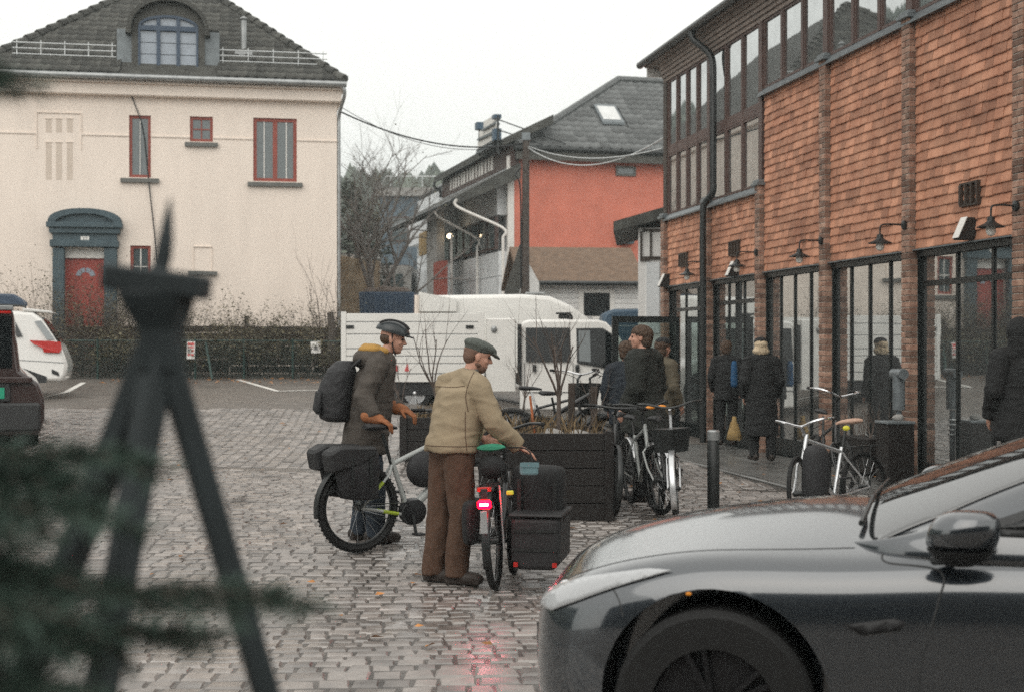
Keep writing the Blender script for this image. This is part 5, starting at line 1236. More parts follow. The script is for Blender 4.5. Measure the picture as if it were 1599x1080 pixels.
ZF = [(.895, .63), (.87, .675), (.82, .715), (.74, .76), (.62, .81), (.45, .865), (.2, .912), (0, .93), (-.25, .935), (-.5, .94), (-.8, .965), (-1.2, .97), (-2.2, .985), (-3.2, 1.02), (-3.6, .97), (-3.86, .8)]
ZB = [(.895, .32), (.87, .26), (.74, .22), (.45, .2), (-3.2, .2), (-3.86, .36)]
def section(x):
    h, zh, zf, zb = interp(HW, x), interp(ZH, x), interp(ZF, x), interp(ZB, x)
    mid = (zb + zf) * .5
    return [(0, zb), (h * .72, zb), (h * .955, zb + .05), (h * .99, zb + .16), (h * 1.0, mid + .03), (h * .995, zf - .19), (h * .975, zf - .085), (h * .915, zf - .012), (h * .83, zf + .012), (h * .66, zf + (zh - zf) * .5 + .004), (h * .36, zh + .012), (0, zh + .05)]
rings = []
for x in XS:
    s = section(x); xx = x * .87 if x > 0 else x; rings.append([(xx, y, z) for (y, z) in s] + [(xx, -y, z) for (y, z) in s[-2:0:-1]])
n = len(rings[0]); mb = MB()
mb.add([p for r in rings for p in r], [(i * n + k, i * n + (k + 1) % n, (i + 1) * n + (k + 1) % n, (i + 1) * n + k) for i in range(len(rings) - 1) for k in range(n)] + [tuple(range(n)), tuple(range((len(rings) - 1) * n, len(rings) * n))[::-1]])
body = mb.build('body', 'car_grey', FC, smooth='all')
sb = body.modifiers.new('sub', 'SUBSURF'); sb.levels = sb.render_levels = 2
cut = MB()
for ax in (0, -2.9):
    for sy in (-1, 1): cut.lathe([(.425, -.3), (.425, .3)], 48, rx(pi / 2), (ax, sy * .95, .395))
cutter = cut.build('cut', None, FC)
bo = body.modifiers.new('arch', 'BOOLEAN'); bo.object = cutter; bo.operation = 'DIFFERENCE'; bo.solver = 'EXACT'
bpy.context.view_layer.update(); dg = bpy.context.evaluated_depsgraph_get()
me = bpy.data.meshes.new_from_object(body.evaluated_get(dg)); body.modifiers.clear(); body.data = me; bpy.data.objects.remove(cutter)
me.polygons.foreach_set('use_smooth', [True] * len(me.polygons)); me.set_sharp_from_angle(angle=R(35))
def bvh(me): return BVHTree.FromPolygons([v.co for v in me.vertices], [tuple(p.vertices) for p in me.polygons])
# cabin
GX = [-.36, -.55, -.8, -1.05, -1.35, -1.7, -2.2, -2.7, -3.2, -3.55, -3.75]
GT = [(-.36, .93), (-.55, 1.065), (-.8, 1.165), (-1.05, 1.27), (-1.35, 1.375), (-1.7, 1.46), (-2.2, 1.51), (-2.7, 1.48), (-3.2, 1.33), (-3.55, 1.2), (-3.75, 1.06)]
rings = []
for x in GX:
    zt = interp(GT, x); wb = interp([(-.36, .55), (-.55, .80), (-.8, .885), (-1.2, .90), (-3.2, .90), (-3.75, .7)], x); f = max(0, zt - 1.0)
    yt = wb - f * .50 - .03
    s = [(0, .88), (wb, .88), (wb + .005, min(.965, zt)), (wb - f * .22, 1.0 + f * .45 - .02), (yt + .015, zt - .10), (yt - .04, zt - .07), (yt * .6, zt - .012), (0, zt + .045)]
    rings.append([(x, y, z) for (y, z) in s] + [(x, -y, z) for (y, z) in s[-2:0:-1]])
n = len(rings[0]); mb = MB()
mb.add([p for r in rings for p in r], [(i * n + k, i * n + (k + 1) % n, (i + 1) * n + (k + 1) % n, (i + 1) * n + k) for i in range(len(rings) - 1) for k in range(n)] + [tuple(range(n)), tuple(range((len(rings) - 1) * n, len(rings) * n))[::-1]])
cabin = mb.build('cabin', 'car_grey', FC, smooth='all'); sb = cabin.modifiers.new('sub', 'SUBSURF'); sb.levels = sb.render_levels = 3
bpy.context.view_layer.update(); dg = bpy.context.evaluated_depsgraph_get()
me2 = bpy.data.meshes.new_from_object(cabin.evaluated_get(dg)); cabin.modifiers.clear(); cabin.data = me2
BB_ = bvh(me); BC_ = bvh(me2)
def drape(tree, pts, direction, off, name, m, parent, mirror=True, dense=5, smooth='all', th=.004):
    # cut a sheet from a 2-D outline (list of 3-D points) and lay it on the surface along a direction
    d = Vector(direction).normalized(); P = [Vector(p) for p in pts]
    bmx = bmesh.new(); vs = [bmx.verts.new(p) for p in P]; bmx.faces.new(vs); bmesh.ops.triangulate(bmx, faces=bmx.faces[:])
    for _ in range(dense): bmesh.ops.subdivide_edges(bmx, edges=[e for e in bmx.edges if e.calc_length() > .045], cuts=1); bmesh.ops.triangulate(bmx, faces=bmx.faces[:])
    for v in bmx.verts:
        h = tree.ray_cast(v.co - d * 2.0, d)
        if h[0] is not None: v.co = h[0] + h[1] * off if h[1].dot(d) < 0 else h[0] - d * off
    for sgn in ((1, -1) if mirror else (1,)):
        b2 = bmx.copy()
        if sgn < 0:
            for v in b2.verts: v.co.y *= -1
            bmesh.ops.reverse_faces(b2, faces=b2.faces[:])
        mm = bpy.data.meshes.new(name); b2.normal_update(); b2.to_mesh(mm); b2.free(); mm.materials.append(MATS[m]); mm.polygons.foreach_set('use_smooth', [True] * len(mm.polygons))
        o = bpy.data.objects.new(name, mm); COL.objects.link(o); o.parent = parent
        sd_ = o.modifiers.new('sol', 'SOLIDIFY'); sd_.thickness = th; sd_.offset = -1
    bmx.free()
side = (0, -1, 0)
def xz(*pts): return [(x, 1.3, z) for x, z in pts]
drape(BC_, xz((-.86, 1.04), (-1.1, 1.125), (-1.4, 1.225), (-1.75, 1.30), (-2.2, 1.34), (-2.65, 1.32), (-3.0, 1.24), (-3.15, 1.16), (-2.9, 1.05), (-2.0, 1.02)), side, .004, 'window_trim', 'van_plastic', FC)
drape(BC_, xz((-1.0, 1.06), (-1.2, 1.125), (-1.45, 1.21), (-1.78, 1.275), (-1.95, 1.295), (-1.95, 1.04)), side, .009, 'side_window', 'glass_dark', FC)
drape(BC_, xz((-2.0, 1.04), (-2.0, 1.30), (-2.3, 1.31), (-2.62, 1.29), (-2.9, 1.22), (-3.0, 1.16), (-2.85, 1.07)), side, .009, 'side_window', 'glass_dark', FC)
drape(BC_, [(-.43, .0, 2), (-.47, .45, 2), (-.56, .74, 2), (-.8, .74, 2), (-1.1, .67, 2), (-1.42, .60, 2), (-1.5, .3, 2), (-1.52, 0, 2)], (0, 0, -1), .006, 'windscreen', 'glass_screen', FC)
# headlamps seen from the front corner
hl = [(.70, .60, .70), (.69, .62, .755), (.63, .74, .80), (.50, .82, .845), (.26, .885, .895), (.16, .90, .895), (.36, .90, .83), (.54, .86, .755), (.63, .78, .705)]
drape(BB_, [Vector(p) + Vector((.6, .8, 0)) * .3 for p in hl], (-.6, -.8, -.08), .007, 'headlamp', 'head_lens', FC)
for (x, y, z, r) in ((.61, .70, .757, .034), (.53, .78, .785, .026)):
    for s in (1, -1): mb = MB(); mb.ell((x, s * y, z), (r, r, r), None, 14, 8); mb.build('lamp_projector', 'chrome', FC, smooth=True)
def trace(tree, pts, direction, off, r, name, m, mirror=True):
    d = Vector(direction).normalized(); out = []
    for p in bez(pts, 8):
        h = tree.ray_cast(p - d * 2, d)
        if h[0] is not None: out.append(h[0] + h[1] * off)
    for s in ((1, -1) if mirror else (1,)):
        mb = MB(); mb.tube([(p.x, s * p.y, p.z) for p in out], r, 6); mb.build(name, m, FC, smooth=True)
trace(BB_, xz((-.60, .955), (-.62, .93), (-.80, .91), (-.79, .80), (-.74, .62), (-.72, .42), (-.72, .25)), side, -.001, .0045, 'door_gap', 'van_plastic')
trace(BB_, xz((-1.93, .96), (-1.95, .7), (-1.9, .42), (-1.88, .25)), side, -.001, .0045, 'door_gap', 'van_plastic')
trace(BB_, xz((.50, .82), (.40, .80), (.36, .76), (.34, .70)), side, -.001, .0035, 'bumper_gap', 'van_plastic')
trace(BB_, [(.80, .1, 2), (.76, .45, 2), (.62, .66, 2), (.30, .755, 2), (-.1, .78, 2), (-.5, .76, 2)], (0, 0, -1), -.001, .0035, 'bonnet_gap', 'van_plastic')
drape(BB_, xz((-.53, .68), (-.47, .715), (-.64, .745), (-.68, .735), (-.665, .705)), side, .001, 'fender_vent', 'black_matte', FC)
drape(BB_, xz((-.45, .2), (-.40, .34), (-.8, .34), (-2.4, .34), (-2.5, .2)), side, .006, 'sill_cladding', 'van_plastic', FC)
for ax in (0, -2.9):
    for s in (1, -1):
        mb = MB(); mb.grid(lambda i, j: (ax + .424 * cos(2 * pi * i), s * (.62 + .28 * j), .395 + .424 * sin(2 * pi * i)), 32, 1); mb.build('arch_liner', 'black_matte', FC, fix=False)
        wheel(FC, ax, s * .845, .372, .372, .25, spokes=5, m='alloy', side=s)
for s in (1, -1):
    mb = MB(); mb.frus([((-.86, s * .985, 1.03), .10, .07), ((-.865, s * 1.02, 1.06), .125, .10), ((-.875, s * 1.03, 1.12), .125, .105), ((-.89, s * 1.03, 1.165), .105, .09), ((-.90, s * 1.02, 1.185), .06, .05)], 20); MR = mb.build('door_mirror', 'car_grey', FC, smooth=True); MR.location.z = -.04
    ss = MR.modifiers.new('s', 'SUBSURF'); ss.levels = ss.render_levels = 1
    mb = MB(); mb.frus([((-.86, s * .97, .985), .05, .05), ((-.865, s * 1.0, 1.01), .09, .07), ((-.867, s * 1.01, 1.045), .118, .095)], 20); mb.build('mirror_base', 'van_plastic', MR, smooth=True)
    mb = MB(); mb.bar((-.80, s * .90, .99), (-.84, s * .98, 1.01), .09, .035); mb.build('mirror_arm', 'van_plastic', MR, bevel=.01)
for (a, b, c) in (((-.52, .58, 1.035), (-.56, .20, 1.10), (-.62, -.35, 1.125)),):
    mb = MB(); mb.tube([a, b, c], [.012, .009, .006], 6); mb.build('wiper', 'black_metal', FC)
drape(BB_, [(2, .0, .50), (2, .42, .50), (2, .5, .42), (2, .45, .33), (2, 0, .33)], (-1, 0, 0), .006, 'grille', 'black_matte', FC)
mb = MB(); mb.box(.775, -.26, .38, .83, .30, .54); mb.build('number_plate_holder', 'black_matte', FC, bevel=.006)
mb = MB(); mb.ell((.09, .958, .80), (.012, .006, .007), None, 8, 6); mb.build('side_repeater', 'amber', FC)
# ================================================================== BICYCLES (local x forward, y left, z up, origin under the rear hub)
def arc(cx, cz, r, a0, a1, n=14): return [(cx + r * cos(R(a0 + (a1 - a0) * i / n)), 0, cz + r * sin(R(a0 + (a1 - a0) * i / n))) for i in range(n + 1)]
def bike_wheel(par, x, r, tw, tyre='rubber', rim='black_metal', spokes=20, knob=False, steer=None):
    o = thing('wheel', None, None); o.parent = par; o.location = (x, 0, r)
    if steer: o.rotation_euler.z = steer
    c = [((r - tw) * cos(a), 0, (r - tw) * sin(a)) for a in [2 * pi * k / 40 for k in range(40)]]
    mb = MB(); mb.tube(c, tw, 8, close=True)
    if knob:
        for k in range(56):
            a = 2 * pi * k / 56
            for s in (-1, 1): mb.cbox(((r - .004) * cos(a + s * .03), s * tw * .45, (r - .004) * sin(a + s * .03)), (.012, tw * .5, .012), ry(-a))
    mb.build('tyre', tyre, o, smooth=True)
    mb = MB(); mb.tube([((r - 2 * tw - .004) * cos(a), 0, (r - 2 * tw - .004) * sin(a)) for a in [2 * pi * k / 40 for k in range(40)]], .011, 6, close=True); mb.build('rim', rim, o, smooth=True)
    mb = MB()
    for k in range(spokes):
        a = 2 * pi * k / spokes; s = .03 if k % 2 else -.03; b = a + (.5 if k % 4 < 2 else -.5)
        mb.tube([(.025 * cos(b), s, .025 * sin(b)), ((r - 2 * tw) * cos(a), 0, (r - 2 * tw) * sin(a))], .0013, 3)
    mb.build('spokes', 'silver', o)
    mb = MB(); mb.lathe([(.012, -.06), (.03, -.04), (.024, 0), (.03, .04), (.012, .06)], 10, rx(pi / 2)); mb.build('hub', rim, o, smooth=True); return o
def bike(label, loc, rot, fm='bike_black', group='bicycles on the square', wr=.345, tw=.022, tr=.018, dtr=None, bars='flat', barm='black_metal', seat=(.22, .95), saddle='black_matte', guards=None, rack=False, knob=False, steer=0.0, motor=False, lean=0.0, step=False, wb=1.08, front=True, stem='black_metal', accents=False, seatshape='sport', light=None, name='bicycle', forkm=None, htop=.93, barh=1.04, cat='bicycle'):
    o = thing(name, label, cat, loc, rot, group); o.rotation_euler = (lean, 0, rot)
    bb = Vector((.46, 0, .29)); st = Vector((.30, 0, .74)); ht = Vector((.80, 0, htop - .08)); hb = Vector((.86, 0, .66)); rh = Vector((0, 0, wr)); fh = Vector((wb, 0, wr))
    f = MB(); dtr = dtr or tr * 1.2
    f.tube([bb, hb], dtr, 10); f.tube([bb, st], tr, 10)
    if step: f.tube(bez([bb + Vector((.02, 0, .12)), Vector((.6, 0, .45)), ht - Vector((0, 0, .1))], 6), tr, 9)
    else: f.tube([st - Vector((-.02, 0, .04)), ht - Vector((0, 0, .02))], tr, 10)
    f.tube([hb - Vector((-.015, 0, .03)), ht + Vector((-.012, 0, .03))], tr * 1.15, 10)
    fr = f.build('frame', fm, o, smooth=50)
    for s in (-1, 1):
        m = MB(); m.tube([rh + Vector((0, s * .065, 0)), bb + Vector((-.1, s * .04, .0)), bb + Vector((0, s * .02, 0))], tr * .62, 7); m.build('chainstay', fm, o, smooth=True)
        m = MB(); m.tube([rh + Vector((0, s * .065, 0)), st + Vector((-.03, s * .035, -.12)), st + Vector((0, s * .01, -.05))], tr * .55, 7); m.build('seatstay', fm, o, smooth=True)
        if accents:
            a = rh + Vector((0, s * .065, 0)); b = st + Vector((-.03, s * .035, -.12)); m = MB(); m.tube([a.lerp(b, .45), a.lerp(b, .75)], tr * .7, 7); m.build('green_band', 'bike_green', o)
            b = bb + Vector((-.1, s * .04, .0)); m = MB(); m.tube([a.lerp(b, .55), a.lerp(b, .95)], tr * .74, 7); m.build('green_band', 'bike_green', o)
    bike_wheel(o, 0, wr, tw, knob=knob)
    # steering assembly
    SA = Vector((.80, 0, htop)); dirf = (hb - ht).normalized()
    F_ = thing('front_end', None, None); F_.parent = o; F_.location = tuple(hb); F_.rotation_euler.z = steer
    L = lambda p: Vector(p) - hb
    m = MB()
    for s in (-1, 1): m.tube([L(hb + Vector((.0, s * .02, -.02))), L(hb + Vector((.01, s * .055, -.05))), L(hb + Vector((.10, s * .058, -.2))), L(fh + Vector((0, s * .055, 0)))], tr * .62, 7)
    m.build('fork', forkm or fm, F_, smooth=True)
    sp = L(ht + Vector((-.01, 0, .02))); bt = Vector((.80 + .06, 0, barh)) - hb
    m = MB(); m.tube([sp, sp + Vector((-.02, 0, barh - htop)), bt], .016, 8); m.build('stem', stem, F_, smooth=True)
    if bars == 'flat': bp = [(-.05, .31), (-.02, .2), (0, .05)]
    elif bars == 'swept': bp = [(-.24, .30), (-.14, .30), (0, .2), (.03, .05)]
    else: bp = [(-.30, .25), (-.20, .27), (-.02, .24), (.05, .14), (.02, .03)]
    rise = {'flat': .015, 'swept': .05, 'city': .07}[bars]
    pl = [bt + Vector((x, y, rise * min(1, (y / .2)))) for x, y in bp]; pr = [bt + Vector((x, -y, rise * min(1, (y / .2)))) for x, y in bp[::-1]]
    m = MB(); m.tube(bez(pl + pr, 4), .012, 8); HB = m.build('handlebar', barm, F_, smooth=True)
    for P in (pl, pr[::-1]):
        m = MB(); d = (P[0] - P[1]).normalized(); m.tube([P[0] - d * .11, P[0] + d * .01], .017, 8); m.build('grip', 'rubber', F_, smooth=True)
        m = MB(); q = P[0] - d * .14; m.tube([q + Vector((.02, 0, -.01)), q + Vector((.06, 0, -.02)) + d * .05, q + Vector((.055, 0, -.03)) + d * .13], .006, 5); m.build('brake_lever', 'black_metal', F_)
    if front: w = bike_wheel(o, 0, wr, tw, knob=knob); w.parent = F_; w.location = tuple(L(fh))
    m = MB(); c0 = L(hb + Vector((.03, 0, .05))); m.tube(bez([pl[1], bt + Vector((.12, .06, -.08)), L(hb + Vector((.05, .03, 0))), L(fh + Vector((-.02, .06, .2)))], 5), .0035, 4); m.tube(bez([pr[-2], bt + Vector((.13, -.05, -.10)), L(hb + Vector((.03, -.03, -.05)))], 5), .0035, 4); m.build('brake_cable', 'black_matte', F_)
    # saddle, crank
    sx, sz = seat; m = MB(); m.tube([st - Vector((0, 0, .05)), (sx + .02, 0, sz - .05)], .015, 8); m.build('seatpost', 'silver' if barm == 'silver' else 'black_metal', o, smooth=True)
    m = MB(); w = .075 if seatshape == 'sport' else .105
    m.frus([((sx - .14, 0, sz), .012, w * .8, ry(pi / 2)), ((sx - .12, 0, sz + .004), .028, w, ry(pi / 2)), ((sx - .03, 0, sz), .028, w * .8, ry(pi / 2)), ((sx + .06, 0, sz - .002), .022, .03, ry(pi / 2)), ((sx + .15, 0, sz - .012), .012, .016, ry(pi / 2))], 14); s_ = m.build('saddle', saddle, o, smooth=True)
    m = MB(); m.lathe([(.085, -.004), (.092, 0), (.085, .004)], 24, rx(pi / 2), bb + Vector((0, -.05, 0))); m.build('chainring', 'black_metal', o)
    for s in (-1, 1):
        a = R(-82) if s < 0 else R(98); e = bb + Vector((.165 * cos(a), s * .085, .165 * sin(a))); m = MB(); m.bar(bb + Vector((0, s * .07, 0)), e, .022, .014, (0, 1, 0)); m.build('crank', 'black_metal', o)
        pm = MB(); pm.cbox(e + Vector((0, s * .05, 0)), (.09, .09, .018)); pm.build('pedal', 'black_matte', o, bevel=.004)
    m = MB(); m.tube([rh + Vector((0, -.05, .035)), bb + Vector((0, -.052, .085))], .004, 4); m.tube([rh + Vector((0, -.05, -.035)), bb + Vector((0, -.052, -.085))], .004, 4); m.build('chain', 'black_metal', o)
    if motor: m = MB(); m.lathe([(.06, -.07), (.10, -.06), (.115, 0), (.10, .06), (.06, .07)], 22, rx(pi / 2), bb + Vector((.035, 0, .01))); m.build('motor', 'alloy', o, smooth=True)
    if guards:
        for (par, c, a0, a1) in ((o, rh, 20, 205), (F_, L(fh), -25, 150)):
            m = MB(); pts = arc(c.x, c.z, wr + .018, a0, a1); vs = []; 
            for p in pts:
                for y_, dr in ((-.03, -.008), (-.018, .0), (.018, 0), (.03, -.008)): k = (Vector((p[0] - c.x, 0, p[2] - c.z))).normalized(); vs.append((p[0] + k.x * dr, y_, p[2] + k.z * dr))
            m.add(vs, [(i * 4 + j, i * 4 + j + 1, i * 4 + j + 5, i * 4 + j + 4) for i in range(len(pts) - 1) for j in range(3)]); g = m.build('mudguard', guards, par, smooth='all'); sl = g.modifiers.new('s', 'SOLIDIFY'); sl.thickness = .003
    if rack:
        m = MB()
        for s in (-1, 1): m.tube([(-.22, s * .06, .74), (.16, s * .06, .74)], .006, 5); m.tube([(0, s * .07, wr), (-.06, s * .06, .74)], .006, 5); m.tube([(0, s * .07, wr), (.08, s * .06, .74)], .006, 5)
        for x in (-.2, -.08, .05, .15): m.tube([(x, -.06, .74), (x, .06, .74)], .005, 5)
        m.build('rack', 'black_metal', o)
    return o, F_
def bag(name, label, cat, pts, m, loc, rot, sub=2, group=None):
    o = thing(name, label, cat, loc, rot, group); mb = MB(); mb.frus(pts, 12); b = mb.build('bag', m, o, smooth='all'); s = b.modifiers.new('s', 'SUBSURF'); s.levels = s.render_levels = sub; return o
def gl(x, y, dz=0): return (x, y, G(x, y) + .006 + dz)
# --- the cyclist's e-bike
BX, BY, BR = -1.235, 11.42, R(33)
EB, EF = bike('light grey electric bicycle with green bands held by the helmeted cyclist', gl(BX, BY), BR, 'bike_grey', tw=.031, tr=.021, dtr=.036, bars='swept', seat=(.20, 1.0), knob=True, motor=True, accents=True, wr=.36, htop=.99, barh=1.06, rack=True, steer=R(-12), forkm='bike_black', guards=None)
BM = Matrix.Translation(Vector(gl(BX, BY))) @ Matrix.Rotation(BR, 4, 'Z')
def onb(p, M=None): return tuple((M or BM) @ Vector(p))
mb = MB(); vs = []; A_ = arc(0, .36, .385, 75, 190, 16)
for p in A_:
    for y_, dr in ((-.04, -.012), (-.02, .0), (.02, 0), (.04, -.012)): k = Vector((p[0], 0, p[2] - .36)).normalized(); vs.append((p[0] + k.x * dr, y_, p[2] + k.z * dr))
mb.add(vs, [(i * 4 + j, i * 4 + j + 1, i * 4 + j + 5, i * 4 + j + 4) for i in range(len(A_) - 1) for j in range(3)]); g = mb.build('mudguard', 'black_metal', EB, smooth='all'); g.modifiers.new('s', 'SOLIDIFY').thickness = .003
for s, lb in ((-1, 'black pannier hanging on the near side of the grey electric bicycle'), (1, 'black pannier on the far side of the grey electric bicycle rack')):
    o = thing('pannier', lb, 'bag', onb((-.06, s * .14, .36)), BR, None); mb = MB(); mb.frus([((.05, 0, .08), .12, .06), ((0, 0, .10), .17, .075), ((-.02, 0, .34), .20, .085), ((-.05, 0, .45), .22, .08), ((-.07, 0, .47), .20, .05)], 16); mb.build('sack', 'backpack', o, smooth='all')
    mb = MB(); mb.prism([(-.30, .46), (-.27, .30), (.0, .36), (.12, .44), (.12, .50), (-.2, .51)], 'y', -.09, .09); mb.build('flap', 'black_matte', o, bevel=.02)
    for xx in (-.1, .06): mb = MB(); mb.box(xx - .012, -.093 if s < 0 else .085, .2, xx + .012, -.085 if s < 0 else .093, .42); mb.build('strap', 'black_metal', o)
o = thing('frame_bag', 'black roll bag hung inside the frame of the grey electric bicycle', 'bag', onb((.60, 0, .52)), BR); mb = MB(); mb.ell((0, -.02, .12), (.17, .08, .15)); mb.ell((.06, -.02, .2), (.13, .07, .1)); mb.build('sack', 'backpack', o, smooth=True)
o = thing('handlebar_bag', 'shiny black bag draped over the handlebar of the grey electric bicycle', 'bag', onb((.93, 0, .80)), BR); mb = MB(); mb.frus([((0, 0, -.02), .06, .12), ((.02, 0, .02), .10, .17), ((.0, 0, .15), .10, .18), ((-.02, 0, .24), .07, .17), ((-.02, 0, .27), .03, .12)], 14); mb.v = [tuple(Vector(p) * (1 + .12 * noise.noise(Vector(p) * 14))) for p in mb.v]; b = mb.build('sack', 'coat_black', o, smooth='all'); b.modifiers.new('s', 'SUBSURF').render_levels = 2
# --- cargo bike seen from behind with lit tail lamp
CX, CY, CR = -.115, 9.98, R(83)
CB_, CF = bike('black cargo bicycle seen from behind with green saddle and lit red tail lamp', gl(CX, CY), CR, 'bike_black', tw=.026, tr=.02, dtr=.03, bars='swept', saddle='saddle_green', seat=(.26, .985), seatshape='wide', guards='black_metal', rack=True, wb=1.5, barh=1.06, steer=R(6), lean=R(-3))
CM = Matrix.Translation(Vector(gl(CX, CY))) @ CB_.rotation_euler.to_matrix().to_4x4()
def tl(nm, m, c, s, b=.006): mb = MB(); mb.cbox(c, s); return mb.build(nm, m, CB_, bevel=b)
tl('reflector', 'red_plastic', (-.30, 0, .735), (.03, .10, .03)); LM = tl('tail_lamp', 'red_lamp', (-.33, 0, .635), (.03, .095, .06), .012); mb = MB(); mb.cbox((-.347, 0, .635), (.01, .055, .016)); mb.build('lamp_core', 'red_core', LM)
tl('reflective_strip', 'silver', (-.392, 0, .52), (.004, .045, .15), .001); tl('yellow_tag', 'yellow_plastic', (-.25, -.17, .70), (.02, .05, .03)); tl('lamp_bracket', 'black_metal', (-.31, 0, .69), (.02, .05, .1))
mb = MB(); mb.tube([(-.1, -.08, .74), (-.1, -.09, .3)], .008, 6); mb.build('reflective_stay', 'silver', CB_)
bag('pannier_bag', 'black pannier on the left side of the cargo bicycle', 'bag', [((0, 0, 0), .10, .04), ((0, 0, .03), .14, .06), ((0, 0, .26), .15, .07), ((0, 0, .31), .12, .05)], 'coat_black', tuple(CM @ Vector((-.05, .15, .33))), CR)
o = thing('saddle_bag', 'dark bag strapped under the green saddle of the cargo bicycle', 'bag', tuple(CM @ Vector((.16, 0, .79))), CR); mb = MB(); mb.ell((-.03, 0, .06), (.10, .105, .085)); mb.build('sack', 'coat_black', o, smooth=True)
# black transport boxes at its right
o = thing('cargo_box', 'black side box with lid on the right of the cargo bicycle, nearest the camera', 'box', tuple(CM @ Vector((-.12, -.165, .16))), CR - .05)
mb = MB(); mb.prism([(-.17, .06), (-.13, 0), (.13, 0), (.17, .06), (.175, .36), (-.175, .36)], 'x', -.05, .5); mb.v = [(x, y - .145, z) for x, y, z in mb.v]; mb.build('tub', 'black_matte', o, bevel=.03, seg=3)
mb = MB(); mb.box(-.065, -.335, .362, .515, .045, .385); mb.build('lid', 'black_matte', o, bevel=.01)
for yy in (-.28, -.01): mb = MB(); mb.cbox((-.06, yy, .04), (.02, .03, .03)); mb.build('reflector', 'red_plastic', o)
mb = MB(); mb.box(-.058, -.30, .13, -.052, .01, .15).box(-.058, -.30, .26, -.052, .01, .28); mb.build('rib', 'black_metal', o)
o = thing('covered_load', 'tall black covered load ahead of the side box of the cargo bicycle', 'box', tuple(CM @ Vector((.28, -.26, .22))), CR); 
mb = MB(); Q = rz(pi / 4); mb.frus([((.07, -.03, 0), .24, .22, Q), ((.07, -.03, .04), .29, .26, Q), ((.06, -.03, .30), .30, .27, Q), ((.03, -.03, .56), .28, .25, Q), ((.02, -.02, .61), .22, .2, Q), ((.02, -.02, .625), .12, .1, Q)], 16); mb.v = [(x * (1.0 + .0), y, z + .02 * noise.noise((x * 9, y * 9, z * 9))) for x, y, z in [(max(-.2, min(.29, p[0] + .015 * noise.noise(Vector(p) * 11))), max(-.22, min(.16, p[1] + .012 * noise.noise(Vector(p) * 9 + Vector((3, 1, 0))))), p[2]) for p in mb.v]]; b_ = mb.build('cover', 'coat_black', o, smooth='all'); b_.modifiers.new('s', 'SUBSURF').render_levels = 2
for yy in (-.16, .09): mb = MB(); mb.box(-.215, yy - .014, .03, -.203, yy + .014, .54); mb.build('strap', 'black_metal', o)
o = thing('rear_trailer_wheel', 'second narrow tyre visible just right of the cargo bicycle rear wheel', 'wheel', gl(CX + .13, CY + .62), CR); w = bike_wheel(o, 0, .26, .025); 
o = thing('blue_pouch', 'pale blue grey pouch on the crate behind the cargo bicycle', 'pouch', (PX(826, 9.72), 9.72, PZ(741, 9.72)), .1); mb = MB(); mb.box(-.06, -.03, 0, .065, .03, .085); mb.build('pouch', 'pouch_blue', o, bevel=.015, seg=2); mb = MB(); mb.box(-.062, -.034, .055, .067, -.03, .088); mb.build('flap', 'pouch_blue', o)
mb = MB(); mb.tube([tuple(CM @ Vector(p)) for p in bez([(.2, -.12, .98), (.1, -.28, .95), (.0, -.30, .72), (-.05, -.2, .62)], 6)], .006, 5); tag(mb.build('elastic_strap', 'coat_black'), 'thin dark elastic strap looping beside the green saddle', 'strap')
# --- parked bicycles by the bollards
b1, f1 = bike('bicycle with pale mudguard and silver stem facing the camera beside the bollard', gl(PX(1028, 14.4), 14.35), R(-84), 'bike_black', bars='swept', stem='silver', guards='silver', tw=.024, steer=R(-14), lean=R(4), rack=True, barh=1.08, forkm='silver', group='parked bicycles by the big planter')
mb = MB(); mb.frus([((.1, 0, .02), .13, .15), ((.1, 0, .24), .17, .19)], 4); b_ = mb.build('basket', 'black_metal', f1)
b2, f2 = bike('dark fat tyred bicycle facing the camera against the planter end', gl(PX(958, 14.7), 14.85), R(-96), 'bike_black', bars='flat', tw=.04, tr=.024, dtr=.035, guards='black_metal', steer=R(10), lean=R(-4), group='parked bicycles by the big planter')
b3, f3 = bike('dark bicycle with orange grips between the two parked bicycles', gl(PX(988, 14.9), 15.0), R(-82), 'bike_grey', bars='swept', steer=R(12), lean=R(3), guards='silver', group='parked bicycles by the big planter', saddle='black_matte', seat=(.22, .92))
mb = MB(); mb.ell((.24, .06, .40), (.03, .05, .02)); mb.ell((.24, -.06, .40), (.03, .05, .02)); mb.build('orange_lamp', 'amber', f3)
b4, f4 = bike('silver framed bicycle with tan saddle and bright curved handlebar right of the bollard', gl(3.42, 13.7), R(-142), 'silver', bars='city', barm='chrome', stem='silver', saddle='saddle_tan', seat=(.20, .98), seatshape='wide', steer=R(25), tw=.022, rack=True, barh=.95, lean=R(5), group='parked bicycles right of the bollard')
b5, f5 = bike('bicycle with raised bright handlebar parked nearest the shop windows', gl(3.45, 16.4), R(-88), 'bike_black', bars='city', barm='chrome', tw=.022, steer=R(8), barh=1.14, lean=R(-5), group='parked bicycles right of the bollard')
bag('front_bag', 'tall black bag hanging at the front of the silver framed bicycle', 'bag', [((0, 0, 0), .10, .07), ((0, 0, .04), .14, .10), ((.02, 0, .4), .15, .11), ((.0, 0, .52), .10, .07)], 'backpack', (PX(1273, 12.9), 12.9, .32), R(20))
o = thing('yellow_reflector', 'small bright yellow reflector strap on the bicycle with the tan saddle', 'reflector', (PX(1322, 13.2), 13.2, PZ(668, 13.2))); mb = MB(); mb.ell((0, 0, 0), (.035, .02, .025), None, 10, 6); mb.build('lens', 'yellow_plastic', o)
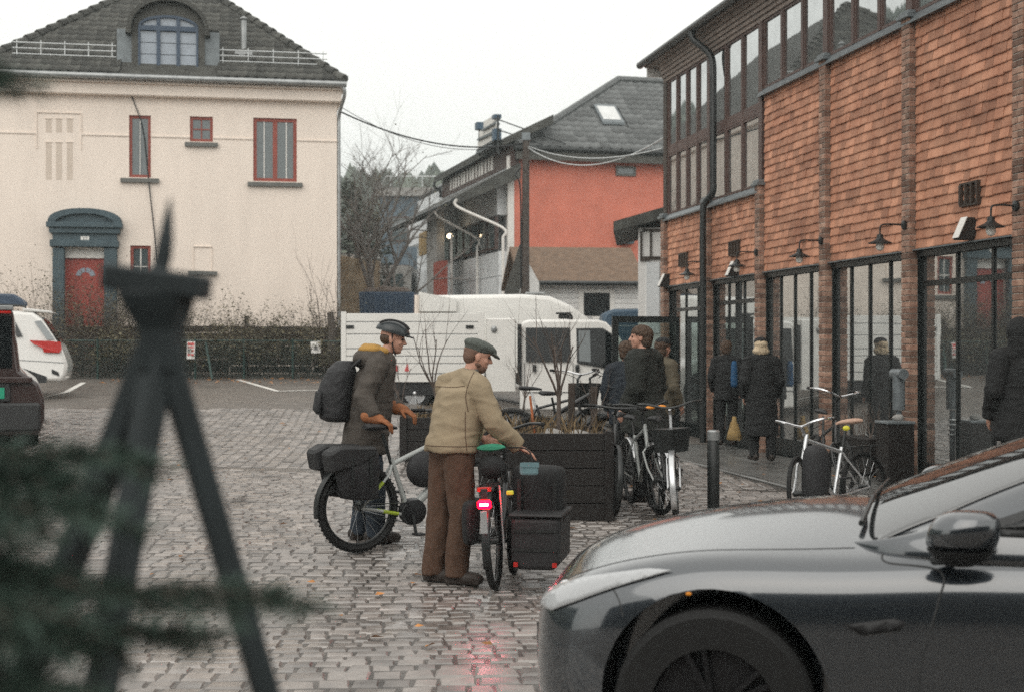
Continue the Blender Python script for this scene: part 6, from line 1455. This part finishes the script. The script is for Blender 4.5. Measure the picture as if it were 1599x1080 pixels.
b6, f6 = bike('dark mountain bike with red spacer leaning behind the orange stake', gl(PX(828, 17.6), 17.0, .08), R(28), 'bike_black', bars='flat', tw=.03, tr=.03, dtr=.05, barh=1.18, htop=1.04, steer=R(-30), lean=R(6), group='bicycles behind the planter')
mb = MB(); mb.tube([(-.05, 0, .28), (-.065, 0, .33)], .03, 8); mb.build('red_spacer', 'print_red', f6)
b7, f7 = bike('dark bicycle with pale handlebar and black basket behind the man in khaki', gl(PX(800, 19), 17.9, .08), R(-8), 'bike_black', bars='swept', barm='silver', tw=.024, barh=1.12, steer=R(70), guards='black_metal', lean=R(-4), group='bicycles behind the planter')
mb = MB(); mb.frus([((.14, 0, .06), .13, .15), ((.14, 0, .36), .18, .22)], 4); mb.build('basket', 'black_metal', f7)
# --- bollards
def bollard(u, v0, d, label, w=.062):
    o = thing('bollard', label, 'bollard', gl(PX(u, d), d), 0, 'black bollards with grey bands'); h = PZ(v0, d) - o.location.z
    mb = MB(); mb.lathe([(w + .02, 0), (w + .02, .03), (w, .04), (w, h - .02), (w - .015, h), (.005, h + .008)], 18); mb.build('post', 'black_metal', o, smooth=40)
    mb = MB(); mb.lathe([(w + .002, h - .10), (w + .004, h - .10), (w + .004, h - .015), (w - .01, h + .001)], 18); mb.build('band', 'zinc', o, smooth=40)
bollard(1114.5, 671, 14.4, 'black bollard with a grey band standing free on the cobbles')
bollard(947, 678, 14.4, 'black bollard with a grey band beside the planter and parked bicycles')
# --- things by the shop
mb = None
o = thing('waste_bin', 'dark square bin with pale rim before the brick pilaster', 'bin', gl(PX(1398, 17.1), 17.1, .06), RANG); mb = MB(); mb.box(-.17, -.17, 0, .17, .17, .70); mb.build('box', 'planter_wood', o, bevel=.01); mb = MB(); mb.box(-.18, -.18, .702, .18, .18, .735); mb.build('rim', 'lead', o, bevel=.006)
o2 = thing('pale_stone', 'pale stone lying on the square bin', 'stone', (o.location.x + .04, o.location.y, o.location.z + .735)); mb = MB(); mb.ell((0, 0, .035), (.07, .05, .045), None, 10, 6); mb.v = [tuple(Vector(p) * (1 + .2 * noise.noise(Vector(p) * 20))) for p in mb.v]; mb.build('rock', 'concrete', o2, smooth=True)
o = thing('metal_flue', 'grey metal flue pipe with T shaped cap beside the brick pilaster', 'flue', (PX(1404, 17.4), 17.4, G(4.7, 17.4) + .06), RANG); hz = PZ(577, 17.4) - o.location.z
mb = MB(); mb.tube([(0, 0, 0), (0, 0, .85)], .035, 10); mb.tube([(0, 0, .86), (0, 0, hz - .06)], .075, 14); mb.build('pipe', 'lead', o, smooth=50)
mb = MB(); mb.tube([(-.14, 0, hz - .05), (.14, 0, hz - .05)], .065, 14); mb.build('cap', 'lead', o, smooth=50)
for k in range(4): mb = MB(); mb.lathe([(.05, .72 - k * .06), (.055, .73 - k * .06), (.05, .74 - k * .06)], 12); mb.build('clamp', 'galv', o)
o = thing('shop_planter', 'low dark planter box beneath the shop windows behind the bicycles', 'planter', (PX(1352, 18.6), 18.6, G(4.4, 18.6) + .06), RANG); mb = MB(); mb.box(-.45, -.16, 0, .45, .16, .45); mb.build('box', 'planter_wood', o, bevel=.01); mb = MB()
for k in range(16): grow(mb, (rp_.uniform(-.4, .4), rp_.uniform(-.1, .1), .42), (rp_.uniform(-.4, .4), rp_.uniform(-.4, .4), 1), .3, .008, 1, rp_, .5, 2)
mb.build('twigs', 'twig', o, fix=False)
# ================================================================== PEOPLE (local x forward, y left, z up)
def solid(mb, name, m, par, vox, wr=0.0, ws=9.0, sm=3, stretch=(1, 1, 1), seed=0):
    o = mb.build(name, m, par, fix=False)
    r = o.modifiers.new('r', 'REMESH'); r.mode = 'VOXEL'; r.voxel_size = vox
    s = o.modifiers.new('s', 'SMOOTH'); s.iterations = sm; s.factor = .5
    bpy.context.view_layer.update(); me = bpy.data.meshes.new_from_object(o.evaluated_get(bpy.context.evaluated_depsgraph_get())); o.modifiers.clear(); old = o.data; o.data = me; bpy.data.meshes.remove(old)
    if wr:
        nr = [v.normal.copy() for v in me.vertices]
        for v, q in zip(me.vertices, nr):
            p = Vector((v.co.x * stretch[0], v.co.y * stretch[1], v.co.z * stretch[2])) * ws + Vector((seed, 0, 0))
            f = noise.noise(p) + .5 * noise.noise(p * 2.1); f = 1 - 2 * abs(f)
            v.co += q * wr * f
    if not me.materials: me.materials.append(MATS[m])
    me.name = name; me.polygons.foreach_set('use_smooth', [True] * len(me.polygons)); me.update(); return o
def hand(mb, w, d, palm, thumb, curl=.6, s=1.0):
    # w wrist, d pointing along the hand, palm = palm normal, thumb = direction of the thumb side
    w = Vector(w); d = Vector(d).normalized(); pn = Vector(palm); pn = (pn - d * pn.dot(d)).normalized(); th = d.cross(pn)
    if th.dot(Vector(thumb)) < 0: th = -th
    M = Matrix((d, th, pn)).transposed()
    mb.ell(w + d * .05 * s, (.055 * s, .041 * s, .018 * s), M, 14, 8)
    for i, (off, L) in enumerate(((.030, .072), (.010, .08), (-.010, .074), (-.029, .058))):
        b = w + d * .088 * s + th * off * s; a = curl * .6; d1 = (d * cos(a) + pn * sin(a)); k = b + d1 * L * .45 * s; a2 = curl * 1.6; d2 = (d * cos(a2) + pn * sin(a2)); e = k + d2 * L * .55 * s
        mb.cap(b - d * .02, k, .0095 * s, .0088 * s, 8); mb.cap(k, e, .0088 * s, .0075 * s, 8)
    b = w + d * .03 * s + th * .03 * s; k = b + (th * .8 + d * .6 + pn * .3).normalized() * .035 * s; e = k + (d * .8 + th * .2 + pn * (.3 + curl * .3)).normalized() * .032 * s
    mb.cap(b, k, .0125 * s, .0105 * s, 8); mb.cap(k, e, .0105 * s, .009 * s, 8)
def head(mb, c, M):
    def e(p, r): mb.ell(Vector(c) + M @ Vector(p), r, M, 20, 14)
    def k(a, b, ra, rb): mb.cap(Vector(c) + M @ Vector(a), Vector(c) + M @ Vector(b), ra, rb, 10)
    e((-.012, 0, .035), (.098, .077, .088)); e((.018, 0, -.02), (.075, .064, .085)); e((.035, 0, -.07), (.046, .045, .038)); k((.055, 0, -.092), (.068, 0, -.088), .02, .016)
    k((.084, 0, .022), (.108, 0, -.018), .009, .0125); e((.096, 0, -.022), (.014, .018, .009)); e((.072, 0, .034), (.02, .052, .012)); e((.08, 0, -.055), (.013, .024, .006)); e((.079, 0, -.066), (.012, .021, .006))
    for s in (-1, 1): e((-.008, s * .077, -.005), (.02, .008, .031)); e((.062, s * .038, -.02), (.02, .02, .018))
def person(label, loc, rot, J, top, topm, leg='trousers_brown', shoe='shoe_dark', group=None, sc=1.0, vox=.0065, seed=1, headM=None, cloth=None, face=True, gl_=None, hands=(.5, .5)):
    o = thing('person', label, 'person', loc, rot, group); o.scale = (sc, sc, sc)
    V = {k: Vector(v) for k, v in J.items() if not isinstance(v, float)}; Mh = headM or Matrix.Identity(3)
    b = MB()
    head(b, V['head'], Mh); b.cap(V['neck'] - Vector((0, 0, .03)), V['head'] + Mh @ Vector((-.02, 0, -.07)), .058, .053)
    b.cap(V['neck'] - Vector((.0, 0, .06)), V['pelvis'], .09, .11); b.ell(V['chest'], (.10, .15, .17)); b.ell(V['pelvis'], (.10, .15, .11))
    for s in 'lr':
        b.cap(V['sh' + s], V['el' + s], .052, .042); b.cap(V['el' + s], V['wr' + s], .04, .027); b.cap(V['neck'] - Vector((0, 0, .05)), V['sh' + s], .06, .055)
        b.cap(V['hip' + s], V['kn' + s], .075, .055); b.cap(V['kn' + s], V['an' + s], .052, .038); b.cap(V['an' + s], V['an' + s] + (V['to' + s] - V['an' + s]) * .8, .035, .025)
        d = V.get('hd' + s, (V['wr' + s] - V['el' + s]).normalized()); inward = Vector((0, -1 if s == 'l' else 1, -.15)); pal = V.get('pa' + s, inward)
        if not gl_: hand(b, V['wr' + s], d, pal, V.get('th' + s, (1, 0, .2)), hands[0 if s == 'l' else 1])
    body = solid(b, 'body', 'skin', o, vox, sm=2)
    if gl_:
        for s in 'lr':
            d = V.get('hd' + s, (V['wr' + s] - V['el' + s]).normalized()); g = MB(); hand(g, V['wr' + s], d, V.get('pa' + s, Vector((0, -1 if s == 'l' else 1, -.2))), V.get('th' + s, (1, 0, .2)), hands[0], 1.3); g.cap(V['wr' + s] - d * .05, V['wr' + s] + d * .05, .056, .046); solid(g, 'glove', gl_, o, .0065, sm=2)
    if face:
        for s in (-1, 1): m = MB(); m.ell(V['head'] + Mh @ Vector((.079, s * .033, .012)), (.009, .012, .008), Mh, 10, 6); m.build('eye', 'black_matte', o, smooth=True)
    # trousers
    t = MB(); t.ell(V['pelvis'] + Vector((0, 0, .03)), (.145, .19, .15))
    lw = J.get('legw', 1.0)
    for s in 'lr':
        a, k, n = V['hip' + s], V['kn' + s], V['an' + s]; t.cap(a, k, .098 * lw, .076 * lw); t.frus([(k + (k - n) * .05, .078 * lw, .076 * lw), (k.lerp(n, .5), .075 * lw, .070 * lw), (n + Vector((0, 0, .0)), .072 * lw, .066 * lw), (n - Vector((0, 0, .045)), .075 * lw, .068 * lw)], 16)
    solid(t, 'trousers', leg, o, .011, .009, 8, 2, (1, 1, .55), seed)
    # shoes
    for s in 'lr':
        a, q = V['an' + s], V['to' + s]; d = Vector((q.x - a.x, q.y - a.y, 0)).normalized(); z0 = q.z - .03
        f = MB(); hz = Vector((a.x, a.y, z0)); side = Vector((-d.y, d.x, 0)); Mr = Matrix((d, side, Vector((0, 0, 1)))).transposed()
        f.ell(hz - d * .03 + Vector((0, 0, .05)), (.068, .049, .06), Mr); f.ell(hz + d * .09 + Vector((0, 0, .04)), (.122, .056, .052), Mr); f.cap(a + Vector((0, 0, .07)), hz + Vector((0, 0, .06)), .058, .056); f.cap(a + Vector((0, 0, .03)), hz + Vector((0, 0, .05)), .052, .05); f.cbox(hz + d * .055 + Vector((0, 0, .012)), (.255, .088, .024), Mr)
        solid(f, 'shoe', shoe, o, .008, sm=2)
    # upper garment
    g = MB(); top(g, V); solid(g, 'jacket', topm, o, .0105, .0105, 6.0, 2, (.6, .6, 1.5), seed * 3.1)
    return o, V, Mh
def jacket(hem=.80, hw=(.155, .215), ch=(.150, .205), arm=1.0, hood=False, collar=True, waist=None):
    def f(g, V):
        c, p, n = V['chest'], V['pelvis'], V['neck']; up = (n - p)
        h = Vector((p.x, p.y, hem)); w = waist or ((hw[0] + ch[0]) / 2 * .97, (hw[1] + ch[1]) / 2 * .97)
        g.frus([(h, hw[0], hw[1]), (h + Vector((0, 0, .05)), hw[0] * .99, hw[1] * .99), (h.lerp(c, .5), w[0], w[1]), (c - up * .02, ch[0], ch[1]), (c + up * .16, ch[0] * .93, ch[1] * .98), (n - up * .12, ch[0] * .72, ch[1] * .78), (n - up * .02, .085, .09)], 26)
        for s in 'lr':
            g.cap(V['sh' + s], V['el' + s], .078 * arm, .064 * arm); e, wv = V['el' + s], V['wr' + s]; d = (wv - e).normalized(); g.cap(e, e.lerp(wv, .7), .064 * arm, .056 * arm); g.frus([(e.lerp(wv, .6), .056 * arm, .056 * arm, d.to_track_quat('Z', 'Y').to_matrix()), (wv - d * .005, .05 * arm, .05 * arm, d.to_track_quat('Z', 'Y').to_matrix())], 16)
            g.cap(n - up * .06, V['sh' + s], .085, .078 * arm)
        if collar: g.frus([(n - Vector((0, 0, .05)), .092, .098), (n + Vector((.005, 0, .015)), .078, .08), (n + Vector((.006, 0, .04)), .074, .075)], 18)
        if hood: g.ell(n + Vector((-.10, 0, -.02)), (.13, .165, .09)); g.ell(n + Vector((-.05, 0, .01)), (.115, .13, .06)); g.cap(n + Vector((.05, .07, -.03)), n + Vector((.05, -.07, -.03)), .055, .055)
    return f
def stand(lean=.0, arms=.12, dx=0):
    return dict(pelvis=(0, 0, .95), chest=(.02 + lean * .6, 0, 1.30), neck=(.02 + lean, 0, 1.51), head=(.06 + lean * 1.2, 0, 1.665), shl=(.01 + lean * .9, .19, 1.44), shr=(.01 + lean * .9, -.19, 1.44), ell=(-.02, .26, 1.16), elr=(-.02, -.26, 1.16), wrl=(arms, .24, .93), wrr=(arms, -.24, .93), hipl=(0, .09, .92), hipr=(0, -.09, .92), knl=(.03, .10, .50), knr=(.01 + dx, -.10, .50), anl=(0, .11, .09), anr=(0 + dx, -.11, .09), tol=(.15, .13, .03), tor=(.15 + dx, -.13, .03))
def hairshell(o, V, Mh, m, low=-.02, k=1.06, name='hair', back=-.02):
    b = MB(); c = V['head']; b.ell(c + Mh @ Vector((-.026, 0, .038)), (.105 * k, .085 * k, .088 * k), Mh @ ry(R(-14)), 20, 12, -.2); b.ell(c + Mh @ Vector((-.06, 0, low)), (.062 * k, .078 * k, .085 * k), Mh); return solid(b, name, m, o, .007, .011, 34, 1)
# --- the man in khaki with flat cap
J = dict(pelvis=(.03, 0, .96), chest=(.10, .0, 1.30), neck=(.17, 0, 1.505), head=(.235, -.03, 1.640), shl=(.11, .195, 1.43), shr=(.13, -.195, 1.42), ell=(.16, .25, 1.15), elr=(.20, -.30, 1.17), wrl=(.36, .10, 1.03), wrr=(.40, -.33, .985), hipl=(.03, .09, .93), hipr=(.03, -.09, .93), knl=(0, .115, .50), knr=(.05, -.105, .50), anl=(-.05, .12, .09), anr=(.01, -.09, .09), tol=(.02, .02, .03), tor=(.10, -.19, .03), hdr=(.85, -.3, -.45), par=(0, .2, -1), thr=(0, 1, 0), legw=1.2)
Mh = rz(R(-24)) @ ry(R(14))
o, V, Mh = person('man in khaki jacket and grey flat cap seen from behind beside the cargo bicycle', gl(-.46, 10.28), R(34), J, jacket(.955, (.185, .225), (.172, .222), 1.14, waist=(.182, .228)), 'jacket_khaki', 'trousers_brown', sc=.99, headM=Mh, vox=.0055, seed=2, hands=(.5, .35))
hr_ = MB(); c = V['head']; hr_.ell(c + Mh @ Vector((-.055, 0, .0)), (.055, .076, .07), Mh); hr_.ell(c + Mh @ Vector((-.03, 0, .03)), (.085, .0805, .06), Mh); solid(hr_, 'hair', 'hair_short', o, .006, .001, 30, 1)
bd = MB(); bd.ell(c + Mh @ Vector((.034, 0, -.078)), (.053, .052, .040), Mh); bd.ell(c + Mh @ Vector((.012, 0, -.055)), (.045, .066, .03), Mh); solid(bd, 'beard', 'hair_short', o, .006, .0015, 40, 1)
cp = MB(); cp.ell(c + Mh @ Vector((-.008, 0, .078)), (.118, .095, .05), Mh @ ry(R(6))); cp.ell(c + Mh @ Vector((-.01, 0, .055)), (.105, .088, .045), Mh); cp.ell(c + Mh @ Vector((.05, 0, .078)), (.085, .082, .038), Mh @ ry(R(16))); cp.ell(c + Mh @ Vector((.115, 0, .043)), (.055, .066, .011), Mh @ ry(R(24))); solid(cp, 'flat_cap', 'cap_green', o, .006, .002, 22, 2)
cl = MB(); n_ = V['neck']; cl.frus([(n_ + Vector((0, 0, -.005)), .083, .086), (n_ + Vector((.006, 0, .035)), .079, .081), (n_ + Vector((.008, 0, .045)), .07, .072)], 18); cl.build('collar', 'collar_grey', o, smooth=50)
def seams(o, lines, direction, m, r=.003):
    j = [c for c in kids(o) if c.name.startswith('jacket')][0]; T = BVHTree.FromPolygons([v.co for v in j.data.vertices], [tuple(p.vertices) for p in j.data.polygons]); d = Vector(direction).normalized()
    for L_ in lines:
        q = []
        for p in bez(L_, 8):
            h = T.ray_cast(p - d * 1.5, d)
            if h[0] is not None: q.append(h[0] + h[1] * .0015)
        if len(q) > 3: mb = MB(); mb.tube(q, r, 5); mb.build('seam', m, o, smooth=True)
seams(o, [[(.14, -.13, 1.53), (.06, -.20, 1.47), (.03, -.19, 1.36), (.05, -.19, 1.25)], [(-.16, .2, 1.0), (-.15, 0, 1.0), (-.06, -.2, 1.0), (.12, -.24, 1.0)], [(-.02, .2, 1.42), (-.06, .05, 1.42), (-.02, -.12, 1.42), (.03, -.18, 1.43)], [(.02, -.2, 1.25), (.02, -.2, 1.1), (.02, -.22, .97)]], (.52, .85, 0), 'trousers_brown', .0028)
# --- the cyclist
J = dict(pelvis=(-.03, 0, .97), chest=(.04, 0, 1.29), neck=(.11, 0, 1.50), head=(.205, 0, 1.640), shl=(.06, .19, 1.425), shr=(.05, -.19, 1.42), ell=(.13, .26, 1.19), elr=(-.07, -.30, 1.18), wrl=(.255, .035, 1.075), wrr=(.0, -.385, 1.02), hipl=(-.03, .09, .93), hipr=(-.03, -.09, .93), knl=(.0, .11, .50), knr=(.05, -.10, .50), anl=(-.06, .13, .09), anr=(.05, -.09, .09), tol=(.08, .15, .03), tor=(.2, -.10, .03), hdr=(.9, -.25, -.28), hdl=(.85, -.4, -.30), par=(0, .1, -1), pal=(.1, 0, -1), thr=(.2, 1, 0), thl=(.2, -1, 0), legw=1.0)
Mh = rz(R(-12)) @ ry(R(10))
CPX = (-1.21, 11.95)
o, V, Mh = person('cyclist in dark parka, grey helmet and orange gloves holding the electric bicycle', gl(*CPX), R(12), J, jacket(.72, (.19, .235), (.175, .22), 1.16, hood=True), 'parka', 'jeans', sc=1.03, headM=Mh, vox=.0055, seed=5, gl_='glove_orange', hands=(.75, .75))
c = V['head']; n_ = V['neck']
hd = MB(); hd.ell(n_ + Vector((-.085, 0, .055)), (.105, .125, .052)); hd.cap(n_ + Vector((-.13, 0, .07)), n_ + Vector((.02, -.085, .045)), .04, .03); hd.cap(n_ + Vector((-.13, 0, .07)), n_ + Vector((.02, .085, .045)), .04, .03); solid(hd, 'hood_lining', 'mustard', o, .008, .003, 18, 2)
hr_ = MB(); hr_.ell(c + Mh @ Vector((-.04, 0, .005)), (.07, .079, .06), Mh); solid(hr_, 'hair', 'hair_brown', o, .006, .0015, 40, 1)
he = MB(); he.ell(c + Mh @ Vector((-.012, 0, .062)), (.142, .105, .09), Mh @ ry(R(6)), 28, 16, -.12); HE = he.build('helmet', 'helmet', o, smooth=60)
for s in (-.055, 0, .055): m = MB(); m.tube([c + Mh @ Vector((-.012 + .139 * cos(a), s * (1 + .2 * sin(a)), .062 + .094 * sin(a))) for a in [R(25 + 12 * k) for k in range(11)]], .010, 6); m.build('vent', 'black_matte', HE, smooth=True)
m = MB(); m.ell(c + Mh @ Vector((.125, 0, .047)), (.045, .075, .008), Mh @ ry(R(12))); m.build('visor', 'black_matte', HE, smooth=True)
m = MB()
for s in (-1, 1): m.tube([c + Mh @ Vector((-.01, s * .085, .05)), c + Mh @ Vector((.01, s * .072, -.05)), c + Mh @ Vector((.035, s * .045, -.105)), c + Mh @ Vector((.04, 0, -.118))], .006, 5)
m.build('chin_strap', 'black_matte', o)
CMX = Matrix.Translation(Vector(gl(*CPX))) @ Matrix.Rotation(R(12), 4, 'Z') @ Matrix.Scale(1.03, 4)
o = thing('backpack', 'large rounded black backpack worn by the cyclist', 'backpack', tuple(CMX @ Vector((-.13, 0, .98))), R(12)); b = MB(); b.frus([((-.12, 0, .0), .09, .13), ((-.14, 0, .03), .13, .165), ((-.14, 0, .25), .15, .175), ((-.09, 0, .42), .125, .16), ((-.06, 0, .50), .07, .11)], 18); solid(b, 'sack', 'backpack', o, .011, .005, 9, 3)
b = MB(); b.frus([((-.27, 0, .06), .03, .11), ((-.29, 0, .10), .04, .125), ((-.27, 0, .25), .035, .12)], 14); b.build('front_pocket', 'backpack', o, smooth=True, bevel=.01)
for s in (-1, 1): b = MB(); b.tube(bez([(-.02, s * .10, .44), (.10, s * .13, .53), (.20, s * .13, .42), (.14, s * .15, .2), (.0, s * .13, .1)], 6), .017, 6); b.build('strap', 'black_matte', o, smooth=True)
# --- bystanders
def bystander(label, x, y, rot, coat, leg='coat_black', sc=1.0, hem=.78, hair='hair_brown', hat=None, lean=0, arms=.12, dz=0, yaw=0, seed=3, hw=(.15, .21), hood=False, dx=0.05, arm=1.05, hood_up=False):
    J = stand(lean, arms, dx); Mh = rz(yaw); o, V, Mh = person(label, gl(x, y, dz), rot, J, jacket(hem, hw, (.15, .21), arm, hood=hood), coat, leg, sc=sc, headM=Mh, vox=.008, seed=seed)
    c = V['head']
    if hood_up:
        b = MB(); b.ell(c + Mh @ Vector((-.03, 0, .02)), (.135, .115, .135), Mh); b.cap(c + Mh @ Vector((-.05, 0, -.03)), V['neck'], .11, .12); solid(b, 'hood', coat, o, .009, .004, 12, 2)
    elif hat:
        hairshell(o, V, Mh, hair, -.045, 1.06)
        b = MB(); b.ell(c + Mh @ Vector((-.012, 0, .085)), (.112, .095, .062), Mh, 18, 10, -.2); b.ell(c + Mh @ Vector((-.005, 0, .068)), (.118, .10, .022), Mh)
        if hat == 'cap': b.ell(c + Mh @ Vector((.12, 0, .06)), (.05, .06, .01), Mh)
        solid(b, 'hat', 'coat_black', o, .008, .002, 20, 2)
    else: hairshell(o, V, Mh, hair)
    return o, V
o, V = bystander('brown haired man in dark olive jacket facing left behind the parked bicycles', PX(1008, 15.4), 15.4, R(150), 'coat_dark', sc=1.05, hem=.70, hw=(.24, .31), yaw=R(26), seed=11, arm=1.55)
b = MB(); b.ell(V['neck'] + Vector((.05, 0, .02)), (.05, .06, .02)); b.build('yellow_collar', 'mustard', o, smooth=True)
m = MB(); m.cbox((.02, .215, .86), (.03, .012, .08)); m.build('white_tag', 'paper', o)
bystander('person in navy jacket half hidden left of the olive jacketed man', PX(978, 17), 17.0, R(80), 'coat_navy', sc=.95, seed=4, hem=.75)
bystander('person in tan coat and black cap partly hidden behind the olive jacketed man', PX(1032, 18.2), 18.2, R(40), 'coat_tan', sc=.98, hat='cap', seed=6, hem=.8)
o, V = bystander('woman in long black coat and black hat walking away along the shop windows', PX(1190, 20.4), 20.4, R(94), 'coat_black', sc=.97, hem=.36, hair='hair_blond', hat='beanie', dz=.055, seed=8, hw=(.21, .25), dx=-.12, arm=1.25, lean=.02)
b = MB(); b.ell(V['head'] + Vector((-.035, 0, -.065)), (.09, .125, .06)); b.ell(V['head'] + Vector((-.04, 0, -.02)), (.085, .10, .07)); solid(b, 'blond_hair', 'hair_blond', o, .009, .007, 24, 1)
bystander('person in dark coat near the window left of the long coated woman', PX(1132, 23.6), 23.4, R(75), 'coat_black', sc=.95, dz=.055, seed=9)
o = thing('blue_bag', 'bright blue shoulder bag beside the long coated woman', 'bag', (PX(1147, 22.9), 22.9, PZ(604, 22.9)), .3); b = MB(); b.frus([((0, 0, 0), .045, .04), ((0, 0, .05), .06, .05), ((0, 0, .36), .05, .04), ((0, 0, .42), .03, .03)], 14); b.build('sack', 'blue_cloth', o, smooth='all')
o = thing('net_bag', 'yellow straw net bag hanging left of the long coated woman', 'bag', (PX(1147, 22.6), 22.6, PZ(687, 22.6))); b = MB(); rr = random.Random(3)
b.frus([((0, 0, 0), .09, .09), ((0, 0, .02), .125, .12), ((0, 0, .14), .10, .10), ((0, 0, .30), .04, .04), ((0, 0, .38), .03, .03)], 14); b.build('sack', 'straw', o, smooth='all')
for k in range(46): b = MB(); zz = rr.uniform(.01, .28); a = rr.uniform(0, 6.3); r_ = .12 - .27 * zz; b.ell((r_ * cos(a), r_ * sin(a), zz), (.018, .018, .018), None, 6, 4); b.build('fruit', 'straw', o, smooth=True)
bystander('hooded person in a dark quilted jacket cut off by the right edge', 4.80, 13.4, R(97), 'coat_black', sc=1.06, dz=.05, seed=13, hem=.72, hw=(.2, .26), hood_up=True, arm=1.3)
# ================================================================== DARK BUILDING ADDED BEHIND THE CAMERA (darkens reflections in the grey car)
BH = thing('added_dark_building', 'dark brick street building standing behind the viewpoint', 'building', (-26, -13, 0))
mb = MB(); mb.box(0, -8, -.3, 60, 0, 7.5); mb.build('wall', 'dormer_dark', BH)
for i in range(15):
    for j in range(2): mb = MB(); mb.box(1.5 + i * 4, .0, 1.0 + j * 3.2, 3.4 + i * 4, .05, 2.9 + j * 3.2); mb.build('window', 'black_matte', BH)
mb = MB(); mb.prism([(.4, 7.5), (-4, 10.5), (-8.4, 7.5)], 'x', -.3, 60.3); mb.build('roof', 'roof_tile', BH)
# ================================================================== WET MIST IN THE AIR
hz = MB(); hz.box(-1600, -120, -1.6, 1600, 2600, 80); hm = bpy.data.materials.new('haze'); hm.use_nodes = True; t = hm.node_tree; t.nodes.remove(t.nodes['Principled BSDF'])
pvn = t.nodes.new('ShaderNodeVolumePrincipled'); pvn.inputs['Color'].default_value = (.84, .96, .96, 1); pvn.inputs['Density'].default_value = .0013; pvn.inputs['Anisotropy'].default_value = 0.2
t.links.new(pvn.outputs[0], t.nodes['Material Output'].inputs['Volume'])
HZO = hz.build('haze', hm); tag(HZO, 'thin wet mist hanging in the air over the whole square', 'mist', kind='stuff')
